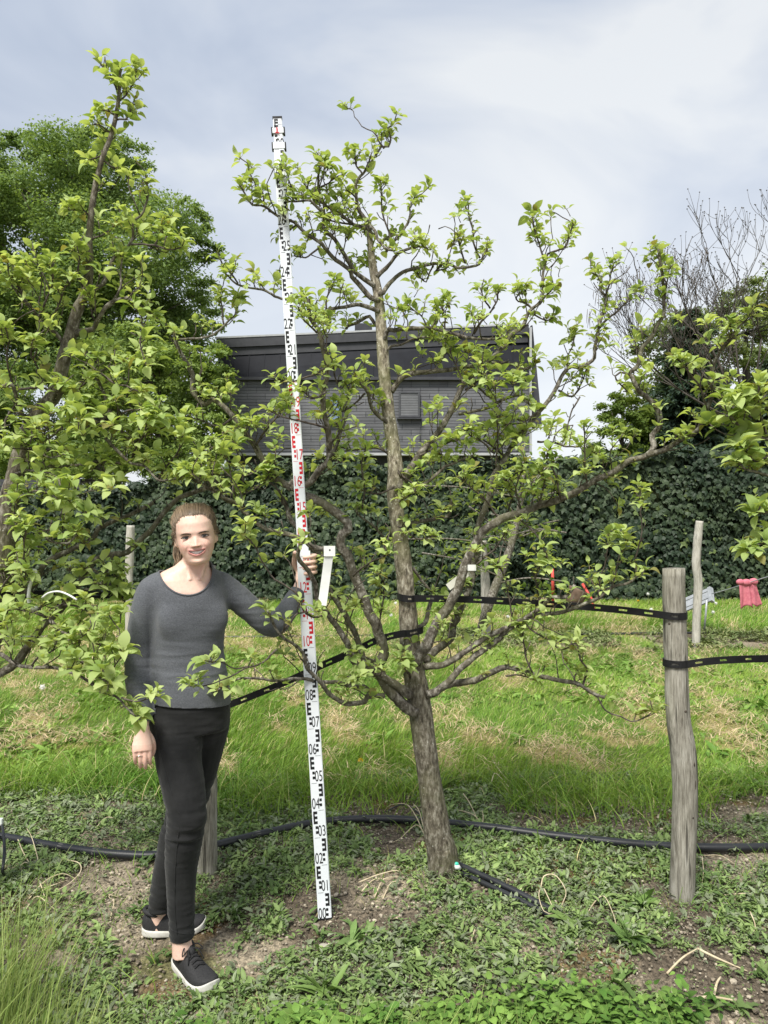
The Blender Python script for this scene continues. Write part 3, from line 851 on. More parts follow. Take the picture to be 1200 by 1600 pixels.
# fascia below the roof edge and pale flashing on top
M['fascia'] = noise_mat("dark_fascia", [(.3, (.042, .044, .05)), (.7, (.06, .062, .07))], scale=4, rough=.6, bump=.05)
M['flash'] = noise_mat("pale_metal_edge", [(.3, (.34, .355, .37)), (.7, (.44, .45, .46))], scale=4, rough=.45, bump=0)
def sloped(name, z0l, z1l, z0r, z1r, y0, y1, mt, xa=xl, xb=xr):
    V = np.array([(xa, y0, z0l), (xb, y0, z0r), (xb, y1, z0r), (xa, y1, z0l), (xa, y0, z1l), (xb, y0, z1r), (xb, y1, z1r), (xa, y1, z1l)])
    Fq = np.array([[0, 1, 2, 3], [4, 7, 6, 5], [0, 4, 5, 1], [1, 5, 6, 2], [2, 6, 7, 3], [3, 7, 4, 0]])
    return MB().add(V, Fq).build(name, mt, hr, smooth=False)
sloped("fascia", z_top_l - .36, z_top_l - .06, z_top_r - .36, z_top_r - .06, HY + .40, HY + DEP + .1, M['fascia'], xl - .05, xr + .02)
sloped("fascia", z_top_l - .62, z_top_l - .365, z_top_r - .62, z_top_r - .365, HY + .47, HY + .75, M['fascia'], xl - .02, xr)
sloped("roof_edge_flashing", z_top_l - .057, z_top_l, z_top_r - .057, z_top_r, HY + .38, HY + DEP + .12, M['flash'], xl - .06, xr + .03)
sloped("gutter", z_eave - .10, z_eave - .003, z_eave - .10, z_eave - .003, HY + .06, HY + .2, M['fascia'], xl, xr - .1)
sloped("sill_flashing", z_low - .10, z_low - .022, z_low - .10, z_low - .022, HY + .16, HY + .5, M['flash'], xl, xr)
# verge: white strip and the slanting dark side board at the right
V, Fc = box_vf((xr + .035, HY + .2, (z_top_r + z_low) / 2 - .1), (.035, .06, (z_top_r - z_low) / 2 - .1)); MB().add(V, Fc).build("verge_strip", M['flash'], hr, smooth=False)
a0, a1 = HP(834, 500), HP(850, 662)
V = np.array([(xr + .075, HY + .3, a0[2] - .1), (a0[0] + .02, HY + .3, a0[2] - .1), (a1[0], HY + .3, a1[2]), (xr + .075, HY + .3, a1[2])])
V = np.vstack([V, V + [0, 1.2, 0]])
MB().add(V, np.array([[0, 3, 2, 1], [4, 5, 6, 7], [0, 1, 5, 4], [1, 2, 6, 5], [2, 3, 7, 6], [3, 0, 4, 7]])).build("side_board", M['fascia'], hr, smooth=False)
V, Fc = box_vf(HP(568, 516, 2), (.30, .2, .2)); MB().add(V, Fc).build("chimney", M['house_dark'], hr, smooth=False)
# windows: two closed roller shutters, one reflecting pane
M['frame_w'] = noise_mat("dark_window_frame", [(.3, (.055, .058, .065)), (.7, (.08, .083, .09))], scale=5, rough=.5, bump=0)
m, nt, b = new_mat("window_glass"); b.inputs["Base Color"].default_value = (.28, .36, .46, 1); b.inputs["Roughness"].default_value = .05; b.inputs["Metallic"].default_value = 1.0
M['glass'] = m
M['shutter'] = noise_mat("grey_roller_shutter", [(.3, (.15, .155, .165)), (.7, (.20, .205, .215))], scale=4, rough=.45, bump=0)
def window(px0, py0, px1, py1, glass):
    a, c = HP(px0, py0, .18), HP(px1, py1, .18)
    x0, x1, z1, z0 = a[0], c[0], a[2], c[2]; y_ = HY + .20; w = .06
    f = MB()
    for (ca, h_) in ((((x0 + x1) / 2, y_, z1 - w / 2), ((x1 - x0) / 2, .05, w / 2)), (((x0 + x1) / 2, y_, z0 + w / 2), ((x1 - x0) / 2, .05, w / 2)),
                     ((x0 + w / 2, y_, (z0 + z1) / 2), (w / 2, .05, (z1 - z0) / 2 - w)), ((x1 - w / 2, y_, (z0 + z1) / 2), (w / 2, .05, (z1 - z0) / 2 - w))):
        V, Fc = box_vf(ca, h_); f.add(V, Fc)
    fo = f.build("window", M['frame_w'], hr, smooth=False)
    if glass:
        V, Fc = box_vf(((x0 + x1) / 2, y_ + .02, (z0 + z1) / 2), ((x1 - x0) / 2 - w, .01, (z1 - z0) / 2 - w))
        MB().add(V, Fc).build("pane", M['glass'], fo, smooth=False)
    else:
        s = MB(); zz = z0 + w
        while zz < z1 - w - .02:
            hgt = min(.05, z1 - w - zz); V, Fc = box_vf(((x0 + x1) / 2, y_ - .005, zz + hgt / 2), ((x1 - x0) / 2 - w, .022, hgt / 2 - .004))
            s.add(V, Fc); zz += .055
        s.build("shutter", M['shutter'], fo, smooth=False)
    V, Fc = box_vf(((x0 + x1) / 2, HY + .15, z0 - .045), ((x1 - x0) / 2 + .06, .08, .022)); MB().add(V, Fc).build("sill", M['fascia'], fo, smooth=False)
window(623, 612, 656, 652, False)
window(781, 606, 802, 645, False)
window(512, 620, 535, 658, True)
# vent pipe on the slate and eave return
add = MB(); add_tube(add, [HP(657, 655, .16), HP(656, 690, .16)], .008, 6); add.build("cable", M['house_dark'], hr)

# ================================================================== far trees
def far_tree(name, label, cat, trunk, blobs, leaf, dens, cols, group=None, shell=.74, mat='far_leaf', limbs=True, seed=1, gapp=.0):
    """trunk: list of (px,py,d,r m).  blobs: (px,py,r px,d) leaf clumps of the crown"""
    r_ = np.random.default_rng(seed)
    tp = np.array([P(a, b_, d) for a, b_, d, _ in trunk]); base = tp[0].copy(); base[2] = float(ground_h(base[0], base[1]))
    root = empty(name, base); tag(root, label, cat, group)
    t = MB(); add_tube(t, smooth_line(np.column_stack([tp, [q[3] for q in trunk]]), .3)[:, :3], smooth_line(np.column_stack([tp, [q[3] for q in trunk]]), .3)[:, 3], 9, .1, seed)
    ctr = [P(a, b_, d) for a, b_, _, d in blobs]; rad = [q[2] * q[3] / F for q in blobs]
    if limbs:
        top = tp[-1]
        for c_, rr_ in zip(ctr, rad):
            k = int(np.argmin(np.linalg.norm(tp - c_ * [1, 1, .8], axis=1))); st_ = tp[k]
            mid = (st_ + c_) / 2 + [0, 0, -.1 * np.linalg.norm(c_ - st_)]
            add_tube(t, smooth_line([st_, mid, c_], .4), np.linspace(.05 * min(1, rr_), .015, len(smooth_line([st_, mid, c_], .4))), 5)
    t.build("trunk", M['far_bark'], root)
    T = (np.array([[0, -.5, 0], [.34, -.05, .05], [0, .55, -.06], [-.34, -.05, .05]]), np.array([[0, 1, 2, 3]]))
    A, U, Fw, S, Cc = [], [], [], [], []
    for c_, rr_ in zip(ctr, rad):
        n_ = int(dens * 14 * rr_ ** 2 / leaf ** 2)
        # sub-clumps: sprays of leaves on the blob's surface and inside it
        ns = max(6, int(26 * (rr_ / .8) ** 2))
        dv = r_.normal(0, 1, (ns, 3)); dv /= np.linalg.norm(dv, axis=1)[:, None]; dv[:, 2] *= .9
        sc_ = c_ + dv * rr_ * (shell + (1.08 - shell) * r_.random((ns, 1)) ** .7)
        idx = r_.integers(0, ns, n_)
        spread = rr_ * .26
        p_ = sc_[idx] + r_.normal(0, 1, (n_, 3)) * spread * [1, 1, .5]
        A.append(p_)
        U.append(np.tile([0, 0, .9], (n_, 1)) + dv[idx] * .5 + r_.normal(0, .45, (n_, 3)))
        fw_ = dv[idx] * [1, 1, .2] + r_.normal(0, .6, (n_, 3)) + [0, 0, -.25]; Fw.append(fw_)
        S.append(leaf * r_.uniform(.65, 1.3, n_))
        tt = np.clip(.5 + .13 * r_.normal(0, 1, ns)[idx] + .18 * r_.normal(0, 1, n_), 0, 1)[:, None]
        Cc.append(np.array(cols[0]) * (1 - tt) + np.array(cols[1]) * tt)
    A, U, Fw, S, Cc = [np.concatenate(q) for q in (A, U, Fw, S, Cc)]
    mm_ = MB(); scatter_mesh(mm_, T[0], T[1], A, frame(U, Fw), np.repeat(S[:, None], 3, 1), Cc)
    mm_.build("crown", M[mat], root, smooth=False)
    return root

def blobgrid(outline, n, r0, r1, d0, d1, seed):
    """random clumps inside a pixel outline polygon"""
    r_ = np.random.default_rng(seed); o = np.array(outline, float)
    def inside(q):
        c = False; k = len(o) - 1
        for i_ in range(len(o)):
            if (o[i_, 1] > q[1]) != (o[k, 1] > q[1]) and q[0] < (o[k, 0] - o[i_, 0]) * (q[1] - o[i_, 1]) / (o[k, 1] - o[i_, 1]) + o[i_, 0]: c = not c
            k = i_
        return c
    out = []; tries = 0
    lo, hi = o.min(0), o.max(0)
    while len(out) < n and tries < 6000:
        tries += 1
        q = r_.uniform(lo, hi); rr_ = r_.uniform(r0, r1)
        if not inside(q): continue
        if any((q[0] - a[0]) ** 2 + (q[1] - a[1]) ** 2 < (.62 * (rr_ + a[2]) / 1.6) ** 2 for a in out): continue
        out.append((q[0], q[1], rr_, r_.uniform(d0, d1)))
    return out

big = blobgrid([(-130, 260), (-60, 215), (10, 240), (60, 255), (105, 245), (150, 235), (195, 262), (232, 305), (268, 335), (300, 362), (312, 400), (300, 452), (315, 500), (312, 560), (318, 620), (290, 700), (-130, 700)], 60, 38, 58, 21.5, 25, 5)
big += [(150, 222, 24, 23), (110, 225, 22, 23), (20, 222, 20, 23), (60, 228, 26, 23), (205, 245, 26, 23), (310, 345, 20, 22.5), (322, 392, 22, 22.5), (298, 322, 14, 22.5), (336, 398, 12, 22.5), (316, 455, 22, 22.5), (326, 500, 20, 22.5)]
far_tree("broadleaf_tree", "tall dense dark green broadleaf tree rising behind the left pear tree", "tree", [(160, 905, 23.5, .32), (158, 700, 23.5, .28), (150, 500, 23.5, .2), (140, 330, 23.5, .09)], big, .095, 3.6, ((.125, .205, .07), (.265, .365, .125)), "trees beyond the wall", seed=3)
sm = blobgrid([(90, 560), (180, 540), (240, 520), (300, 548), (345, 585), (352, 640), (342, 700), (300, 735), (120, 735)], 22, 24, 36, 18.5, 20, 8)
sm += [(335, 560, 26, 19), (332, 605, 30, 19.3), (30, 735, 40, 19.5), (70, 745, 36, 19.5), (110, 738, 36, 19.5), (-10, 740, 40, 19.5), (338, 650, 28, 19), (328, 695, 32, 19.2), (300, 640, 34, 19.5), (290, 700, 36, 19), (245, 700, 36, 19.3), (200, 700, 36, 19.5), (345, 620, 20, 19), (350, 590, 16, 19), (320, 735, 30, 19), (150, 710, 36, 19.5)]
far_tree("small_tree", "lighter green leafy tree against the left end of the house", "tree", [(240, 900, 19.2, .1), (245, 720, 19.2, .08), (250, 600, 19.2, .04)], sm, .085, 4.2, ((.14, .22, .06), (.32, .42, .13)), "trees beyond the wall", seed=4)
rt = blobgrid([(985, 600), (1000, 540), (1040, 500), (1080, 478), (1140, 462), (1200, 455), (1280, 450), (1280, 700), (1000, 700)], 34, 22, 36, 24, 27, 12)
far_tree("broadleaf_tree", "mid green broadleaf tree behind the bare catalpa at the right", "tree", [(1170, 905, 25.5, .25), (1168, 700, 25.5, .2), (1165, 520, 25.5, .07)], rt, .10, 3.4, ((.11, .16, .06), (.25, .31, .12)), "trees beyond the wall", seed=6)
bu = [(955, 640, 20, 20.4), (975, 625, 18, 20.6), (990, 650, 22, 20.3), (965, 670, 24, 20.2), (995, 690, 26, 20.5), (950, 705, 22, 20.3), (1010, 665, 20, 20.7), (975, 715, 26, 20.4)]
far_tree("bush", "bright rounded bush left of the dark conifer", "bush", [(972, 905, 20.5, .06), (972, 700, 20.5, .05), (973, 640, 20.5, .03)], bu, .08, 6.5, ((.09, .15, .03), (.21, .29, .06)), seed=7)

# conifer: drooping tiers of needle sprays
def conifer(px_, base_d, top_py, low_py, halfw, label, seed):
    r_ = np.random.default_rng(seed)
    top = P(px_, top_py, base_d); low = P(px_, low_py, base_d)
    b0 = np.array([top[0], base_d, float(ground_h(top[0], base_d))])
    root = empty("conifer", b0); tag(root, label, "conifer", "trees beyond the wall")
    t = MB(); add_tube(t, [b0, (b0 + top) / 2, top], [.22, .14, .02], 8)
    A, U, Fw, S, Cc = [], [], [], [], []
    H = top[2] - 1.2; W = halfw * base_d / F
    zz = 1.2; k = 0
    while zz < top[2] - .1:
        f = 1 - (zz - 1.2) / H
        nb_ = 9
        for b_ in range(nb_):
            a = r_.uniform(0, 6.28); L = W * (f ** .75 * .95 + .08) * r_.uniform(.7, 1.1)
            s_ = np.array([b0[0], b0[1], zz]); e = s_ + np.array([math.cos(a) * L, math.sin(a) * L, -.22 * L + .1 * r_.normal()])
            mid = (s_ + e) / 2 + [0, 0, .1 * L]
            ln = smooth_line([s_, mid, e], .15); add_tube(t, ln, np.linspace(.03, .008, len(ln)), 4)
            n_ = int(190 * L / 1.2) + 20
            tt = r_.random(n_) ** .7
            p_ = ln[(tt * (len(ln) - 1)).astype(int)] + r_.normal(0, .08, (n_, 3)) * [1, 1, .5]
            A.append(p_); U.append(np.tile([0, 0, 1.0], (n_, 1)) + r_.normal(0, .3, (n_, 3)))
            Fw.append(np.tile(np.array([math.cos(a), math.sin(a), -.5]), (n_, 1)) + r_.normal(0, .45, (n_, 3)))
            S.append(r_.uniform(.09, .20, n_))
            q = np.clip(.4 + .3 * r_.normal(0, 1, n_), 0, 1)[:, None]; Cc.append(np.array([.05, .085, .06]) * (1 - q) + np.array([.12, .18, .12]) * q)
        zz += .19
    t.build("trunk", M['far_bark'], root)
    T = (np.array([[-.16, 0, 0], [.16, 0, 0], [.22, .5, .02], [0, 1, -.05], [-.22, .5, .02]]), np.array([[0, 1, 2, 3, 4]]))
    A, U, Fw, S, Cc = [np.concatenate(q) for q in (A, U, Fw, S, Cc)]
    mm_ = MB(); scatter_mesh(mm_, T[0], T[1], A, frame(U, Fw), np.repeat(S[:, None], 3, 1), Cc)
    mm_.build("crown", M['far_leaf'], root, smooth=False)
conifer(1075, 21.0, 485, 760, 135, "dark blue-green conifer with drooping boughs at the right", 21)
conifer(1215, 22.5, 540, 760, 110, "dark conifer at the right edge behind the pear leaves", 22)

# bare catalpa with last year's pods
def catalpa():
    r_ = np.random.default_rng(31)
    D0 = 18.5
    b0 = P(1168, 905, D0); b0[2] = 0
    root = empty("catalpa_tree", b0); tag(root, "leafless catalpa with upright bare twigs and hanging thin pods", "tree", "trees beyond the wall")
    t, tw, pods = MB(), MB(), []
    j = P(1165, 668, D0)
    add_tube(t, smooth_line([b0, (b0 + j) / 2 + [.05, 0, 0], j], .3), np.linspace(.12, .075, len(smooth_line([b0, (b0 + j) / 2 + [.05, 0, 0], j], .3))), 9, .1)
    tips = []
    def grow(p, d, L, r, lev):
        n = 4; pts = [p]; dd = d.copy()
        for k in range(n):
            dd = dd + r_.normal(0, .10, 3) + np.array([0, 0, .09 if lev > 0 else .04]); dd /= np.linalg.norm(dd); pts.append(pts[-1] + dd * L / n)
        add_tube(t if lev < 1 else tw, pts, np.linspace(r, r * .6, n + 1), 6 if lev < 1 else 3)
        if lev >= 4 or L < .24: tips.append(pts[-1]); return
        for k in range(3):
            q = pts[-1] if k == 0 else pts[r_.integers(2, n + 1)]
            nd = dd + r_.normal(0, .48, 3) * [1, .9, .6]; nd[2] = abs(nd[2]) * .9 + .15; nd /= np.linalg.norm(nd)
            grow(q, nd, L * r_.uniform(.55, .78), max(r * .60, .006), lev + 1)
    for (tx, ty, td) in ((975, 470, 18.3), (1035, 430, 18.5), (960, 580, 18.4), (1000, 500, 18.0), (1060, 470, 18.8), (1110, 470, 18.2), (1160, 420, 18.6), (1210, 420, 18.2), (1250, 480, 18.8), (1020, 560, 18.6), (985, 560, 18.2)):
        e = P(tx, ty, td); v_ = e - j; L = np.linalg.norm(v_)
        grow(j + r_.normal(0, .03, 3), v_ / L, L * .55, .034, 0)
    for q in tips:
        tw.add(ICO[0] * [.017, .017, .014] + q, ICO[1])
        if r_.random() < .5 and len(pods) < 97:
            for k in range(r_.integers(1, 4)):
                s_ = q - [0, 0, r_.uniform(0, .25)] + r_.normal(0, .05, 3)
                L = r_.uniform(.22, .42); e = s_ + [r_.normal(0, .05), r_.normal(0, .04), -L]
                pods.append([s_, (s_ + e) / 2 + r_.normal(0, .015, 3), e])
    t.build("trunk", M['far_bark'], root); tw.build("twigs", M['far_bark'], root)
    pm_ = noise_mat("dry_pod", [(.3, (.06, .045, .035)), (.7, (.12, .095, .075))], scale=10)
    for q in pods:
        pb_ = MB(); add_tube(pb_, q, [.006, .0095, .004], 3); pb_.build("pod", pm_, root)
catalpa()
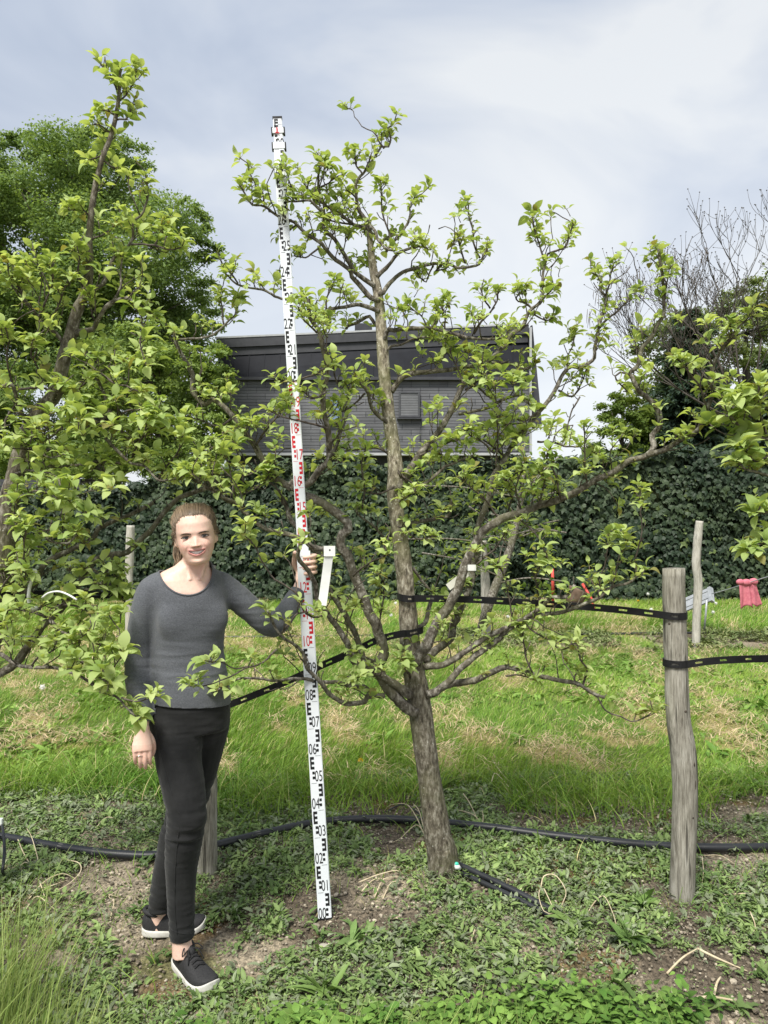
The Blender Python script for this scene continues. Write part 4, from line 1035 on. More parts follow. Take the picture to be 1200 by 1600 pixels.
# ================================================================== pear trees: limbs traced as real 3-D branches, spurs and leaves grown on them
# each line:  radius px start, end | depth start, end | leaf density | x,y x,y ... (photo pixels, each turned into a point at its depth)
MAIN_TRUNK = "24 4 3.13 3.16 0 | 694,1372 689,1330 682,1290 673,1230 664,1165 657,1112 652,1075 644,1030 639,985 636,935 631,885 622,822 616,772 618,727 607,645 600,580 597,530 594,492 590,455 585,432 579,387 576,345"
MAIN_TRUNK_R = [25, 22.5, 20.5, 19, 18.2, 18.4, 18.2, 16.5, 15.5, 13.5, 13.5, 12.5, 12, 12, 10, 9.5, 8.8, 8.2, 7.6, 7, 5.2, 4]
MAIN = """
12 9 3.10 2.95 .25 | 652,1115 632,1107 612,1085 597,1060 594,1042 597,1020 594,992 585,975 577,950 565,925 552,900 540,867 530,850 537,835 546,827 542,814 525,800 500,782 475,766 452,753
8 3.5 2.95 2.72 1.2 | 455,762 482,755 502,737 512,717 516,705 512,670 505,642 510,610 512,575 510,550 500,532 491,515 482,497 482,467
8 3.5 2.95 2.95 1.1 | 455,762 425,745 415,720 400,695 385,677 365,652 347,635 335,624 322,630 310,620 299,607 295,585 285,560 277,535 271,515 255,506
3 1.8 2.95 3.0 1.1 | 279,530 320,527 342,520 357,505 368,490 373,465
2 1.3 2.98 2.98 1.4 | 350,508 345,480 343,455
9 4 3.10 2.76 .5 | 642,1087 612,1065 585,1052 565,1040 552,1025 540,1002 522,977 507,952 495,932 490,917 480,892 472,867 474,835
5 3 3.04 2.95 .5 | 594,1036 575,1027 560,1020 549,1022
7.5 4.5 3.12 3.0 .4 | 640,1078 600,1060 570,1035 557,1005 552,982 540,957 530,940 520,917 512,892 500,870 487,855 472,830 460,810 450,790 437,775
6 2.5 3.02 2.70 .7 | 600,1087 580,1085 572,1092 560,1099 540,1097 517,1085 502,1072 492,1057 482,1040 472,1020 457,1005 440,990 427,977 417,952
2.2 1.5 2.72 2.70 .8 | 440,990 452,975 470,962 498,955
5 2 3.05 2.62 .5 | 580,1084 565,1075 550,1072 525,1067 502,1062 475,1060 450,1060 425,1061 400,1060 372,1064 340,1078
2.2 1.2 2.68 2.42 .12 | 432,1015 405,1038 384,1046 355,1058 324,1069 297,1072
1.8 1.1 2.62 2.42 .08 | 392,1042 368,1044 350,1037 320,1032
6 3 2.78 2.72 .7 | 517,861 490,852 475,846 450,837 427,829 405,820 385,802 372,790 355,777 340,767 318,752 290,735
3 1.8 2.78 2.6 1.1 | 372,790 350,781 335,772 315,757 300,740
2.5 1.3 2.75 2.62 .8 | 515,958 492,965 475,950 462,928 430,905 415,880 395,855 380,835
12 3 3.10 2.92 .45 | 648,1036 665,1007 682,977 700,950 715,927 722,900 730,867 745,840 755,827 775,815 792,806 815,800 840,790 865,784 900,770 925,752 955,737 982,720 1010,710 1022,697 1026,680 1030,660 1025,637 1012,620 997,607 985,590 980,584 995,567 1002,547 1015,530 1030,505 1036,492 1037,467 1034,437 1029,407 1029,390
2.5 1.5 2.94 2.94 1 | 983,586 970,580 962,588 968,605 980,612
2 1.3 2.92 2.9 1.2 | 1036,480 1042,467 1045,448 1046,420
6 2.5 2.95 2.62 .5 | 1010,712 1045,702 1065,687 1087,672 1102,645 1110,612 1112,600 1119,562 1135,530 1140,500
2.5 1.5 2.68 2.55 1.3 | 1104,640 1095,610 1080,580 1060,560
2 1.4 2.65 2.55 1.4 | 1125,548 1150,520 1165,500 1175,480
9 2.5 3.18 3.38 .6 | 664,1035 682,1012 705,997 710,977 722,945 732,915 740,880 744,860 750,830 760,790 772,745 790,715 810,682 840,645 862,615 882,585 895,572 907,572 927,562 930,545 934,520 940,497 945,472 942,450 940,432
2.2 1.3 3.38 3.38 1.3 | 945,470 951,450 955,432 960,410
2.8 1.4 3.38 3.36 1.2 | 937,512 948,502 960,490 975,475 990,457 998,450
5.5 4 3.2 3.35 .3 | 653,1005 655,985 662,970 671,945 680,925
3.5 2.2 3.16 3.2 .9 | 645,887 660,905 675,917 690,935
7.5 3.5 3.08 2.92 .8 | 664,1042 695,1037 720,1025 745,1007 775,990 800,977 825,960 845,950 862,941 880,932 893,924 898,914
8 2.5 3.06 2.92 .9 | 690,1075 705,1060 720,1042 750,1017 780,997 792,987 817,970 845,957 880,955 910,942 935,932 960,917 977,909 995,900
1.8 1.2 2.92 2.9 1.6 | 995,902 1000,870 1002,830 1001,795 1000,765
1.8 1.2 2.92 2.9 1.6 | 955,920 960,895 972,867 980,845
1.8 1.2 2.94 2.9 1.6 | 935,932 942,900 946,870 950,835
9 3.4 3.1 2.98 .25 | 668,1085 682,1077 697,1070 720,1067 747,1060 763,1047 787,1040 802,1044 827,1051 850,1061 880,1066 907,1074 930,1084 945,1090
2 1.2 3.0 2.95 .5 | 915,1077 930,1090 950,1110 970,1122 987,1127 1005,1122 1020,1112
2.5 1.6 3.0 3.0 .6 | 910,1074 911,1050 906,1030 902,1008
2.2 1.6 3.0 3.02 .2 | 904,1073 902,1058 904,1046
2 1.4 3.0 2.98 1 | 832,1051 822,1032 818,1000 816,977
2 1.4 2.98 2.92 1.2 | 817,972 840,985 855,996 880,1010 900,1005
2 1.2 3.0 3.0 .5 | 790,1056 815,1058 835,1062
6 3 3.14 3.28 .5 | 612,612 627,597 640,587 670,579 700,574 737,570 770,571 800,572 817,577 835,570
8.5 2.6 3.12 3.26 .5 | 622,765 638,737 655,712 675,685 695,660 707,642 717,615 727,595 750,575 770,557 787,537 800,525 815,507 830,487 845,472 848,455 851,425 854,405
2.2 1.3 3.26 3.26 1.4 | 851,408 842,380 834,355 832,340
2.6 1.4 3.26 3.26 1 | 854,405 858,399 882,390 890,372 896,350
2 1.3 3.24 3.2 1.2 | 832,490 847,498 857,502 866,495
2 1.3 3.24 3.26 1.3 | 833,484 818,476 811,468 822,445
2 1.3 3.25 3.25 1.3 | 847,470 858,458 866,445
3.5 2.4 3.16 3.05 .6 | 717,647 735,646 760,637 785,627 807,621 820,624 830,635
2.6 1.8 3.18 3.1 .6 | 727,609 742,607 760,615 768,622
5 2.4 3.14 3.0 .9 | 600,530 608,520 618,512 650,512 680,516 705,520 730,524 755,527 785,525 797,515
2.8 1.5 3.05 3.0 1.2 | 740,522 755,502 767,482 777,462 779,452
2 1.3 3.03 3.02 1.3 | 766,482 757,465 750,450
2 1.3 3.08 3.08 1.3 | 695,517 690,495 687,478 694,462
2 1.3 3.08 3.08 1.3 | 672,515 681,495 682,475
2 1.3 3.1 3.1 1.2 | 667,511 657,492 640,480 636,476
3 1.8 3.14 3.1 1 | 604,548 612,542 627,535 650,529 672,527
5 2.2 3.14 3.22 .55 | 591,460 600,455 612,440 630,425 647,416 672,412 700,414 720,416 747,410 752,400 760,390
2.2 1.3 3.22 3.22 1.3 | 750,403 744,380 740,355 736,335 732,318
2 1.3 3.2 3.2 1.2 | 727,411 722,392 716,377
2 1.2 3.2 3.2 1 | 677,414 672,430 665,437 657,433 652,425
2 1.2 3.2 3.2 1 | 690,414 682,425 697,420
5 2 3.14 3.1 .9 | 589,432 602,420 615,405 625,395 640,390 655,382 667,387
3.6 2 3.14 3.08 .9 | 577,352 585,362 592,380 605,392 617,392
3 1.6 3.1 3.1 1 | 604,393 612,386 617,380 627,360 637,340 645,325 652,307
2.4 1.4 3.1 3.1 1.3 | 612,384 602,350 593,330 592,300 594,282
4.2 1.6 3.15 3.12 1.1 | 576,348 565,330 557,315 555,290 564,275 572,262 586,245 597,232 604,226 608,216 610,206 612,196
2 1.2 3.12 3.1 1.4 | 557,310 552,298 542,295 536,297
2 1.2 3.12 3.12 1.2 | 600,232 594,220 589,212
2 1.2 3.12 3.12 1.4 | 566,272 556,258 554,240
4 2 3.14 3.0 1.2 | 578,358 552,350 530,332 510,322 490,310 480,297 474,285
2.4 1.4 3.1 3.05 1 | 555,352 535,347 512,345 498,338
5.5 2 3.14 2.98 .9 | 585,447 570,434 557,422 540,400 525,377 510,355 505,340 504,312 502,290 501,260 500,245
3.4 1.6 3.0 2.95 .9 | 503,330 495,320 482,316 465,314 450,315
2.2 1.2 2.96 2.94 1.2 | 463,312 456,290 450,272 446,258
2 1.2 3 3 1.2 | 501,292 512,285 522,278
5.8 1.8 3.14 2.9 .8 | 592,470 580,462 567,450 550,432 545,427 520,400 500,382 475,362 457,347 437,336 415,326 395,320 382,302 376,290
2 1.2 2.92 2.92 1.2 | 415,326 411,310 409,298
2.2 1.4 3.02 3 1.2 | 500,384 485,402 470,404 460,400
2 1.2 3.02 3 1.2 | 462,352 450,365 438,368
5 2.8 3.14 2.98 .8 | 592,487 580,483 565,479 540,481 510,484 498,492 494,503
3.4 1.6 3.0 2.92 .7 | 500,487 480,475 460,470 440,464 415,455 390,447 372,442 355,435 350,430 345,407
2 1.3 2.94 2.93 1.2 | 372,443 366,430 360,424
2 1.3 3 3 1.2 | 510,484 512,462 522,438
2 1.3 3 3 1.2 | 508,488 514,505 513,520
4.4 3 3.15 3.2 .3 | 597,512 590,503 577,496 562,497 547,507 541,514
4.5 3 3.14 3.02 .8 | 610,665 587,642 570,615 557,597 555,582
2.2 1.6 3.14 3.2 .8 | 604,640 580,615 567,592
4 2.6 2.98 3.0 .9 | 520,712 528,698 537,670 540,650 540,627 548,600
3 1.8 3.14 3.0 .9 | 600,855 600,846 580,825 562,807 558,790
2.2 1.4 3.02 2.98 1.2 | 565,800 569,762 567,730 572,700
2.4 1.6 3.14 3.1 1 | 616,715 590,705 555,702 535,699
4.5 2.4 3.13 3.05 1 | 618,785 657,760 675,745 692,732 710,722 740,712
5.5 2.8 3.13 3.18 .7 | 625,820 655,815 685,810 702,802 707,780
2.6 1.5 3.13 3.05 1.1 | 618,732 630,745 642,757 650,770
2.2 1.3 3.1 3 1.5 | 775,730 775,690 775,650 776,620 772,600
2.2 1.3 3.1 3 1.3 | 772,708 757,695 737,682 725,672
2 1.3 3.13 3.15 1 | 724,600 715,580 707,552 702,530
2 1.3 2.98 2.9 1.5 | 877,782 867,745 860,722 855,705
2 1.3 2.95 2.9 1.5 | 917,755 916,730 914,687 912,665
2.4 1.4 3.2 3 1.4 | 840,690 862,691 882,694 912,702 935,710
2.4 1.4 3.36 3.36 1.2 | 872,610 895,615 907,602 917,575
1.8 1.2 3.34 3.3 1 | 906,620 892,650 882,695
1.8 1.2 3.36 3.36 1.2 | 886,578 890,555 894,540 896,522
2 1.3 3.05 2.9 1.3 | 815,800 805,770 810,745 820,720
2.2 1.3 3.05 2.95 1.3 | 780,812 760,780 740,760 715,745
2 1.3 3.05 2.95 1.3 | 800,804 830,825 850,850 858,880
2 1.3 3 2.95 1.2 | 845,952 842,925 836,900 845,880
2 1.3 3.02 2.98 1.2 | 800,977 795,940 790,905 780,885
2.6 1.6 3.05 3.05 .8 | 745,882 762,867 775,852 787,832
2.2 1.4 2.96 2.8 1.3 | 552,900 575,885 592,870 610,862
2 1.4 2.98 2.86 1.2 | 590,985 595,950 597,915 590,895
2 1.3 3 2.88 1.2 | 597,1058 575,1050 555,1062
2.2 1.4 3.1 2.95 1.2 | 641,1060 634,1040 625,1030
3 1.5 2.82 2.8 .8 | 340,767 318,755 300,745 280,735
2.6 1.4 2.95 2.85 .8 | 385,677 360,690 330,700 305,716
2.6 1.4 2.95 2.85 .8 | 415,720 390,738 360,745 332,742
2.4 1.4 2.95 2.85 .8 | 425,745 402,760 380,772
2.6 1.4 2.95 2.85 .8 | 365,652 342,664 312,660 288,650
2.6 1.4 2.95 2.9 .8 | 400,695 420,672 438,650 448,622
2.4 1.4 3.0 2.9 .8 | 450,790 432,762 412,748
2.4 1.4 2.8 2.75 .8 | 372,790 364,760 352,725 348,700
2.4 1.4 2.8 2.75 .8 | 355,777 335,745 322,718
2.4 1.4 3.1 3.0 .8 | 570,615 546,638 520,650
2.4 1.4 3.0 2.95 .8 | 540,627 530,592 516,562
2.6 1.4 2.75 2.7 .9 | 510,575 482,590 452,598 428,588
2.6 1.4 2.75 2.7 .9 | 512,670 482,660 450,652 422,642
2.2 1.4 2.75 2.7 .9 | 510,612 486,620 466,604
2.2 1.4 2.72 2.62 1.2 | 495,520 475,500 466,480
2.4 1.4 3.1 3.05 .8 | 655,712 680,702 705,690
2.4 1.4 3.3 3.2 .8 | 790,715 762,692 740,680
2.4 1.4 3.3 3.2 .8 | 840,645 815,660 788,664
2.4 1.4 3.1 3.0 .8 | 792,806 800,770 790,745
2.4 1.4 3.0 2.9 .8 | 840,790 850,760 840,735
2.4 1.4 3.1 3.0 .8 | 616,760 590,770 560,765
2.4 1.4 3.1 3.0 .8 | 622,822 650,840 680,838
"""
LEFT_TRUNK = "24 2.5 2.95 2.98 0 | -75,1395 -62,1280 -45,1140 -25,1020 -8,940 4,870 12,800 22,752 35,700 50,660 70,635 88,610 102,550 110,525 120,487 132,462 139,435 140,400 139,375 142,342 147,302 154,270 161,244 170,222 177,200 184,165 187,132 188,108"
LEFT_TRUNK_R = [30, 25, 24, 23, 22, 20, 17, 14, 13, 12, 11.5, 11, 10, 9.5, 8.5, 7.5, 6.5, 5.8, 5.4, 5, 4.6, 4.2, 4, 3.8, 3.6, 3, 2.4, 2]
LEFT = """
10 4.5 2.95 3.0 .25 | -45,1090 -10,1058 22,1035 40,1015 55,995 72,972 92,950 110,927 130,902 145,880 160,872 180,867 200,857 225,840 242,825 262,797 280,780 305,768 335,760
7.5 4 2.95 3.02 .4 | -12,955 20,940 50,912 75,885 110,860 125,850 145,837 160,825 185,810 215,797 240,785
6 4 2.95 2.72 .6 | -20,968 15,950 45,949 62,952 82,975 95,1000
5 2 2.9 2.5 .6 | -40,1030 0,1024 32,1037 62,1042 100,1049 135,1059 160,1072 180,1087 200,1106 214,1122
3.2 1.8 2.7 2.5 .6 | 95,985 105,997 125,1025 150,1055 172,1070
2.4 1.5 2.75 2.7 1 | 50,1040 62,1025 82,1018 90,1000
2 1.3 2.5 2.42 1 | 190,1090 215,1098 232,1092 246,1088
2 1.3 2.6 2.5 1.2 | 160,1070 185,1040 192,1020
3.5 2.4 2.95 2.9 .6 | 105,890 140,892 165,897 185,885
3.5 2.4 2.93 2.88 .6 | 112,920 140,908 180,912 200,920
3.5 2.4 2.93 2.85 .6 | 110,922 140,916 175,920 195,940
4.4 3 2.95 2.9 .8 | 40,718 67,727 100,730 135,727 175,725 192,725
3.8 2 2.9 2.75 1.3 | 165,685 180,707 205,720 225,732 247,750 265,748 285,744
4.2 2.8 2.97 2.9 .7 | 105,530 120,542 132,552 140,562 150,587 160,617 172,640 182,657 192,677 212,690
3.4 2.2 2.97 2.9 .8 | 90,610 105,608 125,599 155,582 185,567 200,560
6 2.6 2.97 2.9 .6 | 112,530 125,522 140,510 155,495 175,477 187,470 197,467 217,477 235,490 245,498
4.2 1.8 2.97 2.95 1.0 | 138,462 145,455 160,440 172,420 180,400 195,392 205,370 212,350 222,327 229,300 229,278
3 1.6 2.97 2.95 1.1 | 174,476 182,462 185,450 186,425 192,400
2.4 1.4 2.95 2.92 1.2 | 205,382 240,385 267,391 285,385
2.2 1.3 2.95 2.95 1.1 | 242,385 252,365 258,345
4.2 2 2.97 2.85 1.1 | 108,548 85,522 67,505 55,492 45,482 35,460 37,430 40,407
2.6 1.5 2.85 2.8 1.3 | 42,478 30,455 18,430 12,410
2.6 1.5 2.85 2.8 1.3 | 60,496 72,470 82,440 83,410
2.4 1.4 2.9 2.8 1.3 | 70,508 88,480 100,455 110,430
5.5 3.5 2.95 2.85 .8 | 52,662 45,665 35,652 30,625 20,600 0,605
2.8 1.8 2.85 2.78 1.1 | 30,608 62,607 87,610 100,600
3 1.6 2.95 2.75 1.3 | 52,695 62,692 82,675 100,655 112,640
3 1.6 2.95 2.75 1.3 | 42,700 57,702 75,715 95,712
3.4 2 2.9 2.7 1.2 | 10,812 40,825 67,840 82,845 107,847 120,835
3 1.6 2.9 2.65 1.3 | 15,790 45,775 70,768 90,780
3 1.6 2.92 2.7 1.3 | 25,740 50,735 75,742 95,760 110,785
2.8 1.5 2.9 2.7 1.4 | 100,730 112,755 125,780 135,805
2.8 1.5 2.9 2.7 1.4 | 150,727 165,745 175,765
2.6 1.5 2.88 2.7 1.4 | 205,720 215,700 225,680 232,660
2.6 1.5 2.88 2.7 1.4 | 182,657 200,645 225,640 250,650
2.6 1.5 2.88 2.7 1.4 | 172,640 160,655 140,665 130,680
2.6 1.5 2.9 2.75 1.4 | 212,690 240,680 262,670 280,660
2.6 1.5 2.88 2.72 1.4 | 247,750 262,730 275,705 285,680
2.6 1.5 2.9 2.76 1.4 | 155,582 175,600 200,605 220,615
2.6 1.5 2.9 2.76 1.3 | 217,477 225,510 220,540 228,570
2.6 1.5 2.9 2.76 1.3 | 150,590 130,600 118,625 108,660
2.4 1.4 2.9 2.76 1.4 | 30,625 18,650 8,680 0,700
2.4 1.4 2.9 2.76 1.4 | 20,600 12,570 14,540 8,510
2.4 1.4 2.9 2.76 1.4 | 62,607 60,580 50,555 52,530
2.6 1.4 2.9 2.7 1.3 | -5,930 20,905 35,880 38,850 42,820
2.4 1.4 2.9 2.72 1.2 | 35,938 40,915 42,890
2 1.2 2.98 2.98 1.2 | 182,140 168,112 160,100 155,92
2 1.2 2.98 2.98 1.2 | 186,158 202,146 209,124 213,108
2 1.2 2.98 2.98 1.3 | 183,187 195,192 202,178 208,160
2.2 1.2 2.98 2.97 1.3 | 174,208 165,204 152,200 144,195
2 1.2 2.98 2.98 1.3 | 179,180 170,176 161,172
2 1.2 2.98 2.98 1.1 | 165,240 155,246 140,250
2 1.2 2.98 2.95 1 | 142,345 128,330 118,325 110,328
2 1.2 2.98 2.98 1 | 160,250 172,258 185,262
2.2 1.2 2.97 2.93 1.2 | 140,376 160,370 172,365 185,350
2.2 1.2 2.97 2.9 1.2 | 132,455 126,430 122,405 120,385
2 1.2 2.7 2.55 1.2 | 125,1025 128,1000 140,985
2.4 1.4 2.85 2.65 1.2 | 90,945 110,948 130,955 150,975 160,995
2.4 1.4 2.85 2.65 1.2 | 95,990 120,985 145,1000 165,1012
"""
RIGHT_TRUNK = "24 12 2.85 2.9 0 | 1352,1400 1345,1250 1332,1100 1320,950 1318,800 1320,650 1324,520"
RIGHT_TRUNK_R = [30, 25, 23, 22, 18, 14, 10]
RIGHT = """
6 2 2.85 2.6 .9 | 1320,800 1285,740 1250,700 1215,690 1180,678 1150,662 1135,642
4 1.8 2.85 2.6 1 | 1322,850 1280,790 1240,760 1200,742 1172,735 1150,722
4 1.8 2.85 2.6 1 | 1320,900 1270,860 1230,845 1195,850 1168,857
3.5 1.8 2.85 2.6 1 | 1320,830 1260,805 1215,800 1180,802
3 1.5 2.7 2.6 1.4 | 1180,678 1172,650 1160,630 1150,618
3 1.5 2.7 2.6 1.4 | 1200,685 1190,650 1185,620
2.5 1.5 2.7 2.6 1.3 | 1210,690 1200,712 1182,715 1165,700
"""

# places in the picture that stay clear of random spurs: the woman, parts of the staff
def clear_of_subject(p):
    d = p[1]
    if d < 0.3: return False
    x = 600 + p[0] * F / d; y = 800 - (p[2] - CAMZ) * F / d
    if d < 2.95 and 248 < x < 350 and 772 < y < 905: return False
    if d < 2.80 and 190 < x < 372 and 880 <= y < 1210: return False
    if d < 2.95 and 455 < x < 505 and 850 < y < 930: return False
    if d < 2.85 and 340 < x < 470 and 890 < y < 1000: return rng.random() < .25
    if d < 3.0:
        sx = 508 - 75 * (1435 - y) / 1257.0
        if abs(x - sx) < 20 and y < 1435: return rng.random() < (.3 if y > 480 else .6)
    return True

def pear_leaf():
    """folded, pointed oval blade on a short stalk, along +Y"""
    V, Fc = [], []
    for k, (t, w) in enumerate([(0, .05), (.12, .34), (.32, .58), (.56, .60), (.78, .42), (.92, .18), (1.0, .015)]):
        z = .16 * math.sin(t * 2.4) - .36 * t * t
        V += [(-w * .5, t, z + .13 * w), (0, t, z), (w * .5, t, z + .13 * w)]
    for k in range(6):
        a = 3 * k
        Fc += [[a, a + 1, a + 4, a + 3], [a + 1, a + 2, a + 5, a + 4]]
    return np.array(V), np.array(Fc)
PEAR = pear_leaf()

class Pear:
    def __init__(s, seed):
        s.rs = np.random.default_rng(seed)
        s.tw = MB(); s.pos, s.fwd, s.up, s.size, s.col = [], [], [], [], []
    def rosette(s, p, axis, n, size):
        r = s.rs
        axis = axis / np.linalg.norm(axis)
        a = axis * .6 + np.array([0, 0, .75]); a /= np.linalg.norm(a)
        ref = np.array([1.0, 0, 0]) if abs(a[0]) < .8 else np.array([0, 1.0, 0])
        u = np.cross(a, ref); u /= np.linalg.norm(u); w = np.cross(a, u)
        th0 = r.uniform(0, 6.28)
        tone = r.normal(0, .18)
        for k in range(n):
            th = th0 + k * 2.4 + r.normal(0, .3)
            el = r.uniform(.05, .75) if k < n - 2 else r.uniform(.6, 1.25)
            f = (u * math.cos(th) + w * math.sin(th)) * math.cos(el) + a * math.sin(el)
            f = f + np.array([0, 0, -.12]) + r.normal(0, .12, 3); f /= np.linalg.norm(f)
            pet = .006 + .012 * r.random()
            q = p + f * pet + a * r.uniform(-.012, .006)
            L = size * r.uniform(.5, 1.25)
            s.tw.add(*tube_vf([p, p + f * pet * .5, q + f * .002], [.0010, .0009, .0008], 3, cap=False)[:2], col=(2.6, 3.2, 1.0))
            s.pos.append(q); s.fwd.append(f); s.up.append(a * .8 + np.array([0, 0, .5]) + r.normal(0, .28, 3)); s.size.append(L)
            t = np.clip(.5 + tone + r.normal(0, .16), 0, 1)
            c = np.array([.235, .34, .095]) * (1 - t) + np.array([.53, .62, .26]) * t
            if r.random() < .03: c = np.array([.25, .24, .08])
            s.col.append(c)
    def spur(s, p, d, L, size, r0=.0026, leafy=True):
        r = s.rs
        d = d / np.linalg.norm(d)
        mid = p + d * L * .5 + r.normal(0, .10 * L, 3)
        e = p + d * L + np.array([0, 0, .18 * L]) + r.normal(0, .06 * L, 3)
        if L < .065: pts = np.array([p, mid, e])
        else:                                    # crooked twig
            q = [p]; dd = d.copy(); n_ = max(3, int(L / .028))
            for k in range(n_):
                dd = dd + r.normal(0, .30, 3) + [0, 0, .10]; dd /= np.linalg.norm(dd); q.append(q[-1] + dd * L / n_)
            pts = np.array(q); mid, e = pts[-2], pts[-1]
        n = len(pts)
        rad = np.linspace(r0, r0 * .55, n); rad[-1] = r0 * .9     # swollen bud at the end
        add_tube(s.tw, pts, rad, 5, .25, int(r.integers(1e6)))
        if leafy:
            s.rosette(np.asarray(e), np.asarray(e) - mid, int(r.integers(4, 9)), size * r.uniform(.8, 1.15))
    def limb(s, line, dens, size, tipw=True):
        """spurs and short twigs along one resampled limb (x y z r)"""
        r = s.rs
        P3, rad = line[:, :3], line[:, 3]
        seg = np.linalg.norm(np.diff(P3, axis=0), axis=1); cum = np.concatenate([[0], np.cumsum(seg)]); L = cum[-1]
        x = r.uniform(.0, .05)
        while x < L:
            k = min(np.searchsorted(cum, x), len(P3) - 1); t = x / L
            rr_ = rad[k]
            thick = np.clip(1.0 - (rr_ - .006) / .022, .12, 1)
            if r.random() < dens * thick * (.45 + .55 * t) * 1.5:
                p = P3[k]; tg = P3[min(k + 1, len(P3) - 1)] - P3[max(k - 1, 0)]; tg /= np.linalg.norm(tg) + 1e-9
                o = r.normal(0, 1, 3); o -= tg * np.dot(o, tg); o /= np.linalg.norm(o) + 1e-9
                d = o * .8 + np.array([0, 0, .75]) + tg * .35
                long = r.random() < (.32 if (rr_ > .0042 and t < .85) else .05)
                l_ = r.uniform(.07, .22) if long else r.uniform(.012, .055)
                e = p + d / np.linalg.norm(d) * l_
                if clear_of_subject(e):
                    s.spur(p + o * rr_ * .6, d, l_, size * r.uniform(.85, 1.1), .0028 if long else .0024, r.random() < .74)
                    if long:
                        for m_ in range(int(r.integers(1, 4))):
                            q = p + (e - p) * r.uniform(.35, .8); dd = d + r.normal(0, .7, 3)
                            if clear_of_subject(q): s.spur(q, dd, r.uniform(.012, .035), size * .9, .002)
            x += r.uniform(.022, .05)
        if tipw:
            d = P3[-1] - P3[max(len(P3) - 4, 0)]
            s.rosette(P3[-1], d + np.array([0, 0, .01]), int(r.integers(6, 10)), size)
            for m_ in (2, 4):
                if len(P3) > m_ + 1: s.spur(P3[-1 - m_], d / (np.linalg.norm(d) + 1e-9) + r.normal(0, .7, 3), .015, size * .9, .002)
    def leaves(s, name, parent, mat):
        pos, fw, up = np.array(s.pos), np.array(s.fwd), np.array(s.up)
        sz = np.array(s.size)
        wj = s.rs.uniform(.85, 1.15, len(sz)); bend = s.rs.uniform(.4, 1.6, len(sz))
        mm = MB(); scatter_mesh(mm, PEAR[0], PEAR[1], pos, frame(up, fw), np.stack([sz * wj, sz, sz * bend], -1), np.array(s.col))
        return mm.build(name, mat, parent)

def parse(line):
    a, b_ = line.split("|")
    return [float(q) for q in a.split()], [tuple(float(t) for t in q.split(",")) for q in b_.split()]

def rows(txt):
    for ln in txt.strip().splitlines():
        v, pts = parse(ln)
        yield (*v, pts)

def pear_tree(label, trunk, trunk_r, limbs, seed, size, grafts=False, only_limb_px=2.9):
    head, pts = trunk.split("|"); _, _, d0, d1, _ = map(float, head.split())
    pts = [tuple(float(t) for t in q.split(",")) for q in pts.split()]
    n = len(pts)
    ctl = np.array([[*P(a, b_, d0 + (d1 - d0) * i / (n - 1)), trunk_r[i] * d0 / F] for i, (a, b_) in enumerate(pts)])
    base = ctl[0, :3].copy(); gz = float(ground_h(base[0], base[1]))
    ctl[0, 2] = min(ctl[0, 2], gz - .04)
    root = empty("pear_tree", (base[0], base[1], gz)); tag(root, label, "pear tree", "pear trees in the row")
    T = Pear(seed)
    ln = smooth_line(ctl, .02)
    tm = MB(); add_tube(tm, ln[:, :3], ln[:, 3], 22, .16, seed)
    # roots flare
    if grafts:
        for a in np.linspace(0, 6.28, 6)[:-1]:
            e = base + [math.cos(a) * .10, math.sin(a) * .07, -.05]
            q = smooth_line([ctl[1, :3] + [math.cos(a) * .03, math.sin(a) * .03, .02], base + [math.cos(a) * .048, math.sin(a) * .042, .03], e], .02)
            add_tube(tm, q, np.linspace(.03, .022, len(q)), 8, .2, 3)
    tm.build("trunk", M['bark' if grafts else 'dark_bark'], root)
    up = ln[int(len(ln) * .55):]
    T.limb(up, .26, size, tipw=True)
    for r0, r1, a0, a1, dens, pp in rows(limbs):
        m_ = len(pp)
        rs = np.random.default_rng(int(pp[0][0] * 7 + pp[0][1]))
        L = np.cumsum([0] + [math.hypot(pp[i + 1][0] - pp[i][0], pp[i + 1][1] - pp[i][1]) for i in range(m_ - 1)]); L = L / L[-1]
        c = np.array([[*P(x, y, a0 + (a1 - a0) * L[i]), (r0 + (r1 - r0) * L[i] ** .8) * (a0 + (a1 - a0) * L[i]) / F * .73] for i, (x, y) in enumerate(pp)])
        c[1:-1, :3] += rs.normal(0, .006, (m_ - 2, 3)) if m_ > 2 else 0
        q = smooth_line(c, .012 if r0 < 4 else .016)
        k = rs.normal(0, 1, (len(q), 3)); k = (k + np.roll(k, 1, 0) + np.roll(k, 2, 0)) / 3
        q[1:-1, :3] += k[1:-1] * .0022                                   # crooked growth
        q[:, 3] *= 1 + .16 * np.abs(fbm(np.arange(len(q)) * .45, np.full(len(q), r0), oct=2, seed=int(r0 * 10)))
        thick = r0 >= only_limb_px
        if thick:
            mm = MB(); add_tube(mm, q[:, :3], q[:, 3], 12, .22, int(r0 * 100)); mm.build("limb", M['limb'], root)
        else:
            add_tube(T.tw, q[:, :3], q[:, 3], 7, .22, int(r0 * 100))
        my = np.mean([b_ for _, b_ in pp]); dens *= (3.1 if 520 < my < 880 else 1.2) * (1 if grafts else 1.35)
        T.limb(q, dens, size * (1.10 if my > 500 else 1.0), tipw=r1 < 3.4)
    o = T.tw.build("twigs", M['twig_t'], root)
    T.leaves("leaves", root, M['leaf'])
    return root, T

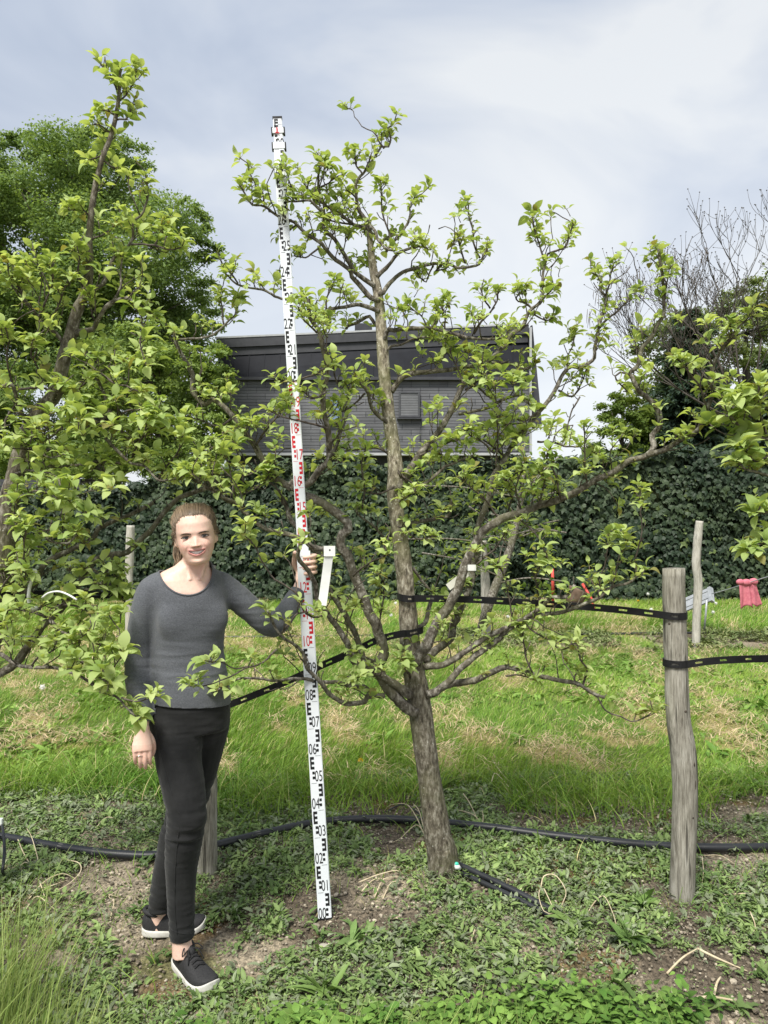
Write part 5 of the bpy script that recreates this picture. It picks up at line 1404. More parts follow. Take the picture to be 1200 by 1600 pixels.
M['twig_t'] = noise_mat("pear_twig_tinted", [(.3, (.030, .023, .019)), (.6, (.11, .092, .075)), (.8, (.27, .25, .21))], scale=60, bump=.4, bdist=.002, tint=True)
main_root, _m = pear_tree("central pear tree with the measuring staff in front of its spreading crown", MAIN_TRUNK, MAIN_TRUNK_R, MAIN, 11, .0365, True)
left_root, _l = pear_tree("left pear tree, cut by the picture edge, with a tall thin leader above the woman", LEFT_TRUNK, LEFT_TRUNK_R, LEFT, 12, .043)
right_root, _r = pear_tree("pear tree of which only leafy branch ends reach in at the right edge", RIGHT_TRUNK, RIGHT_TRUNK_R, RIGHT, 13, .050)
# ================================================================== the woman
_sb = G(508, 1434); STAFF0 = _sb.copy(); STAFF1 = P(433, 178, 2.98)
STAFF_L = float(np.linalg.norm(STAFF1 - STAFF0)); DM = STAFF_L / 30.45
def staff_pt(dm): return STAFF0 + (STAFF1 - STAFF0) * (dm * DM / STAFF_L)

def loft_vf(cen, A, B, seg=28, power=2.0, cap=True):
    cen, A, B = [np.asarray(q, float) for q in (cen, A, B)]
    n = len(cen); a = np.linspace(0, 2 * math.pi, seg, endpoint=False)
    pw = np.broadcast_to(np.asarray(power, float), (n,))[:, None]
    ca = np.sign(np.cos(a)) * np.abs(np.cos(a))[None] ** (2 / pw); sa = np.sign(np.sin(a)) * np.abs(np.sin(a))[None] ** (2 / pw)
    V = cen[:, None] + A[:, None] * ca[..., None] + B[:, None] * sa[..., None]
    V = V.reshape(-1, 3)
    i = np.arange(n - 1)[:, None] * seg; j = np.arange(seg)[None]; k = (j + 1) % seg
    Q = np.stack([i + j, i + k, i + seg + k, i + seg + j], -1).reshape(-1, 4)
    V = np.vstack([V, cen[0], cen[-1]]); s = np.arange(seg)
    T = np.vstack([np.stack([np.full(seg, n * seg), (s + 1) % seg, s], -1), np.stack([np.full(seg, n * seg + 1), (n - 1) * seg + s, (n - 1) * seg + (s + 1) % seg], -1)])
    return V, Q, T
def add_loft(mb, *a, **k):
    V, Q, T = loft_vf(*a, **k); n0 = mb.n; mb.add(V, Q); mb.lv.append((T + n0).ravel()); mb.ls.append(np.full(len(T), 3))
def ico2(sub=3):
    bm = bmesh.new(); bmesh.ops.create_icosphere(bm, subdivisions=sub, radius=1)
    V = np.array([v.co[:] for v in bm.verts]); Fc = np.array([[v.index for v in f.verts] for f in bm.faces]); bm.free(); return V, Fc
ICO3 = ico2(3)
def add_ell(mb, c, ax):
    ax = np.asarray(ax, float); ax = np.diag(ax) if ax.ndim == 1 else ax
    mb.add(ICO3[0] @ ax + np.asarray(c), ICO3[1])

def remesh(mb, voxel, it=6, fac=.5):
    me = mb.mesh("tmp", None)
    o = bpy.data.objects.new("tmp", me); C.objects.link(o)
    r_ = o.modifiers.new("r", 'REMESH'); r_.mode = 'VOXEL'; r_.voxel_size = voxel
    if it:
        s_ = o.modifiers.new("s", 'SMOOTH'); s_.factor = fac; s_.iterations = it
    dg = bpy.context.evaluated_depsgraph_get(); dg.update()
    out = bpy.data.meshes.new_from_object(o.evaluated_get(dg), depsgraph=dg)
    bpy.data.objects.remove(o); bpy.data.meshes.remove(me)
    return out
def mverts(me):
    v = np.zeros(len(me.vertices) * 3, np.float32); me.vertices.foreach_get("co", v); return v.reshape(-1, 3).astype(float)
def mnormals(me):
    v = np.zeros(len(me.vertices) * 3, np.float32); me.vertices.foreach_get("normal", v); return v.reshape(-1, 3).astype(float)
def setverts(me, v): me.vertices.foreach_set("co", v.astype(np.float32).ravel()); me.update()
def settint(me, c):
    at = me.attributes.get("tint") or me.attributes.new("tint", 'FLOAT_COLOR', 'POINT')
    q = np.ones((len(me.vertices), 4), np.float32); q[:, :3] = c; at.data.foreach_set("color", q.ravel())
def smoothshade(me): me.polygons.foreach_set("use_smooth", np.ones(len(me.polygons), bool)); me.update()
def cut(me, point, normal, center, radius):
    """clean planar cut, only near `center`; the side the normal points to goes away"""
    bm = bmesh.new(); bm.from_mesh(me)
    c = Vector(center); p = Vector(point); nn = Vector(normal).normalized()
    fs = [f for f in bm.faces if (f.calc_center_median() - c).length < radius]
    geom = list({v for f in fs for v in f.verts}) + list({e for f in fs for e in f.edges}) + fs
    bmesh.ops.bisect_plane(bm, geom=geom, plane_co=p, plane_no=nn)
    dead = [f for f in bm.faces if (f.calc_center_median() - c).length < radius and (f.calc_center_median() - p).dot(nn) > 0]
    bmesh.ops.delete(bm, geom=dead, context='FACES')
    bm.to_mesh(me); bm.free(); me.update()
def bvh_of(me):
    bm = bmesh.new(); bm.from_mesh(me); b_ = BVHTree.FromBMesh(bm); bm.free(); return b_

YAW = R(24)
fr = np.array([math.sin(YAW), -math.cos(YAW), 0]); rt = np.array([math.cos(YAW), math.sin(YAW), 0])
wbase = G(285, 1530)
woman = empty("person", (wbase[0], 2.7, float(ground_h(wbase[0], 2.7))))
tag(woman, "smiling young woman in a charcoal long-sleeved top and black jeans holding the measuring staff", "person")

TORSO = [(1140, 297, .128, .100), (1105, 297, .139, .106), (1080, 296, .138, .103), (1050, 294, .130, .094), (1020, 293, .121, .086), (995, 295, .120, .088), (970, 297, .124, .094),
         (945, 297, .127, .095), (922, 294, .130, .088), (905, 292, .124, .076), (893, 294, .100, .064), (884, 299, .068, .055), (874, 303, .051, .050), (862, 306, .0465, .048), (846, 309, .046, .048)]
def torso(mb, g, lo=0, hi=99):
    s = [(P(cx, py, 2.70 + (.012 if py < 880 else 0)), a, b_) for py, cx, a, b_ in TORSO if lo <= py <= hi or hi == 99]
    add_loft(mb, [q[0] for q in s], [rt * (q[1] + g) for q in s], [fr * (q[2] + g) for q in s], seg=40, power=2.25)
    for sgn in (-1, 1):
        c = P(298, 964, 2.70) + rt * sgn * .054 + fr * .064
        add_ell(mb, c, np.array([rt * (.068 + g), fr * (.029 + g), np.array([0, 0, .070 + g])]))
        if sgn == 1: add_ell(mb, P(298, 958, 2.70) + fr * .052, np.array([rt * (.112 + g), fr * (.040 + g), np.array([0, 0, .075 + g])]))
        c = P(297, 1118, 2.70) + rt * sgn * .055 - fr * .06
        add_ell(mb, c, np.array([rt * (.075 + g), fr * (.06 + g), np.array([0, 0, .085 + g])]))
RARM = [(256, 912, 2.675, .044), (238, 922, 2.66, .0485), (228, 950, 2.655, .047), (221, 985, 2.66, .0455), (218, 1018, 2.66, .044), (217, 1045, 2.645, .0435), (218, 1080, 2.615, .040), (220, 1110, 2.59, .035), (221, 1131, 2.58, .031)]
LARM = [(330, 908, 2.745, .043), (346, 915, 2.76, .047), (365, 930, 2.775, .046), (390, 950, 2.79, .044), (412, 970, 2.80, .042), (427, 978, 2.81, .041), (440, 966, 2.835, .0385), (454, 945, 2.875, .034), (466, 924, 2.915, .029)]
RLEG = [(270, 1100, 2.685, .088), (276, 1140, 2.665, .085), (279, 1185, 2.64, .0765), (288, 1236, 2.615, .069), (292, 1275, 2.60, .0605), (288, 1305, 2.61, .0575), (284, 1345, 2.63, .0535), (283, 1380, 2.64, .048), (283, 1415, 2.645, .042), (284, 1448, 2.645, .0375), (284, 1468, 2.645, .0365)]
LLEG = [(322, 1100, 2.735, .083), (320, 1140, 2.745, .080), (312, 1185, 2.76, .072), (300, 1235, 2.775, .063), (284, 1280, 2.785, .056), (274, 1310, 2.795, .054), (266, 1345, 2.81, .052), (258, 1380, 2.825, .046), (252, 1410, 2.835, .039), (250, 1425, 2.84, .0375)]
def limb_t(mb, chain, g, seg=22):
    q = smooth_line(np.array([[*P(a, b_, d), r_ + g] for a, b_, d, r_ in chain]), .015)
    add_tube(mb, q[:, :3], q[:, 3], seg)

# ---- head frame: turned a little to the picture's right, tilted
hy, hr_ = R(13), R(7)
hf = np.array([math.sin(hy), -math.cos(hy), -.04]); hf /= np.linalg.norm(hf)
hu = np.array([-math.sin(hr_), 0, math.cos(hr_)]); hu = hu - hf * np.dot(hu, hf); hu /= np.linalg.norm(hu)
hrt = np.cross(hf, hu); hrt /= np.linalg.norm(hrt)
if hrt[0] < 0: hrt = -hrt
HO = P(305.5, 837, 2.665)
def H(u, v, w): return HO + hrt * u + hf * v + hu * w
HEAD = [(-.095, .016, .068, -.040), (-.0905, .029, .078, -.02), (-.083, .041, .084, .02), (-.067, .0515, .087, .045), (-.048, .0600, .088, .066), (-.025, .0655, .088, .082), (0, .067, .0865, .092), (.025, .0690, .0865, .098), (.048, .069, .083, .099), (.068, .0645, .074, .093), (.084, .054, .058, .079), (.095, .038, .036, .058), (.101, .016, .008, .026)]
def head_vf(mb, g=0.0):
    cen = [H(0, (f_ - b_) / 2, w) for w, h_, f_, b_ in HEAD]
    add_loft(mb, cen, [hrt * (h_ * (.955 if w > -.06 else .93) + g) for w, h_, f_, b_ in HEAD], [hf * ((f_ + b_) / 2 + g) for w, h_, f_, b_ in HEAD], seg=48, power=[2.0] * 2 + [2.15] * 7 + [2.05] * 4)

def finger(mb, pts, r0, r1):
    q = smooth_line(np.array(pts), .006); add_tube(mb, q, np.linspace(r0, r1, len(q)), 10); add_ell(mb, q[-1], [r1, r1, r1])

body = MB()
torso(body, -.010)
for ch in (RARM, LARM): limb_t(body, ch, -.008)
limb_t(body, RARM[-2:] + [(222, 1142, 2.572, .027)], -.006); limb_t(body, LARM[-2:] + [(471, 913, 2.93, .029)], -.003)
for ch in (RLEG, LLEG): limb_t(body, ch, -.009)
limb_t(body, [(284, 1450, 2.645, .036), (284, 1472, 2.645, .034), (286, 1492, 2.645, .038)], -.001)
limb_t(body, [(250, 1405, 2.838, .036), (247, 1432, 2.843, .033), (248, 1452, 2.845, .037)], -.001)
head_vf(body)
add_loft(body, [H(0, -.012, -.02), H(0, -.014, -.075), P(305, 880, 2.705), P(303, 893, 2.71), P(300, 905, 2.71)], [hrt * q for q in (.050, .0475, .048, .056, .075)], [hf * q for q in (.05, .049, .05, .052, .055)], seg=30)
for sgn in (-1, 1):     # neck muscles and collar bones
    a = H(sgn * .045, -.03, -.04); b_ = P(300, 905, 2.70) + rt * sgn * .016 + fr * .055
    add_tube(body, smooth_line([a, (a + b_) / 2, b_], .02), .009, 8)
    a = P(301, 906, 2.70) + rt * sgn * .02 + fr * .054; b_ = P(294, 905, 2.70) + rt * sgn * .085 + fr * .035
    add_tube(body, smooth_line([a, (a + b_) / 2 + [0, 0, -.002], b_], .02), .0065, 8)
    c = H(sgn * .0635, -.008, -.010)      # ears
    ax = hrt * sgn * .26 - hf * .95; ax /= np.linalg.norm(ax)
    add_ell(body, c + ax * .006, np.array([ax * .015, np.cross(ax, hu) * .006, hu * .026]))
    rim = [c + ax * (.006 + .014 * math.cos(t)) + hu * (.026 * math.sin(t)) + hrt * sgn * .004 for t in np.linspace(-.9, 2.6, 14)]
    add_tube(body, rim, .0035, 6)
# hanging right hand: back of the hand to the camera, fingers a little curled
W0, K0 = P(222, 1136, 2.575), P(222.5, 1170, 2.55)
hd = (K0 - W0); hd /= np.linalg.norm(hd); hl = np.array([1, .25, 0]); hl -= hd * np.dot(hl, hd); hl /= np.linalg.norm(hl); hn = np.cross(hd, hl); hn = hn if hn[1] < 0 else -hn
sec = [(0, .0235, .019), (.02, .025, .0175), (.045, .030, .016), (.07, .0335, .0145), (.080, .032, .0125)]
add_loft(body, [W0 + hd * q[0] for q in sec], [hl * q[1] for q in sec], [hn * q[2] for q in sec], seg=24, power=2.5)
RING = None
for k, (o, L, c0) in enumerate(((-.0255, .056, .35), (-.009, .068, .28), (.008, .072, .25), (.0245, .064, .30))):
    p = W0 + hd * (.078 - .004 * abs(k - 1.6)) + hl * o + hn * .002
    pts = [p - hd * .02, p]; ang = c0; d_ = L * .42
    for s_ in range(3):
        dv = hd * math.cos(ang) - hn * math.sin(ang) + hl * (-o * 1.2); pts.append(pts[-1] + dv * d_); ang += .42; d_ *= .72
    finger(body, pts, .0078, .0060)
    if k == 1: RING = (pts[2] * .55 + pts[1] * .45, pts[2] - pts[1])
finger(body, [W0 + hd * .02 + hl * .018 - hn * .004, W0 + hd * .045 + hl * .032 - hn * .012, W0 + hd * .072 + hl * .036 - hn * .024, W0 + hd * .090 + hl * .030 - hn * .032], .0100, .0070)
# left hand closed round the staff from behind
SG = staff_pt(13.05)
sx_, sy_, sz_ = SG
wr = P(470, 915, 2.925)
pc = np.array([sx_ - .004, sy_ + .047, sz_ - .014])
add_loft(body, [wr, wr * .5 + pc * .5 + [0, .004, 0], pc, pc + [.012, -.002, .032]], [np.array([.020, 0, -.012]), np.array([.026, 0, -.014]), np.array([.030, -.004, -.016]), np.array([.022, -.003, -.01])],
         [np.array([.005, .020, 0]), np.array([.004, .018, .004]), np.array([.004, .016, .004]), np.array([.003, .013, .002])], seg=22, power=2.4)
for k in range(4):
    zo = .036 - .0205 * k; L = (1.0, 1.08, 1.02, .86)[k]; tl = .004 * k
    b0 = np.array([sx_, sy_, sz_ + zo])
    finger(body, [b0 + [-.008, .047, -.004], b0 + [.020, .040, 0], b0 + [.0405, .018, .001], b0 + [.0405, -.012, .001], b0 + [.026, -.0285, -.001], b0 + [.030 - .026 * L, -.030, -.003]], .0094, .0074)
finger(body, [pc + [-.022, -.004, -.012], pc + [-.036, -.018, .016], np.array([sx_ - .036, sy_ + .006, sz_ + .036]), np.array([sx_ - .033, sy_ - .016, sz_ + .050])], .0118, .0085)

bme = remesh(body, .0026, 5)
bv0 = bvh_of(bme)
def face_v(u, w):
    """distance forward of the smooth face at head coordinates (u, w)"""
    hit = bv0.ray_cast(Vector(H(u, .2, w)), Vector(-hf), .3)
    return .2 - hit[3] if hit[0] is not None else .0
V = mverts(bme); rel = V - HO
u, v_, w = rel @ hrt, rel @ hf, rel @ hu
fm = (v_ > .02) & (np.abs(u) < .08) & (w > -.115) & (w < .11)
def gs(du, dw, su, sw): return np.exp(-.5 * ((du / su) ** 2 + (dw / sw) ** 2))
def mouth_top(uu): return -.0462 + 4.8 * uu ** 2
def mouth_bot(uu): return -.0570 + 16.6 * uu ** 2
def mouth_open(uu, ww):
    return sstep(0, .0016, mouth_top(uu) - ww) * sstep(0, .0016, ww - mouth_bot(uu)) * (np.abs(uu) < .0302)
ramp_n = np.clip((.006 - w) / .034, 0, 1) * sstep(-.0345, -.0280, w)
d = .0165 * ramp_n * np.exp(-.5 * (u / (.0055 + .06 * np.clip(-w, 0, .05))) ** 2)
d += .0050 * gs(np.abs(u) - .0115, w + .0275, .0040, .0042)
d -= .0075 * gs(np.abs(u) - .0300, w - .001, .0125, .0075)
d += .0030 * gs(np.abs(u) - .030, w - .017, .018, .0050)
d += .0075 * gs(np.abs(u) - .040, w + .030, .014, .012)
d -= .0030 * gs(np.abs(u) - .0285 - .25 * (-.033 - w), w + .040, .0035, .009)
d += .0045 * gs(u, w + .088, .014, .010) - .0028 * gs(u, w + .0715, .016, .004)
lip = np.exp(-.5 * ((w - mouth_top(u) - .0022) / .0026) ** 2) + 1.15 * np.exp(-.5 * ((w - mouth_bot(u) + .003) / .0034) ** 2)
lip = lip * sstep(.034, .027, np.abs(u))
d += .0026 * lip
mo = mouth_open(u, w)
d = d * (1 - mo) - .0085 * mo
V[fm] += (hf[None] * d[:, None])[fm]
setverts(bme, V)
skin = np.tile(np.array([.70, .485, .395]), (len(V), 1))
def tintmix(mask, c): 
    global skin
    skin = skin * (1 - mask[:, None]) + np.array(c) * mask[:, None]
fmf = fm.astype(float)
tintmix(fmf * .45 * gs(np.abs(u) - .040, w + .030, .017, .014), (.66, .33, .27))
tintmix(fmf * .3 * gs(u, w + .031, .012, .008), (.66, .35, .28))
tintmix(fmf * np.clip(lip, 0, 1) * .95 * sstep(.036, .024, np.abs(u)) * (np.abs(u) < .034), (.50, .20, .18))
tintmix(fmf * mo, (.10, .03, .025))
tintmix(fmf * .35 * gs(np.abs(u) - .0315, w - .006, .013, .006), (.42, .24, .17))
tintmix(fmf * .75 * gs(np.abs(u) - .0062, w + .0315, .0028, .0015), (.16, .07, .05))
hand = (np.abs(V[:, 0] - W0[0]) < .1) & (V[:, 2] < W0[2] - .05) & (V[:, 2] > .4)
tintmix(hand * .35, (.64, .36, .28))
setverts(bme, V); Nb = mnormals(bme)
NC = P(288, 887, 2.695)
def neck_f(V):
    """positive inside the scoop neck opening"""
    q = V - NC; a = q @ rt; f_ = q @ fr; h = q[:, 2]
    dep = .022 + (.088 - .022) * sstep(-.03, .04, f_)
    wd = .091 - .012 * sstep(0, -.05, f_)
    return np.where(h < 0, 1 - (a / wd) ** 2 - (h / dep) ** 2, 1 - (a / wd) ** 2)
under = (V[:, 2] < NC[2] + .03) & (V[:, 2] > .78) & (neck_f(V) < -.12) & (np.linalg.norm(V - W0, axis=1) > .10) & (np.linalg.norm(V - SG, axis=1) > .16)
V[under] -= Nb[under] * .0075                     # what the clothes cover sits well inside them
setverts(bme, V)
settint(bme, skin); smoothshade(bme)
m, nt, b = new_mat("skin")
at = N(nt, "ShaderNodeAttribute", attribute_name="tint")
nz = N(nt, "ShaderNodeTexNoise", Scale=90, Detail=4); nt.links.new(coords(nt), nz.inputs["Vector"])
rr = ramp(nt, [(.3, (.93, .91, .9)), (.7, (1.05, 1.05, 1.05))]); nt.links.new(nz.outputs["Fac"], rr.inputs["Fac"])
mx = N(nt, "ShaderNodeMix", data_type='RGBA', blend_type='MULTIPLY'); mx.inputs["Factor"].default_value = 1
nt.links.new(at.outputs["Color"], mx.inputs["A"]); nt.links.new(rr.outputs["Color"], mx.inputs["B"])
nt.links.new(mx.outputs["Result"], b.inputs["Base Color"])
b.inputs["Roughness"].default_value = .5; b.inputs["Specular IOR Level"].default_value = .35
b.inputs["Subsurface Weight"].default_value = .12; b.inputs["Subsurface Radius"].default_value = (.012, .005, .003); b.inputs["Subsurface Scale"].default_value = 1.0
bme.materials.clear(); bme.materials.append(m); bme.name = "body"
put("body", bme, woman)
bv1 = bvh_of(bme)

# ---- eyes, brows, teeth
M['eye'] = tint_mat("eye", rough=.12, spec=.5); M['teeth'] = tint_mat("teeth", rough=.25, spec=.5); M['brow'] = tint_mat("brow", rough=.8)
def face_pt(uu, ww, off): 
    hit = bv1.ray_cast(Vector(H(uu, .2, ww)), Vector(-hf), .3)
    return H(uu, .2 - hit[3] + off, ww) if hit[0] is not None else H(uu, .09, ww)
for sgn in (-1, 1):
    ec = np.array([sgn * .0300, .0005]); vb = face_v(sgn * .0300, 0) - .0065
    mb_ = MB(); nu, nw = 31, 17; pts, cols = [], []
    for i_ in range(nu):
        for j_ in range(nw):
            s_ = -1 + 2 * i_ / (nu - 1); t_ = j_ / (nw - 1)
            hi_ = .0050 * (1 - abs(s_) ** 2.2) + .0004 + .0006 * s_ * sgn; lo_ = -.0029 * (1 - abs(s_) ** 2) + .0006 * s_ * sgn
            uu = s_ * .0152; ww = lo_ + (hi_ - lo_) * t_
            vv = math.sqrt(max(.0150 ** 2 - uu * uu - ww * ww, 1e-8)) - .0150 + .0060
            pts.append(H(ec[0] + uu, vb + vv, ec[1] + ww))
            rr_ = math.hypot(uu - .0008, ww - .0008)
            c = (.50, .48, .46)
            if rr_ < .0056: c = (.055, .07, .075)
            if rr_ > .0047 and rr_ < .0057: c = (.03, .033, .036)
            if rr_ < .0023: c = (.006, .006, .006)
            if t_ > .90: c = tuple(np.array(c) * .5)
            cols.append(c)
    i0 = np.arange(nu - 1)[:, None] * nw; j0 = np.arange(nw - 1)[None]
    mb_.add(pts, np.stack([i0 + j0, i0 + nw + j0, i0 + nw + j0 + 1, i0 + j0 + 1], -1).reshape(-1, 4), np.array(cols))
    eo = mb_.build("eye", M['eye'], woman)
    mb_ = MB()                                   # lids and lashes
    up_ = [H(ec[0] + s_ * .0166, vb + .0068 - .0045 * abs(s_) ** 2, ec[1] + .0054 * (1 - abs(s_) ** 2.2) + .0006 * s_ * sgn) for s_ in np.linspace(-1, 1, 15)]
    add_tube(mb_, up_, np.interp(np.linspace(-1, 1, 15) * sgn, [-1, 0, 1], [.0009, .0016, .0017]), 6, col=(.018, .012, .010))
    lo_ = [H(ec[0] + s_ * .0154, vb + .0060 - .004 * abs(s_) ** 2, ec[1] - .0033 * (1 - abs(s_) ** 2) + .0006 * s_ * sgn) for s_ in np.linspace(-1, 1, 13)]
    add_tube(mb_, lo_, .0008, 5, col=(.14, .07, .05))
    mb_.build("eyelashes", M['brow'], woman)
    mb_ = MB(); q = np.linspace(0, 1, 12)
    bu_ = sgn * (.0130 + .0350 * q); bw_ = .0125 + .0038 * np.sin(np.clip(q * 1.25, 0, 1) * 1.9) - .0040 * q ** 3
    add_tube(mb_, [face_pt(a_, c_, .0002) for a_, c_ in zip(bu_, bw_)], .0028 * np.sin(np.pi * (.16 + .82 * q)) ** .6 * (1 - .35 * q), 6, col=(.036, .024, .017))
    mb_.build("eyebrow", M['brow'], woman)
mb_ = MB(); pts, cols = [], []; nu, nw = 81, 10
for i_ in range(nu):
    uu = -.0300 + .060 * i_ / (nu - 1)
    for j_ in range(nw):
        t_ = j_ / (nw - 1); a_, c_ = mouth_top(uu) + .001, mouth_bot(uu) + .0022
        ww = a_ + (max(a_ - c_, 0) * -t_)
        pts.append(H(uu, face_v(uu, -.051) - .0022 - 5 * uu * uu, ww))
        gap = abs(((uu / .0078) % 1) - .5) > .455
        cols.append((.42, .37, .33) if gap else (.78, .75, .70))
i0 = np.arange(nu - 1)[:, None] * nw; j0 = np.arange(nw - 1)[None]
mb_.add(pts, np.stack([i0 + j0, i0 + nw + j0, i0 + nw + j0 + 1, i0 + j0 + 1], -1).reshape(-1, 4), np.array(cols))
mb_.build("teeth", M['teeth'], woman)
rg = MB(); t_ = RING[1] / np.linalg.norm(RING[1]); q = np.cross(t_, hn); q /= np.linalg.norm(q); p_ = np.cross(q, t_)
add_tube(rg, [RING[0] + (q * math.cos(a) + p_ * math.sin(a)) * .0094 for a in np.linspace(0, 6.283, 20)], .0013, 6, col=(.75, .72, .66))
m_r, _, b = new_mat("silver_ring"); b.inputs["Base Color"].default_value = (.8, .78, .74, 1); b.inputs["Metallic"].default_value = 1; b.inputs["Roughness"].default_value = .2
rg.build("ring", m_r, woman)

# ---- hair: combed back from the hairline to a ponytail
m, nt, b = new_mat("hair")
at = N(nt, "ShaderNodeAttribute", attribute_name="tint"); nt.links.new(at.outputs["Color"], b.inputs["Base Color"])
b.inputs["Roughness"].default_value = .42; b.inputs["Specular IOR Level"].default_value = .45
M['hair'] = m
def hairline(th):      # th: angle round the head, 0 = forehead; returns elevation of the hairline (radians above eye level)
    a = abs(th)
    return np.interp(a, [0, .2, .45, .75, 1.0, 1.2, 1.42, 1.6, 1.85, 2.3, 3.15], [.52, .57, .55, .42, .25, .10, -.04, -.12, -.30, -.42, -.46])
ROOT = np.array([0, -.115, .035])     # where the ponytail is tied (u, v, w)
HC = np.array([0, -.012, .012])
def skull_r(dirv):
    dv = hrt * dirv[0] + hf * dirv[1] + hu * dirv[2]
    o = H(*HC); hit = bv0.ray_cast(Vector(o + dv * .25), Vector(-dv), .25)
    return .25 - hit[3] if hit[0] is not None else .09
def strand(th, lift, wob, n=15, t1=1.0, jit=0.0):
    el = hairline(th) + jit
    d0 = np.array([math.sin(th) * math.cos(el), math.cos(th) * math.cos(el), math.sin(el)])
    dr = ROOT - HC; dr /= np.linalg.norm(dr)
    om = math.acos(np.clip(np.dot(d0, dr), -1, 1)); out = []
    for k in range(n):
        t = t1 * k / (n - 1)
        dv = (math.sin((1 - t) * om) * d0 + math.sin(t * om) * dr) / max(math.sin(om), 1e-3)
        dv = dv + np.array([0, 0, .30 * math.sin(t * math.pi) * (1 if abs(th) < 1.3 else .1)]); dv /= np.linalg.norm(dv)
        r_ = skull_r(dv) + (lift + wob * math.sin(t * 9 + th * 7)) * min(1, t * 4.5) - .0025 * max(0, 1 - t * 9)
        out.append(H(*HC) + (hrt * dv[0] + hf * dv[1] + hu * dv[2]) * r_)
    return out
hb = MB(); NT, NK = 150, 15
ths = np.linspace(-math.pi, math.pi, NT, endpoint=False); grid = []
rs = np.random.default_rng(77)
hc0, hc1, hc2 = np.array([.08, .056, .037]), np.array([.19, .136, .09]), np.array([.33, .245, .16])
gcol = []
for k, th in enumerate(ths):
    grid.append(strand(th, .0105 + .0007 * rs.normal(), .0006, NK)); t = np.clip(.5 + .12 * rs.normal(), 0, 1)
    gcol.append(np.tile((hc0 * (1 - t) + hc1 * t), (NK, 1)))
g_ = np.array(grid).reshape(-1, 3); i0 = np.arange(NT)[:, None] * NK; i1 = ((np.arange(NT) + 1) % NT)[:, None] * NK; j0 = np.arange(NK - 1)[None]
hb.add(g_, np.stack([i0 + j0, i0 + j0 + 1, i1 + j0 + 1, i1 + j0], -1).reshape(-1, 4), np.array(gcol).reshape(-1, 3))
for k in range(1500):
    th = rs.uniform(-math.pi, math.pi); t = np.clip(.5 + .3 * rs.normal(), 0, 1)
    c = hc0 * (1 - t) + hc2 * t
    q = strand(th, .0108 + .0025 * rs.random() + (.006 * rs.random() if rs.random() < .06 else 0), .0008, 11, rs.uniform(.6, 1), rs.normal(-.005, .055))
    add_tube(hb, q, np.linspace(.0004, .0008, 11), 3, col=c)
for k in range(160):   # loose fine hairs at the temples and nape
    th = rs.choice([-1, 1]) * rs.uniform(.8, 1.9); p0 = np.array(strand(th, .004, 0, 3)[0])
    e = p0 + hrt * math.copysign(rs.uniform(.002, .016), th) + hu * rs.uniform(-.03, .015) - hf * rs.uniform(-.004, .02)
    add_tube(hb, smooth_line([p0, (p0 + e) / 2 + hrt * rs.normal(0, .004), e], .008), .00045, 3, col=hc1)
hair = hb.build("hair", M['hair'], woman)
pt = MB()
Rw = H(*ROOT)
for k in range(150):
    o = rs.normal(0, 1, 3); o[1] *= .6; t = np.clip(.5 + .3 * rs.normal(), 0, 1)
    e = H(-.060 + rs.normal(0, .014), -.085 + rs.normal(0, .012), -.135 - .03 * rs.random())
    q = smooth_line([Rw + o * .004, Rw + np.array([0, .02, -.02]) + o * .012 + hrt * -.02, H(-.062, -.10, -.06) + o * .011, e], .015)
    add_tube(pt, q, np.linspace(.0022, .0009, len(q)), 4, col=hc0 * (1 - t) + hc2 * t)
pt.build("ponytail", M['hair'], woman)

# ---- grey top
def folds(V, n, amp, mask, kx, kz, seed, tilt=0.0):
    f = fbm(V[:, 0] * kx + V[:, 2] * tilt * kz, V[:, 1] * kx, V[:, 2] * kz, oct=3, seed=seed)
    f = 1 - np.abs(f) * 2.6
    return V + n * (amp * f * mask)[:, None]
sw = MB(); torso(sw, .003, 870, 1112)
for ch in (RARM + [(222, 1150, 2.57, .030)], LARM + [(473, 908, 2.94, .027)]): limb_t(sw, ch, .002)
sme = remesh(sw, .0042, 30)
V = mverts(sme)
def pm0(py, d=2.7): return CAMZ - (py - 800) * d / F
ed = np.zeros(len(sme.edges) * 2, np.int32); sme.edges.foreach_get("vertices", ed); ed = ed.reshape(-1, 2)
deg = np.bincount(ed.ravel(), minlength=len(V))[:, None]
mk = np.exp(-.5 * ((V[:, 2] - pm0(968)) / .055) ** 2) * sstep(-.03, .02, (V - P(297, 960, 2.70)) @ fr) * (V[:, 0] > P(240, 0, 2.68)[0]) * (V[:, 0] < P(362, 0, 2.7)[0])
for _ in range(70):                                   # relax the cloth over the chest
    ac = np.zeros_like(V)
    for k in range(3):
        ac[:, k] = np.bincount(ed[:, 0], V[ed[:, 1], k], len(V)) + np.bincount(ed[:, 1], V[ed[:, 0], k], len(V))
    V = V + (ac / deg - V) * (.6 * mk)[:, None]
setverts(sme, V)
V, Nn = mverts(sme), mnormals(sme)
def pm(py, d=2.7): return CAMZ - (py - 800) * d / F
ar = V[:, 0] < P(248, 0, 2.65)[0]; al = V[:, 0] > P(368, 0, 2.78)[0]; bd = ~(ar | al)
zz = V[:, 2]
msk = bd * (.12 + .50 * np.exp(-.5 * ((zz - pm(1035)) / .08) ** 2)) + ar * (.12 + .5 * np.exp(-.5 * ((zz - pm(1035)) / .05) ** 2)) + al * .6
V = folds(V, Nn, .0042, msk, 5, 26, 5, .55)
V = folds(V, Nn, .0014, bd * np.exp(-.5 * ((zz - pm(925)) / .05) ** 2) * sstep(.10, .16, np.abs((V - P(296, 925, 2.7)) @ rt + .0)), 10, 26, 8, -.8)
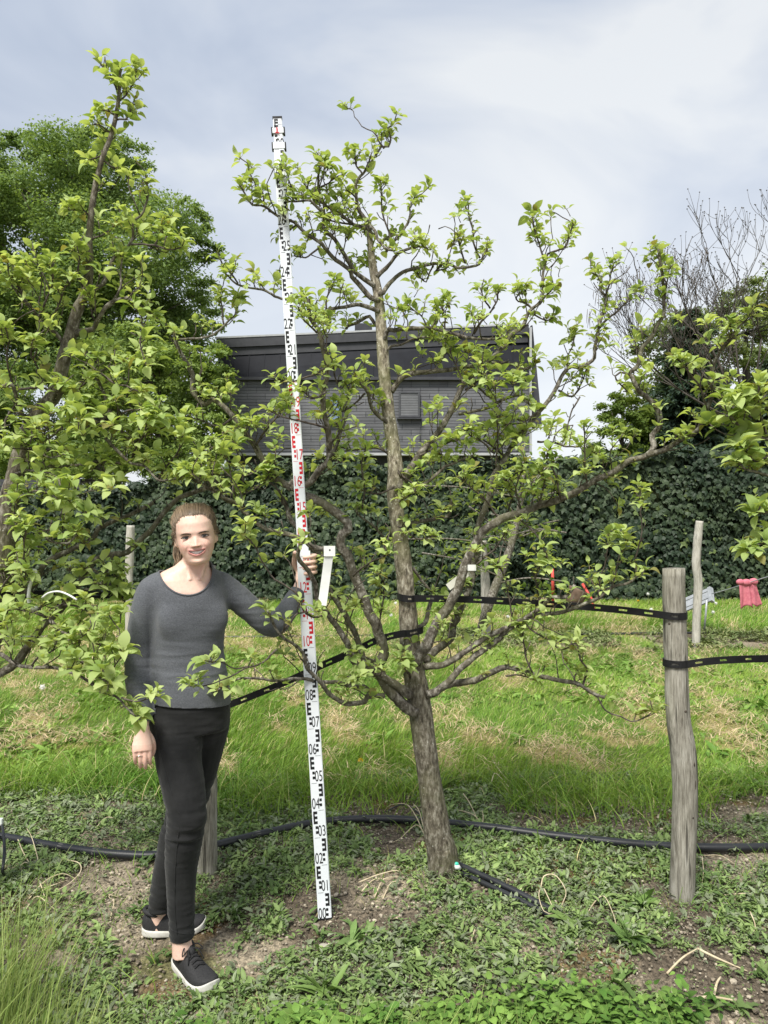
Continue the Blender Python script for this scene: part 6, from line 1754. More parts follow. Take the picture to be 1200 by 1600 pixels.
V = folds(V, Nn, .0028, ar * sstep(pm(1085), pm(1060), zz) * (1 - sstep(pm(1050), pm(990), zz)), 9, 30, 11, .9)
setverts(sme, V)
hemc = P(296, 1096, 2.7)
wc = P(221, 1129, 2.58); cut(sme, wc, P(221, 1131, 2.58) - P(219, 1095, 2.60), wc, .075)
wc = P(465.5, 925, 2.913); cut(sme, wc, P(466, 924, 2.915) - P(454, 945, 2.875), wc, .06)
def cut_by(me, func, center, radius):
    """clean cut along the zero level of a scalar field: the field is swapped in as a coordinate, bisected, swapped back"""
    bm = bmesh.new(); bm.from_mesh(me)
    lay = bm.verts.layers.float_vector.new("orig")
    co = np.array([v.co[:] for v in bm.verts]); f = func(co)
    f[np.linalg.norm(co - center, axis=1) > radius] = -1
    for v, q in zip(bm.verts, f):
        v[lay] = v.co.copy(); v.co.z = q; 
    bmesh.ops.bisect_plane(bm, geom=bm.verts[:] + bm.edges[:] + bm.faces[:], plane_co=(0, 0, 0), plane_no=(0, 0, 1), dist=1e-5, clear_outer=True)
    for v in bm.verts: v.co = v[lay]
    rim = [v.co[:] for v in bm.verts if any(e.is_boundary for e in v.link_edges) and (v.co - Vector(center)).length < radius]
    bm.verts.layers.float_vector.remove(lay)
    bm.to_mesh(me); bm.free(); me.update(); return np.array(rim)
nk = cut_by(sme, neck_f, NC, .16)
def hem_f(V):
    q = (P(296, 1094, 2.7) - V) @ np.array([.10, 0, 1.0]); a_, b_ = P(218, 1050, 2.64), P(222, 1150, 2.57); ax = (b_ - a_) / np.linalg.norm(b_ - a_)
    r_ = V - a_; r_ = np.linalg.norm(r_ - (r_ @ ax)[:, None] * ax, axis=1)
    return np.where((r_ < .047) | (V[:, 0] < P(232, 0, 2.66)[0]), -1.0, q)
cut_by(sme, hem_f, hemc, .26)
smoothshade(sme)
m, nt, b = new_mat("charcoal_jersey")
vv = coords(nt); n1_ = N(nt, "ShaderNodeTexNoise", Scale=420, Detail=3); nt.links.new(vv, n1_.inputs["Vector"])
vs = coords(nt, (110, 110, 190)); n2_ = N(nt, "ShaderNodeTexNoise", Scale=1.0, Detail=3); nt.links.new(vs, n2_.inputs["Vector"])
ad = N(nt, "ShaderNodeMath", operation='ADD'); nt.links.new(n1_.outputs["Fac"], ad.inputs[0]); nt.links.new(n2_.outputs["Fac"], ad.inputs[1])
hf_ = N(nt, "ShaderNodeMath", operation='MULTIPLY'); hf_.inputs[1].default_value = .5; n2_.inputs['Scale'].default_value = 1.6; nt.links.new(ad.outputs[0], hf_.inputs[0])
rr = ramp(nt, [(.34, (.066, .072, .081)), (.5, (.092, .098, .110)), (.66, (.125, .132, .146))]); nt.links.new(hf_.outputs[0], rr.inputs["Fac"])
nt.links.new(rr.outputs["Color"], b.inputs["Base Color"]); b.inputs["Roughness"].default_value = .9; b.inputs["Specular IOR Level"].default_value = .15; b.inputs["Sheen Weight"].default_value = .15
bp = N(nt, "ShaderNodeBump", Strength=.35, Distance=.0012); nt.links.new(n1_.outputs["Fac"], bp.inputs["Height"]); nt.links.new(bp.outputs["Normal"], b.inputs["Normal"])
sme.materials.clear(); sme.materials.append(m); sme.name = "long_sleeved_top"
top_o = put("long_sleeved_top", sme, woman)
so_ = top_o.modifiers.new("thick", 'SOLIDIFY'); so_.thickness = .0035; so_.offset = -1
# neckline binding: along the cut edge
if len(nk) > 8:
    q = nk - NC; ang = np.arctan2(q @ fr, q @ rt); nk = nk[np.argsort(ang)]; k = 5
    nk = np.stack([np.convolve(np.concatenate([nk[-k:, i_], nk[:, i_], nk[:k, i_]]), np.ones(k) / k, 'same')[k:-k] for i_ in range(3)], -1)[::3]
    mb_ = MB(); add_tube(mb_, np.vstack([nk, nk[:1]]), .0032, 6); mb_.build("neck_binding", m, top_o)

# ---- black jeans
jn = MB()
s = [(P(cx, py, 2.70), a, b_) for py, cx, a, b_ in TORSO if py >= 1050]
add_loft(jn, [q[0] for q in s], [rt * (q[1] - .003) for q in s], [fr * (q[2] - .003) for q in s], seg=40, power=2.2)
for sgn in (-1, 1):
    add_ell(jn, P(297, 1118, 2.70) + rt * sgn * .055 - fr * .06, np.array([rt * .074, fr * .058, np.array([0, 0, .085])]))
for ch in (RLEG, LLEG): limb_t(jn, ch, .0015)
jme = remesh(jn, .0045, 5)
V, Nn = mverts(jme), mnormals(jme); zz = V[:, 2]
kn = np.exp(-.5 * ((zz - pm(1290, 2.65)) / .075) ** 2); an = np.exp(-.5 * ((zz - pm(1440, 2.7)) / .07) ** 2); cr = np.exp(-.5 * ((zz - pm(1130)) / .06) ** 2)
V = folds(V, Nn, .0062, kn + .9 * an + .5 * cr, 6, 30, 15, .25)
V = folds(V, Nn, .0022, np.ones(len(V)) * .6, 8, 16, 17, .6)
setverts(jme, V)
c1 = P(284, 1464, 2.645); cut(jme, c1, (.05, .1, -1), c1, .08)
c2 = P(250, 1420, 2.84); cut(jme, c2, (-.05, 0, -1), c2, .075)
smoothshade(jme)
M['jeans'] = noise_mat("black_denim", [(.3, (.0095, .010, .0105)), (.6, (.017, .0175, .018)), (.8, (.030, .030, .031))], scale=14, rough=.85, bump=.5, bdist=.0015, bscale=500, spec=.2, sheen=.1)
jme.materials.clear(); jme.materials.append(M['jeans']); jme.name = "jeans"
jo = put("jeans", jme, woman)
jm = jo.modifiers.new("thick", 'SOLIDIFY'); jm.thickness = .003; jm.offset = -1
jb = bvh_of(jme)
def cast(px_, py_, off=.0008):
    d_ = Vector(P(px_, py_, 1.0) - np.array([0, 0, CAMZ])).normalized(); hit = jb.ray_cast(Vector((0, 0, CAMZ)), d_)
    return np.array(hit[0] + hit[1] * off) if hit[0] is not None else None
for ln_ in ([(243, 1128), (247, 1150), (253, 1180), (260, 1210), (270, 1245), (281, 1275), (279, 1300), (276, 1330), (274, 1360), (273, 1400), (274, 1430), (277, 1460)],
            [(268, 1452), (276, 1457), (287, 1459), (299, 1458)]):
    q = [cast(*a) for a in ln_]; q = [a for a in q if a is not None]
    if len(q) > 2:
        mb_ = MB(); add_tube(mb_, smooth_line(q, .01), .0013, 5); mb_.build("seam", M['jeans'], jo)

# ---- running shoes
M['mesh_b'] = noise_mat("black_shoe_mesh", [(.3, (.014, .014, .015)), (.7, (.034, .034, .036))], scale=260, rough=.75, bump=.5, bdist=.001)
M['sole'] = noise_mat("off_white_sole", [(.3, (.42, .41, .37)), (.6, (.60, .59, .55))], scale=30, rough=.7, bump=.2, bdist=.002)
M['lace'] = noise_mat("black_lace", [(.3, (.010, .010, .011)), (.7, (.022, .022, .023))], scale=200, rough=.8)
def shoe(heel, toe, label_lift=0.0, swoosh=None):
    L_ = np.linalg.norm(toe - heel); ax = (toe - heel) / L_; sd_ = np.cross(ax, [0, 0, 1.0]); sd_ /= np.linalg.norm(sd_); upv = np.cross(sd_, ax)
    tt = [0, .03, .1, .25, .42, .58, .72, .84, .93, .98, 1.0]
    hw = [.014, .024, .0315, .033, .0345, .0390, .0430, .0415, .033, .021, .006]
    bend = [0, 0, 0, .001, .002, .002, 0, -.003, -.006, -.008, -.008]
    st_ = [.030, .031, .032, .031, .029, .027, .026, .026, .028, .030, .030]
    rise = [.010, .006, .002, 0, 0, 0, 0, .001, .006, .011, .014]
    so2 = MB()
    cen = [heel + ax * L_ * t + upv * (s_ / 2 + r_) + sd_ * bd_ for t, s_, r_, bd_ in zip(tt, st_, rise, bend)]
    add_loft(so2, cen, [sd_ * (h_ + .004 + .0015 * math.sin(k * 2.3)) for k, h_ in enumerate(hw)], [upv * (s_ / 2) for s_ in st_], seg=36, power=4.5)
    uph = [.030, .046, .060, .066, .062, .048, .036, .029, .021, .012, .004]
    up_ = MB()
    cen = [heel + ax * L_ * (.012 + t * .976) + upv * (s_ + r_ - .004) + sd_ * bd_ for t, s_, r_, bd_ in zip(tt, st_, rise, bend)]
    a_ = np.linspace(0, math.pi, 19); V_ = []
    for c_, h_, q_ in zip(cen, hw, uph):
        for a in a_: V_.append(c_ + sd_ * h_ * np.sign(math.cos(a)) * abs(math.cos(a)) ** .75 + upv * q_ * math.sin(a) ** .85)
    n_ = len(a_); i0 = np.arange(len(cen) - 1)[:, None] * n_; j0 = np.arange(n_ - 1)[None]
    up_.add(V_, np.stack([i0 + j0, i0 + j0 + 1, i0 + n_ + j0 + 1, i0 + n_ + j0], -1).reshape(-1, 4))
    k0 = heel + ax * L_ * .20 + upv * .086                                   # padded collar and heel tab
    add_tube(up_, [k0 + (ax * .036 * math.cos(a) + sd_ * .030 * math.sin(a)) + upv * (.010 * -math.cos(a)) for a in np.linspace(0, 6.2832, 26)], .0085, 8)
    add_ell(up_, k0 + ax * .045 + upv * -.004, np.array([ax * .022, sd_ * .019, upv * .022]))
    ob = up_.build("shoe", M['mesh_b'], woman)
    sm_ = ob.modifiers.new("sub", 'SUBSURF'); sm_.levels = 1; sm_.render_levels = 1
    s3 = so2.build("sole", M['sole'], ob); s4 = s3.modifiers.new("sub", 'SUBSURF'); s4.levels = 1; s4.render_levels = 1
    lc = MB()
    for k in range(5):
        t = .36 + .075 * k; h_ = np.interp(t, tt, hw); q_ = np.interp(t, tt, uph); s_ = np.interp(t, tt, st_); w_ = .62 - .04 * k
        for dr_ in (1, -1):
            pts = []
            for a in np.linspace(-1, 1, 9):
                x_ = a * w_; c_ = heel + ax * L_ * (t + dr_ * a * .022) + upv * (s_ - .004)
                pts.append(c_ + sd_ * h_ * x_ + upv * (q_ * (1 - x_ ** 2 * .55) + .003))
            add_tube(lc, pts, .0026, 6)
    kn_ = heel + ax * L_ * .37 + upv * (.095)
    for sg_ in (-1, 1):
        add_tube(lc, smooth_line([kn_, kn_ + sd_ * sg_ * .025 + upv * .010 + ax * .012, kn_ + sd_ * sg_ * .038 + ax * .025 - upv * .008, kn_ + sd_ * sg_ * .012 + ax * .012, kn_], .008), .0022, 5)
        add_tube(lc, smooth_line([kn_, kn_ + sd_ * sg_ * .018 + ax * .03, kn_ + sd_ * sg_ * .030 + ax * .05 - upv * .030], .008), .0020, 5)
    lc.build("laces", M['lace'], ob)
    if swoosh:
        mk = MB(); P_, Q_ = [], []
        for k in range(17):
            q = k / 16; t = swoosh[0] + (swoosh[1] - swoosh[0]) * q
            h0 = .34 - .26 * math.sin(math.pi * min(1, q * 1.0)) * (1 - .35 * q) + .10 * q ** 3
            th_ = .17 * math.sin(math.pi * (q * .93 + .07)) ** .8 * (1 - .75 * q) + .004
            for hh in (h0, h0 + th_):
                a = hh * 1.45; h_ = np.interp(t, tt, hw); q_ = np.interp(t, tt, uph); s_ = np.interp(t, tt, st_); b2 = np.interp(t, tt, bend)
                P_.append(heel + ax * L_ * (.012 + t * .976) + sd_ * b2 + upv * (s_ + np.interp(t, tt, rise) - .004) + swoosh[2] * sd_ * (h_ * abs(math.cos(a)) ** .75 + .0014) + upv * (q_ * math.sin(a) ** .85 + .0006))
        mk.add(P_, np.array([[2 * k, 2 * k + 1, 2 * k + 3, 2 * k + 2] for k in range(16)])); mk.build("side_mark", M['sole'], ob)
    return ob
gz1 = float(ground_h(-.70, 2.62)); gz2 = float(ground_h(-.80, 2.85))
shoe(np.array([-.728, 2.705, gz1 - .002]), np.array([-.567, 2.525, gz1 + .004]), swoosh=(.74, .36, -1))
shoe(np.array([-.893, 2.835, gz2 - .001]), np.array([-.665, 2.872, gz2 + .002]))
# ================================================================== measuring staff
ax_ = (STAFF1 - STAFF0) / STAFF_L
sxv = np.array([1.0, 0.06, 0]); sxv -= ax_ * np.dot(sxv, ax_); sxv /= np.linalg.norm(sxv)
syv = np.cross(ax_, sxv)                        # points away from the camera
if syv[1] < 0: syv = -syv
sroot = empty("measuring_staff", STAFF0); tag(sroot, "tall white telescopic measuring staff with black and red marks held upright by the woman", "measuring staff")
M['ink_k'] = noise_mat("black_ink", [(.3, (.010, .010, .011)), (.7, (.016, .016, .017))], scale=60, rough=.5, bump=0)
M['ink_r'] = noise_mat("red_ink", [(.3, (.48, .012, .022)), (.7, (.56, .018, .03))], scale=60, rough=.5, bump=0)
M['staff'] = noise_mat("white_lacquer", [(.3, (.66, .70, .74)), (.8, (.80, .83, .86))], scale=7, rough=.35, bump=.03, spec=.5)
def sp(dm, u, v): return STAFF0 + ax_ * dm * DM + sxv * u + syv * v
SECT = [(0, 13.45, .0250, .016), (13.45, 29.1, .0205, .012), (29.1, 30.25, .0175, .009)]
for a, c, hw, hd_ in SECT:
    V, Fc = box_vf((0, 0, 0), (hw, hd_, (c - a) * DM / 2))
    bm = bmesh.new(); vs_ = [bm.verts.new(q) for q in V]; [bm.faces.new([vs_[k] for k in f]) for f in Fc]
    bmesh.ops.bevel(bm, geom=bm.edges[:], offset=.0022, segments=2, affect='EDGES'); bm.normal_update()
    W = np.array([q.co[:] for q in bm.verts]); F_ = [[q.index for q in f.verts] for f in bm.faces]; bm.free()
    W = STAFF0 + ax_ * ((a + c) / 2 * DM) + W[:, :1] * sxv + W[:, 1:2] * syv + W[:, 2:] * ax_
    MB().add(W, F_).build("section", M['staff'], sroot, smooth=False)
for dm, hw, hd_, hh in ((13.5, .0262, .0172, .010), (29.15, .0225, .0135, .012), (29.75, .0215, .012, .010), (30.27, .0185, .010, .004), (.02, .0255, .0165, .004)):
    V, Fc = box_vf((0, 0, 0), (hw, hd_, hh)); W = STAFF0 + ax_ * dm * DM + V[:, :1] * sxv + V[:, 1:2] * syv + V[:, 2:] * ax_
    MB().add(W, Fc).build("collar" if dm > 1 else "foot_plate", M['ink_k'] if dm < 1 or dm > 30.2 else M['staff'], sroot, smooth=False)
    if 29 < dm < 30:
        for s_ in (-1, 1):
            V, Fc = box_vf((s_ * (hw + .0015), 0, 0), (.0035, hd_ * .8, .014)); W = STAFF0 + ax_ * dm * DM + V[:, :1] * sxv + V[:, 1:2] * syv + V[:, 2:] * ax_
            MB().add(W, Fc).build("clamp", M['ink_k'], sroot, smooth=False)
def staff_dim(dm):
    for a, c, hw, hd_ in SECT:
        if dm < c: return hw, hd_
    return SECT[-1][2:]
marks = {'k': MB(), 'r': MB()}
def rect(mb_, d0, d1, u0, u1, v):
    mb_.add([sp(d0, u0, v), sp(d0, u1, v), sp(d1, u1, v), sp(d1, u0, v)], np.array([[0, 1, 2, 3]]))
for dmk in range(30):
    hw, hd_ = staff_dim(dmk + .5); v = -hd_ - .0008; kx = hw / .025
    key = 'r' if 10 <= dmk < 20 else 'k'; mk = marks[key]
    sg = 1 if dmk % 2 == 0 else -1            # E blocks alternate sides, mirrored on the right
    o = sg * .0205 * kx                        # outer edge of the E
    i_ = sg * .0055 * kx
    def rr2(d0, d1, ua, ub): rect(mk, dmk + d0, dmk + d1, min(ua, ub), max(ua, ub), v)
    if dmk == 29: hw2 = 1
    rr2(.50, .96, o, o - sg * .0055 * kx)     # spine
    for b0 in (.50, .68, .86): rr2(b0, b0 + .10, o - sg * .0055 * kx, i_)
    rr2(.14, .24, o - sg * .006 * kx, i_); rr2(.32, .42, o - sg * .006 * kx, i_)
    rect(mk, dmk + .985, dmk + .995, min(0, -sg * .02 * kx), max(0, -sg * .02 * kx), v)
v = -.0135 - .0008
rect(marks['r'], 29.62, 29.67, -.010, .004, v); rect(marks['r'], 29.62, 29.85, -.006, -.001, v)
for a, c, u0, u1 in ((29.90, 30.2, -.0125, -.0085), (29.90, 29.96, -.0125, .002), (30.03, 30.09, -.0125, .002), (30.14, 30.2, -.0125, .002)): rect(marks['k'], a, c, u0, u1, -.0103)
# numerals 00-29
def digits(txt, dm, uc, v, h, mat):
    cu = bpy.data.curves.new("num", 'FONT'); cu.body = txt; cu.size = 1.0; cu.align_x = 'CENTER'
    o = bpy.data.objects.new("num", cu); C.objects.link(o)
    dg = bpy.context.evaluated_depsgraph_get(); dg.update()
    me = bpy.data.meshes.new_from_object(o.evaluated_get(dg), depsgraph=dg)
    V = mverts(me); Fc = [list(p.vertices) for p in me.polygons]
    bpy.data.objects.remove(o); bpy.data.curves.remove(cu); bpy.data.meshes.remove(me)
    hh = V[:, 1].max() - V[:, 1].min(); V[:, 1] = (V[:, 1] - V[:, 1].min()) / hh * h; V[:, 0] *= h / hh * .52
    return [sp(dm, uc, v) + sxv * q[0] + ax_ * q[1] for q in V], Fc
for dmk in range(30):
    hw, hd_ = staff_dim(dmk + .3); key = 'r' if 10 <= dmk < 20 else 'k'; kx = hw / .025
    sg = 1 if dmk % 2 == 0 else -1
    V, Fc = digits(f"{dmk:02d}", dmk + .05, -sg * .0085 * kx, -hd_ - .0008, .040, None)
    marks[key].add(V, Fc)
marks['k'].build("black_scale", M['ink_k'], sroot, smooth=False); marks['r'].build("red_scale", M['ink_r'], sroot, smooth=False)

# ================================================================== posts
def post(pts, label, mat, rough=.10, seg=22, group="wooden posts", seed=1, seat=True):
    """pts: (px, py, depth, radius px); the last one is the foot"""
    c = np.array([[*P(a, b_, d), r_ * d / F] for a, b_, d, r_ in pts])
    c[-1, 2] = float(ground_h(c[-1, 0], c[-1, 1])) - .06
    q = smooth_line(c[::-1], .025)
    root_mb = MB(); V, (Q, T) = tube_vf(q[:, :3], q[:, 3], seg, True, rough, seed)
    ang = np.arange(seg) / seg * 6.283
    rd = 1 + .04 * np.maximum(0, np.sin(ang * 3 + seed)) ** 6
    n_ = len(q); W = V[:-2].reshape(n_, seg, 3); W = q[:, None, :3] + (W - q[:, None, :3]) * rd[None, :, None]
    V = np.vstack([W.reshape(-1, 3), V[-2:]])
    root_mb.add(V, Q); root_mb.lv.append(T.ravel()); root_mb.ls.append(np.full(len(T), 3))
    o = root_mb.build("wooden_post", mat); tag(o, label, "post", group); return o, q
tp, tq = post([(1052, 888, 2.99, 16.4), (1052.5, 900, 2.99, 16.8), (1053, 940, 2.99, 17), (1056, 1035, 2.99, 17.5), (1059, 1120, 2.99, 18), (1068, 1180, 2.99, 19), (1070, 1240, 2.99, 19), (1068, 1320, 2.99, 18.6), (1064, 1400, 2.99, 18.6)], "thick weathered grey post in the right foreground with two rubber straps round it", M['post'], .09, 26, seed=4)
# crack, knots on the thick post
km = noise_mat("knot_wood", [(.3, (.035, .028, .022)), (.7, (.10, .08, .06))], scale=60)
for (a, b_, rx, rz) in ((1081, 1222, .004, .022), (1076, 1272, .006, .006), (1079, 1190, .004, .010), (1065, 1108, .008, .005), (1074, 1145, .003, .02), (1043, 973, .006, .005)):
    g = (1068 - 1052) * 0
    c = P(a, b_, 2.985); near = tq[np.argmin(np.abs(tq[:, 2] - c[2]))]; off = c[0] - near[0]; yy = near[1] - math.sqrt(max(near[3] ** 2 - off ** 2, 1e-6))
    kn = MB(); add_ell(kn, (c[0], yy + .0035, c[2]), [rx, .005, rz]); kn.build("knot", km, tp)
def far_post(x, top, bot, d, r0, r1, label, sd, bend=0, mat='post_pale'):
    return post([(x + bend, top, d, r0), (x + bend * .4, top * .66 + bot * .34, d, r0 * 1.06), (x + 2 * bend / 10, (top + bot) / 2, d, r1), (x, bot, d, r1)], label, M[mat], .08, 14, seed=sd)
far_post(760, 845, 990, 9.2, 6, 7.2, "slim pale post right of the trunk with a rubber strap beside it", 7, -6)
post([(1093, 814, 8.6, 5.8), (1089.5, 850, 8.6, 6.6), (1088, 885, 8.6, 6.6), (1091, 910, 8.6, 6.6), (1089, 955, 8.6, 6.4), (1087, 1006, 8.6, 6)], "crooked pale post standing before the ivy at the right", M['post_pale'], .10, 14, seed=8)
far_post(201, 821, 992, 9.1, 6.2, 5.6, "pale square-looking post behind the woman's shoulder at left", 9, 3)
post([(322, 884, 3.22, 15), (322, 1000, 3.22, 16), (322, 1150, 3.22, 17), (322, 1260, 3.22, 17.5), (321, 1372, 3.22, 18)], "wooden post standing hidden behind the woman's legs", M['post'], .09, 22, seed=11)

# ================================================================== perforated rubber straps
def strap(ptsd, label, hh=.0138, th=.004, pitch=.095, face=(0, -1, 0), loop=None):
    """a flat tie band: two edge rails joined by cross bars so that slots show through"""
    q = smooth_line(np.array(ptsd), .012); n_ = len(q)
    cum = np.concatenate([[0], np.cumsum(np.linalg.norm(np.diff(q, axis=0), axis=1))])
    t = np.gradient(q, axis=0); t /= np.linalg.norm(t, axis=1)[:, None]
    upv = np.tile([0, 0, 1.0], (n_, 1)); upv -= t * np.sum(upv * t, 1)[:, None]; upv /= np.linalg.norm(upv, axis=1)[:, None]
    nv = np.cross(t, upv)
    mb_ = MB()
    def ribbon(i0, i1, h0, h1):
        idx = np.arange(i0, i1 + 1)
        if len(idx) < 2: return
        c = [q[idx] + upv[idx] * a + nv[idx] * s_ for a, s_ in ((h0, -th / 2), (h1, -th / 2), (h1, th / 2), (h0, th / 2))]
        V = np.stack(c, 1).reshape(-1, 3); k = len(idx); i_ = np.arange(k - 1)[:, None] * 4; j_ = np.arange(4)[None]; j2 = (j_ + 1) % 4
        mb_.add(V, np.stack([i_ + j_, i_ + j2, i_ + 4 + j2, i_ + 4 + j_], -1).reshape(-1, 4)); n0 = mb_.n - len(V)
        mb_.lv.append(np.array([0, 3, 2, 1]) + n0); mb_.ls.append(np.array([4])); mb_.lv.append(np.array([0, 1, 2, 3]) + n0 + 4 * (k - 1)); mb_.ls.append(np.array([4]))
    ribbon(0, n_ - 1, -hh, -hh * .26); ribbon(0, n_ - 1, hh * .26, hh)
    i_ = 0
    while i_ < n_ - 1:
        ph = (cum[i_] % pitch) / pitch
        j_ = i_ + 1
        if ph < .72:
            while j_ < n_ - 1 and (cum[j_] % pitch) / pitch < .72 and (cum[j_] % pitch) / pitch > ph: j_ += 1
            ribbon(i_, j_, -hh * .26, hh * .26)
        i_ = j_
    o = mb_.build("rubber_strap", M['strap'], smooth=False); tag(o, label, "strap", "black perforated straps tying trees to posts"); return o
def ring_pts(c, r, a0, a1, n=14): return [np.array(c) + r * np.array([math.cos(a), math.sin(a), 0]) for a in np.linspace(a0, a1, n)]
ctr = lambda z: tq[np.argmin(np.abs(tq[:, 2] - z)), :3]; rad_ = lambda z: tq[np.argmin(np.abs(tq[:, 2] - z)), 3] + .004
p_ = P(1052, 961, 2.99); z_ = p_[2]; c_ = ctr(z_); c_ = np.array([c_[0], c_[1], z_])
tk = P(637, 934, 3.14); r_t = 17.5 * 3.14 / F
strap([tk + [-r_t * .9, .01, .006], tk + [-r_t * .55, -r_t * .9, .004], tk + [r_t * .3, -r_t * 1.08, 0], tk + [r_t * 1.1, -r_t * .6, 0], P(740, 937, 3.12), P(860, 944, 3.08), P(960, 952, 3.03), P(1020, 959, 2.985)] + ring_pts(c_, rad_(z_), -2.0, 1.2, 9), "black perforated strap tying the central trunk to the thick right post, upper one")
p_ = P(1056, 1035, 2.99); z_ = p_[2]; c_ = ctr(z_); c_ = np.array([c_[0], c_[1], z_])
strap(ring_pts(c_, rad_(z_), -3.9, -.9, 12) + [P(1110, 1033, 2.94), P(1160, 1030, 2.93), P(1230, 1028, 2.92), P(1316, 1022, 2.90)], "black perforated strap running right from the thick post out of the picture, lower one")
tk2 = P(640, 988, 3.13); r_t = 19 * 3.14 / F
strap([P(318, 1112, 3.17), P(350, 1104, 3.16), P(400, 1085, 3.15), P(450, 1064, 3.14), P(500, 1041, 3.13), P(550, 1019, 3.12), P(590, 1000, 3.09)] + [tk2 + [-r_t * .75, -r_t * .85, .0], tk2 + [.0, -r_t * 1.1, .004], tk2 + [r_t * .85, -r_t * .75, .012], tk2 + [r_t * 1.1, .0, .014]], "black perforated strap slanting from behind the woman up to the central trunk")
p2 = P(201, 930, 9.1)
tkl = P(-14, 928, 2.95)
strap([tkl + [-.03, -.075, 0], tkl + [.05, -.07, 0], P(60, 928, 3.0), P(130, 929, 3.1), P(215, 930, 3.18), P(300, 932, 3.21)], "black perforated strap between the left pear tree and the post behind the woman")

# ================================================================== tags, tape
def flat_tag(a, b_, w, label, d, folds_=.02, mat='white'):
    A, B = P(*a, d), P(*b_, d)
    ax2 = (B - A); L = np.linalg.norm(ax2); ax2 /= L; sd2 = np.cross(ax2, [0, 1.0, 0]); sd2 /= np.linalg.norm(sd2); nn2 = np.cross(sd2, ax2)
    mb_ = MB(); V = []
    for k in range(13):
        t = k / 12; o = nn2 * (folds_ * math.sin(t * 2.6) * .4)
        for s_ in (-1, 1):
            for th_ in (-.0006, .0006): V.append(A + ax2 * L * t + sd2 * s_ * w / 2 + nn2 * th_ + o)
    Fq = []
    for k in range(12):
        b0 = 4 * k; Fq += [[b0, b0 + 2, b0 + 6, b0 + 4], [b0 + 1, b0 + 5, b0 + 7, b0 + 3], [b0, b0 + 4, b0 + 5, b0 + 1], [b0 + 2, b0 + 3, b0 + 7, b0 + 6]]
    mb_.add(V, np.array(Fq)); mb_.add(V[:4], np.array([[0, 1, 3, 2]])); mb_.add(V[-4:], np.array([[0, 2, 3, 1]]))
    return mb_, A
mb_, A = flat_tag((514, 866), (503, 946), .031, "", 2.71)
o = mb_.build("plant_tag", M['white'], smooth=False); tag(o, "long blank white tag hanging from the limb right of the woman's hand", "tag", "white tree labels")
lp = MB(); ce = P(515, 861, 2.71)
V, Fc = box_vf(ce + [0, -.002, 0], (.020, .003, .018)); lp.add(V, Fc); lp.build("clip", M['white'], o, smooth=False)
hl_ = MB(); add_ell(hl_, ce + [.001, -.0055, .004], [.003, .0012, .003]); hl_.build("hole", M['ink_k'], o)
mb_, A = flat_tag((733, 893), (700, 918), .028, "", 3.06)
o = mb_.build("plant_tag", noise_mat("aged_tag", [(.3, (.5, .5, .42)), (.7, (.62, .62, .54))], scale=8, rough=.6, bump=0), smooth=False); tag(o, "tilted yellowish tag behind the front limb right of the trunk", "tag", "white tree labels")
lp = MB(); V, Fc = box_vf(P(737, 887, 3.04), (.016, .012, .011)); lp.add(V, Fc); lp.build("clip", M['white'], o, smooth=False)
tpw = MB(); q = smooth_line([P(48, 890, 2.83), P(57, 893, 2.80), P(52, 902, 2.79), P(47, 915, 2.79), P(45, 930, 2.79), P(46, 942, 2.80), P(52, 952, 2.80), P(58, 951, 2.82), P(55, 946, 2.84)], .01)
add_tube(tpw, q, .0062, 6, .35, 3); o = tpw.build("white_tape", M['white']); tag(o, "crumpled white tape wound round a branch of the left pear tree", "tape")
tpw = MB(); q = smooth_line([P(66, 934, 2.70), P(75, 927, 2.69), P(90, 924, 2.68), P(104, 928, 2.67), P(120, 937, 2.66)], .01)
add_tube(tpw, q, .0035, 6); o = tpw.build("white_tie", M['white']); tag(o, "thin bent white tie among the left pear leaves", "tie")

# ================================================================== irrigation pipes
def pipe_line(px_list, r, label, name="irrigation_pipe", lift=.0, step=.04, sag=True):
    c = []
    for a, b_, *dz in px_list:
        p = G(a, b_); p[2] = float(ground_h(p[0], p[1])) + r * .7 + lift + (dz[0] if dz else 0); c.append(p)
    q = smooth_line(np.array(c), step)
    m_ = MB(); add_tube(m_, q, r, 12); o = m_.build(name, M['pipe'])
    tag(o, label, "pipe"); return o, q
o, q = pipe_line([(-260, 1288), (-120, 1302), (0, 1317), (60, 1328), (120, 1338), (180, 1345), (240, 1347), (300, 1340), (360, 1325), (430, 1308), (500, 1294), (580, 1289), (660, 1292), (760, 1302), (860, 1315), (960, 1326), (1050, 1333), (1130, 1335), (1200, 1334), (1330, 1328), (1500, 1316)], .0185, "long black irrigation pipe winding along the tree row behind the trunk and the thick post", lift=.016)
fm_ = noise_mat("dusty_fitting", [(.3, (.05, .05, .05)), (.7, (.25, .24, .22))], scale=30)
for t in (.24, .27, .40, .47, .55, .63): 
    k = int(t * (len(q) - 1)); rg_ = MB(); add_tube(rg_, [q[k] - (q[k + 1] - q[k]) * .3, q[k] + (q[k + 1] - q[k]) * .3], .0185, 10); rg_.build("fitting", fm_, o)
pipe_line([(-200, 995), (0, 996), (190, 996), (430, 996), (590, 994), (740, 994), (900, 992), (1080, 990), (1300, 988)], .016, "black irrigation pipe lying in the second tree row", step=.15, lift=-.004)
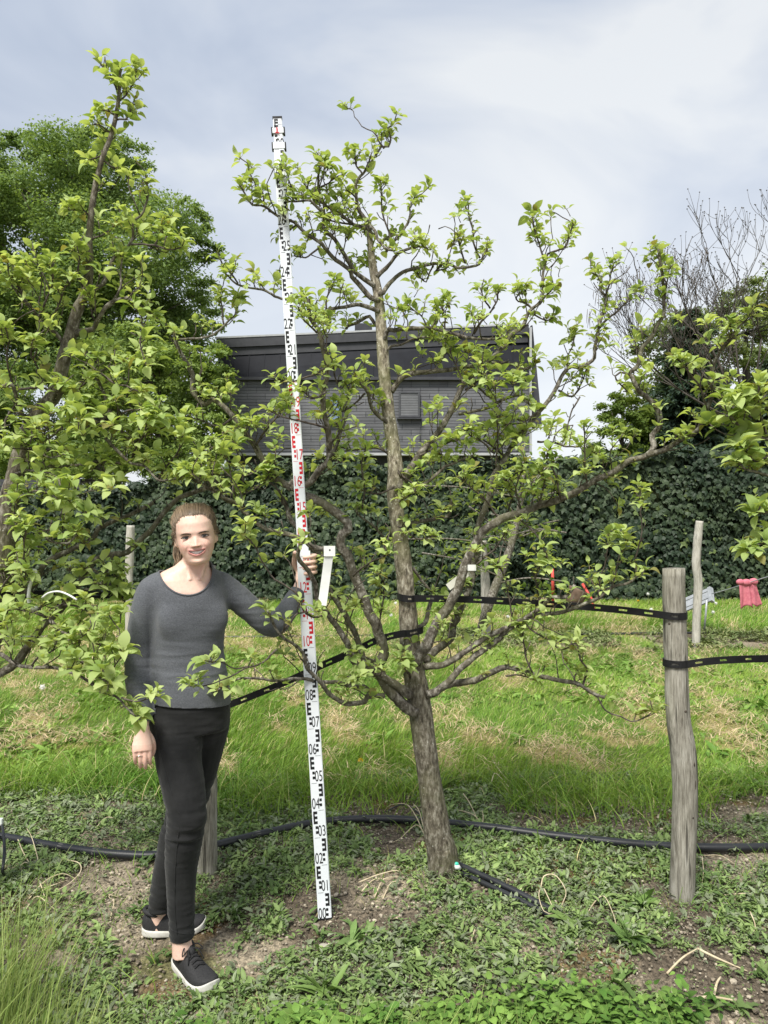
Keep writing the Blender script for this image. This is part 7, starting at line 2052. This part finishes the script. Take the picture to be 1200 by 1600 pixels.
# the pair of short rods by the trunk
for k, (a, b_, lb) in enumerate((((716, 1362), (872, 1432), "upper one of the black tubes lying on the soil right of the trunk"), ((722, 1372), (868, 1440), "lower one of the black tubes lying on the soil right of the trunk"))):
    A, B = G(*a), G(*b_); A[2] += .03 - .012 * k; B[2] += .012; m_ = MB(); add_tube(m_, smooth_line([A, (A + B) / 2 + [0, 0, .004], B], .03), .0125 - .002 * k, 10)
    o = m_.build("black_tube", M['pipe']); tag(o, lb, "tube", "black tubes by the trunk")
m_ = MB(); c = G(711, 1366) + [0, -.01, .04]
add_tube(m_, [c + [-.012, 0, .012], c + [.004, -.004, -.002], c + [.020, 0, -.012]], [.010, .013, .008], 8, .3, 4, col=(.75, .78, .74)); add_ell(m_, c + [.004, -.006, .008], [.010, .008, .009])
m_.c[-1] = np.tile([.05, .45, .33], (len(m_.v[-1]), 1))
o = m_.build("drip_emitter", tint_mat("drip_plastic", rough=.4)); tag(o, "small white and green drip emitter at the foot of the trunk", "emitter")
m_ = MB(); a = G(3, 1372); q = smooth_line([G(0, 1318) + [-.01, 0, .03], P(2, 1290, 3.3), P(5, 1300, 3.2), P(7, 1330, 3.12), P(4, 1360, 3.05), a + [0, 0, .01], a + [-.1, -.02, .0]], .02)
add_tube(m_, q, .006, 8); o = m_.build("thin_hose", M['pipe']); tag(o, "thin black hose curling down at the left picture edge", "hose")
V, Fc = box_vf(P(1, 1284, 3.3), (.008, .008, .014)); MB().add(V, Fc).build("connector", M['white'], o, smooth=False)
m_ = MB(); q = smooth_line([G(600, 1270), G(630, 1266) + [0, 0, .03], G(655, 1278) + [0, 0, .02], G(668, 1292)], .02); add_tube(m_, q, .004, 6)
tag(m_.build("thin_hose", M['pipe']), "thin black hose end looping out behind the trunk", "hose")
m_ = MB(); q = smooth_line([G(208, 1318), G(214, 1312) + [0, 0, .02], G(235, 1306) + [0, 0, .02], G(262, 1306)], .02); add_tube(m_, q, .004, 6)
tag(m_.build("thin_hose", M['pipe']), "thin black hose arching over the soil left of the woman's knees", "hose")

# ================================================================== dry stems lying in the bed
M['straw'] = noise_mat("dry_stem", [(.3, (.36, .29, .18)), (.7, (.62, .54, .38))], scale=30, rough=.8, bump=.2, bdist=.001, stretch=(1, 1, 1))
def stems(lines, label, r=.0028):
    m_ = MB()
    for ln in lines:
        c = []
        for k, (a, b_, *dz) in enumerate(ln):
            p = G(a, b_); p[2] += .008 + (dz[0] if dz else .012 * math.sin(k * 1.7)); c.append(p)
        q = smooth_line(np.array(c), .012); add_tube(m_, q, np.linspace(r, r * .55, len(q)), 5, .2, int(ln[0][0]))
    o = m_.build("dry_stem", M['straw']); tag(o, label, "dry stem", "pale dead stems lying on the soil")
stems([[(663, 1308), (650, 1295, .05), (635, 1282, .07), (610, 1273, .04), (600, 1272)], [(664, 1306), (655, 1290, .06), (645, 1280, .07)], [(664, 1306), (650, 1302, .03), (625, 1312), (612, 1316)], [(664, 1302), (662, 1290, .05), (660, 1280, .06)]], "forked pale dead stems against the left side of the trunk")
stems([[(705, 1268), (725, 1280, .03), (745, 1290, .03), (752, 1300)], [(724, 1258, .05), (732, 1270, .05), (742, 1284, .03), (750, 1296)], [(752, 1305), (755, 1290, .03), (753, 1282, .04)]], "branching pale dead stems right behind the trunk")
stems([[(770, 1212, .08), (782, 1225, .06), (800, 1240, .04), (822, 1256, .02), (850, 1266)], [(768, 1238, .05), (775, 1228, .06), (800, 1246, .03), (830, 1258), (860, 1272)], [(790, 1248), (812, 1250), (856, 1268)]], "long pale dead stems at the lawn edge right of the trunk")
stems([[(560, 1382), (590, 1378, .02), (620, 1371, .02), (632, 1368)], [(585, 1405), (600, 1385, .02), (625, 1372)], [(598, 1408), (612, 1390, .02), (635, 1382)], [(565, 1396), (585, 1382), (615, 1376)]], "fan of pale dead stems left of the trunk foot", .003)
stems([[(70, 1345), (95, 1350), (122, 1362, .03), (126, 1376, .03), (110, 1390, .02), (90, 1398)], [(45, 1408), (70, 1388, .02), (98, 1376, .02), (122, 1374)], [(60, 1385, .02), (66, 1400, .02), (72, 1412)], [(40, 1425), (58, 1412, .02), (85, 1422), (100, 1424)], [(60, 1394), (80, 1392), (104, 1378), (122, 1376)]], "tangle of pale dead stems and straw on the soil at far left", .0028)
stems([[(28, 1325, .03), (38, 1345, .02), (55, 1362), (60, 1358, .02), (50, 1330, .05), (42, 1318, .06)], [(22, 1366), (40, 1358, .02), (58, 1362)]], "bent pale stems just below the pipe at far left", .0026)
stems([[(130, 1414), (150, 1405, .02), (165, 1392, .02)], [(172, 1440), (178, 1420, .02), (170, 1412, .02), (188, 1400, .02)], [(160, 1404), (172, 1406), (186, 1404)]], "small curled stems between the straw tangle and the woman's feet", .0024)
stems([[(150, 1296), (168, 1286, .02), (200, 1288)], [(140, 1302), (150, 1308)], [(165, 1300), (178, 1302)]], "short pale stems on the soil near the lawn edge at left", .0026)
stems([[(845, 1398, .02), (850, 1392, .05), (868, 1395, .06), (884, 1412, .04), (878, 1426, .02)], [(846, 1395, .02), (842, 1420, .04), (850, 1440, .03), (865, 1440, .02)], [(850, 1408, .04), (862, 1430, .03), (872, 1440)], [(800, 1402), (830, 1392, .02), (845, 1398)]], "looped whitish stems round the end of the black tubes", .0026)
stems([[(1042, 1525), (1066, 1510, .02), (1090, 1495, .02)], [(1090, 1495, .02), (1120, 1510, .02), (1168, 1520)]], "angled pale twig on the soil at the lower right", .0045)
stems([[(1070, 1565), (1110, 1568), (1150, 1566)], [(1115, 1562), (1120, 1550, .02), (1126, 1540, .02)]], "thick pale twig lying near the bottom right corner", .0055)
stems([[(993, 1473), (1015, 1465, .01), (1035, 1460)], [(1010, 1470), (1028, 1464)]], "short broken twig left of the orange moss", .0045)
stems([[(915, 1435), (930, 1420, .02), (944, 1412, .02), (958, 1440, .02), (966, 1470, .015), (970, 1500)]], "bent dead stem rising through the weeds left of the post", .0026)
stems([[(690, 1478), (715, 1470), (735, 1462)], [(672, 1442), (690, 1455), (710, 1465)], [(735, 1478), (742, 1464, .02)]], "crossed pale sticks in the weeds in front of the trunk", .0035)
stems([[(1095, 1340), (1125, 1344), (1150, 1353)], [(940, 1362), (965, 1358), (1000, 1360), (1025, 1358)], [(1097, 1352, .03), (1099, 1372, .02), (1096, 1390)]], "thin straws beside the thick post's foot", .0022)
stems([[(1130, 1402), (1165, 1404), (1200, 1402)], [(1165, 1410), (1200, 1406)], [(1172, 1445, .04), (1180, 1460, .02), (1170, 1472), (1184, 1470)]], "thin straws at the right edge beyond the thick post", .0026)
stems([[(605, 1440), (620, 1443), (632, 1444)]], "short thick straw on the bare soil right of the staff", .003)

# ================================================================== things in the second row by the ivy
o = MB(); add_tube(o, [G(864, 945) - [0, 0, .1], P(864, 920, 11.6), P(863, 889, 11.6)], .022, 8); o = o.build("red_rod", noise_mat("red_paint", [(.3, (.50, .06, .045)), (.7, (.62, .10, .08))], scale=10, rough=.5)); tag(o, "upright red rod standing in front of the ivy", "rod")
o = MB(); q = [P(910, 912, 11.4), P(925, 937, 11.3)]; add_tube(o, [q[0], q[1], q[1] + [.02, -.05, -.16]], .02, 8); o = o.build("red_bar", noise_mat("red_bar_paint", [(.3, (.48, .05, .04)), (.7, (.60, .09, .07))], scale=10, rough=.5)); tag(o, "short slanting red bar next to the brown tub", "bar")
tb = empty("brown_tub", G(900, 955)); tag(tb, "brown earthenware tub lying in the grass by the ivy", "tub")
m_ = MB(); c = P(899, 934, 11.4); prof = [(-.14, .04), (-.13, .10), (0, .13), (.11, .15), (.14, .155), (.14, .135), (.0, .11), (-.11, .08)]
pt_ = [c + np.array([.4, 0, .9]) / np.linalg.norm([.4, 0, .9]) * a for a, _ in prof]
t_ = np.array([.4, 0, .9]); t_ /= np.linalg.norm(t_); uu = np.cross(t_, [0, 1.0, 0]); vv_ = np.array([0, 1.0, 0]); a_ = np.linspace(0, 6.2832, 24, endpoint=False)
V = [p + (uu * math.cos(a) + vv_ * math.sin(a)) * r_ for p, (_, r_) in zip(pt_, prof) for a in a_]
i_ = np.arange(len(prof) - 1)[:, None] * 24; j_ = np.arange(24)[None]; k_ = (j_ + 1) % 24
m_.add(V, np.stack([i_ + j_, i_ + k_, i_ + 24 + k_, i_ + 24 + j_], -1).reshape(-1, 4)); m_.build("bowl", noise_mat("terracotta", [(.3, (.10, .065, .045)), (.7, (.20, .14, .10))], scale=8), tb)
# grey ribbed metal panel leaning behind the crooked post
pn = empty("metal_panel", P(1092, 940, 9.4)); tag(pn, "light grey ribbed metal panel leaning behind the crooked pale post", "panel")
m_ = MB(); A, B = P(1066, 957, 9.6), P(1112, 938, 9.3); D = B - A; L = np.linalg.norm(D); D /= L; nrm = np.array([.1, -.8, .6]); nrm -= D * np.dot(nrm, D); nrm /= np.linalg.norm(nrm); W_ = np.cross(nrm, D); W_ = W_ if W_[2] > 0 else -W_
for k in range(4):
    c = (A + B) / 2 + W_ * (.035 + .047 * k - .02); V, Fc = box_vf((0, 0, 0), (L / 2, .021, .012 + .006 * (k % 2))); m_.add(c + V[:, :1] * D + V[:, 1:2] * W_ + V[:, 2:] * nrm, Fc)
galv = noise_mat("galvanised", [(.3, (.32, .34, .36)), (.7, (.5, .52, .54))], scale=12, rough=.45, bump=.1, metallic=.3)
m_.build("sheet", galv, pn, smooth=False)
m_ = MB(); V, Fc = box_vf((0, 0, 0), (.02, .10, .03)); c = B + W_ * .08; m_.add(c + V[:, :1] * D + V[:, 1:2] * W_ + V[:, 2:] * nrm, Fc); m_.build("end_plate", galv, pn, smooth=False)
m_ = MB(); gl = G(1098, 990); add_tube(m_, [B + [-.05, .02, 0], [B[0] - .05, B[1] + .1, float(ground_h(B[0], B[1]))]], .012, 6); add_tube(m_, [A + [.05, .02, 0], [A[0] + .05, A[1] + .1, float(ground_h(A[0], A[1]))]], .012, 6); m_.build("leg", galv, pn)
# wire and the pink rag knotted on it
wp = [P(1112, 928, 9.3), P(1140, 920, 9.0), P(1165, 912, 8.7), P(1210, 898, 8.3), P(1330, 862, 7.4)]
m_ = MB(); add_tube(m_, smooth_line(wp, .1), .0055, 6); tag(m_.build("tension_wire", galv), "taut grey wire rising to the right from the metal panel", "wire")
rgm = noise_mat("pink_cloth", [(.3, (.42, .10, .14)), (.7, (.60, .20, .24))], scale=25, rough=.9, bump=.3, bdist=.004)
kd = P(1165, 912, 8.68)
rag = MB()
def cloth(p0, p1, w0, w1, sd_):
    r_ = np.random.default_rng(sd_); n_, m2 = 14, 11; V = []
    for i_ in range(n_):
        t = i_ / (n_ - 1); c = p0 * (1 - t) + p1 * t; w = w0 + (w1 - w0) * t
        for j_ in range(m2):
            s_ = -1 + 2 * j_ / (m2 - 1)
            V.append(c + np.array([s_ * w, .016 * math.sin(s_ * 4 + sd_ + t * 2) * (.3 + t), .018 * math.sin(s_ * 3 + sd_) * t]))
    i0 = np.arange(n_ - 1)[:, None] * m2; j0 = np.arange(m2 - 1)[None]
    rag.add(V, np.stack([i0 + j0, i0 + j0 + 1, i0 + m2 + j0 + 1, i0 + m2 + j0], -1).reshape(-1, 4))
cloth(kd + [-.04, -.03, .02], kd + [-.005, -.03, -.26], .05, .075, 1); cloth(kd + [.05, -.03, .02], kd + [.10, -.03, -.24], .05, .07, 4)
add_ell(rag, kd + [.0, -.02, .015], [.06, .045, .04]); add_ell(rag, kd + [-.07, -.02, .02], [.045, .04, .035]); add_ell(rag, kd + [.08, -.02, .025], [.05, .04, .04])
o = rag.build("pink_rag", rgm); so3 = o.modifiers.new("t", 'SOLIDIFY'); so3.thickness = .006; tag(o, "pink rag knotted round the wire at the right edge", "rag")
# young tree of the second row behind the slim post
yt = MB(); q = smooth_line([[*G(752, 992), .066], [*P(760, 955, 9.0), .06], [*P(772, 922, 9.0), .055], [*P(786, 888, 9.0), .05], [*P(803, 835, 9.0), .045], [*P(812, 790, 9.0), .03], [*P(818, 740, 9.0), .015]], .08)
yr = empty("young_tree", G(752, 992)); tag(yr, "leaning young tree of the second row behind the slim pale post", "tree")
add_tube(yt, q[:, :3], q[:, 3], 10, .15, 5)
rs = np.random.default_rng(55); lp_, lf, lu, lsz, lc = [], [], [], [], []
for k in range(26):
    a = q[int(len(q) * rs.uniform(.45, 1)) - 1, :3]; e = a + np.array([rs.normal(0, .45), rs.normal(0, .4), rs.uniform(.0, .6)])
    add_tube(yt, smooth_line([a, (a + e) / 2 + [0, 0, .05], e], .1), .010, 5)
    for j in range(16):
        t = rs.uniform(.35, 1); lp_.append(a * (1 - t) + e * t + rs.normal(0, .04, 3)); lf.append(rs.normal(0, 1, 3) + [0, 0, -.2]); lu.append(np.array([0, 0, 1.0]) + rs.normal(0, .4, 3)); lsz.append(rs.uniform(.05, .08)); c = rs.random(); lc.append(np.array([.09, .16, .03]) * (1 - c) + np.array([.2, .27, .06]) * c)
yt.build("trunk", M['limb'], yr)
m_ = MB(); scatter_mesh(m_, PEAR[0], PEAR[1], np.array(lp_), frame(np.array(lu), np.array(lf)), np.repeat(np.array(lsz)[:, None], 3, 1), np.array(lc)); m_.build("leaves", M['leaf'], yr)
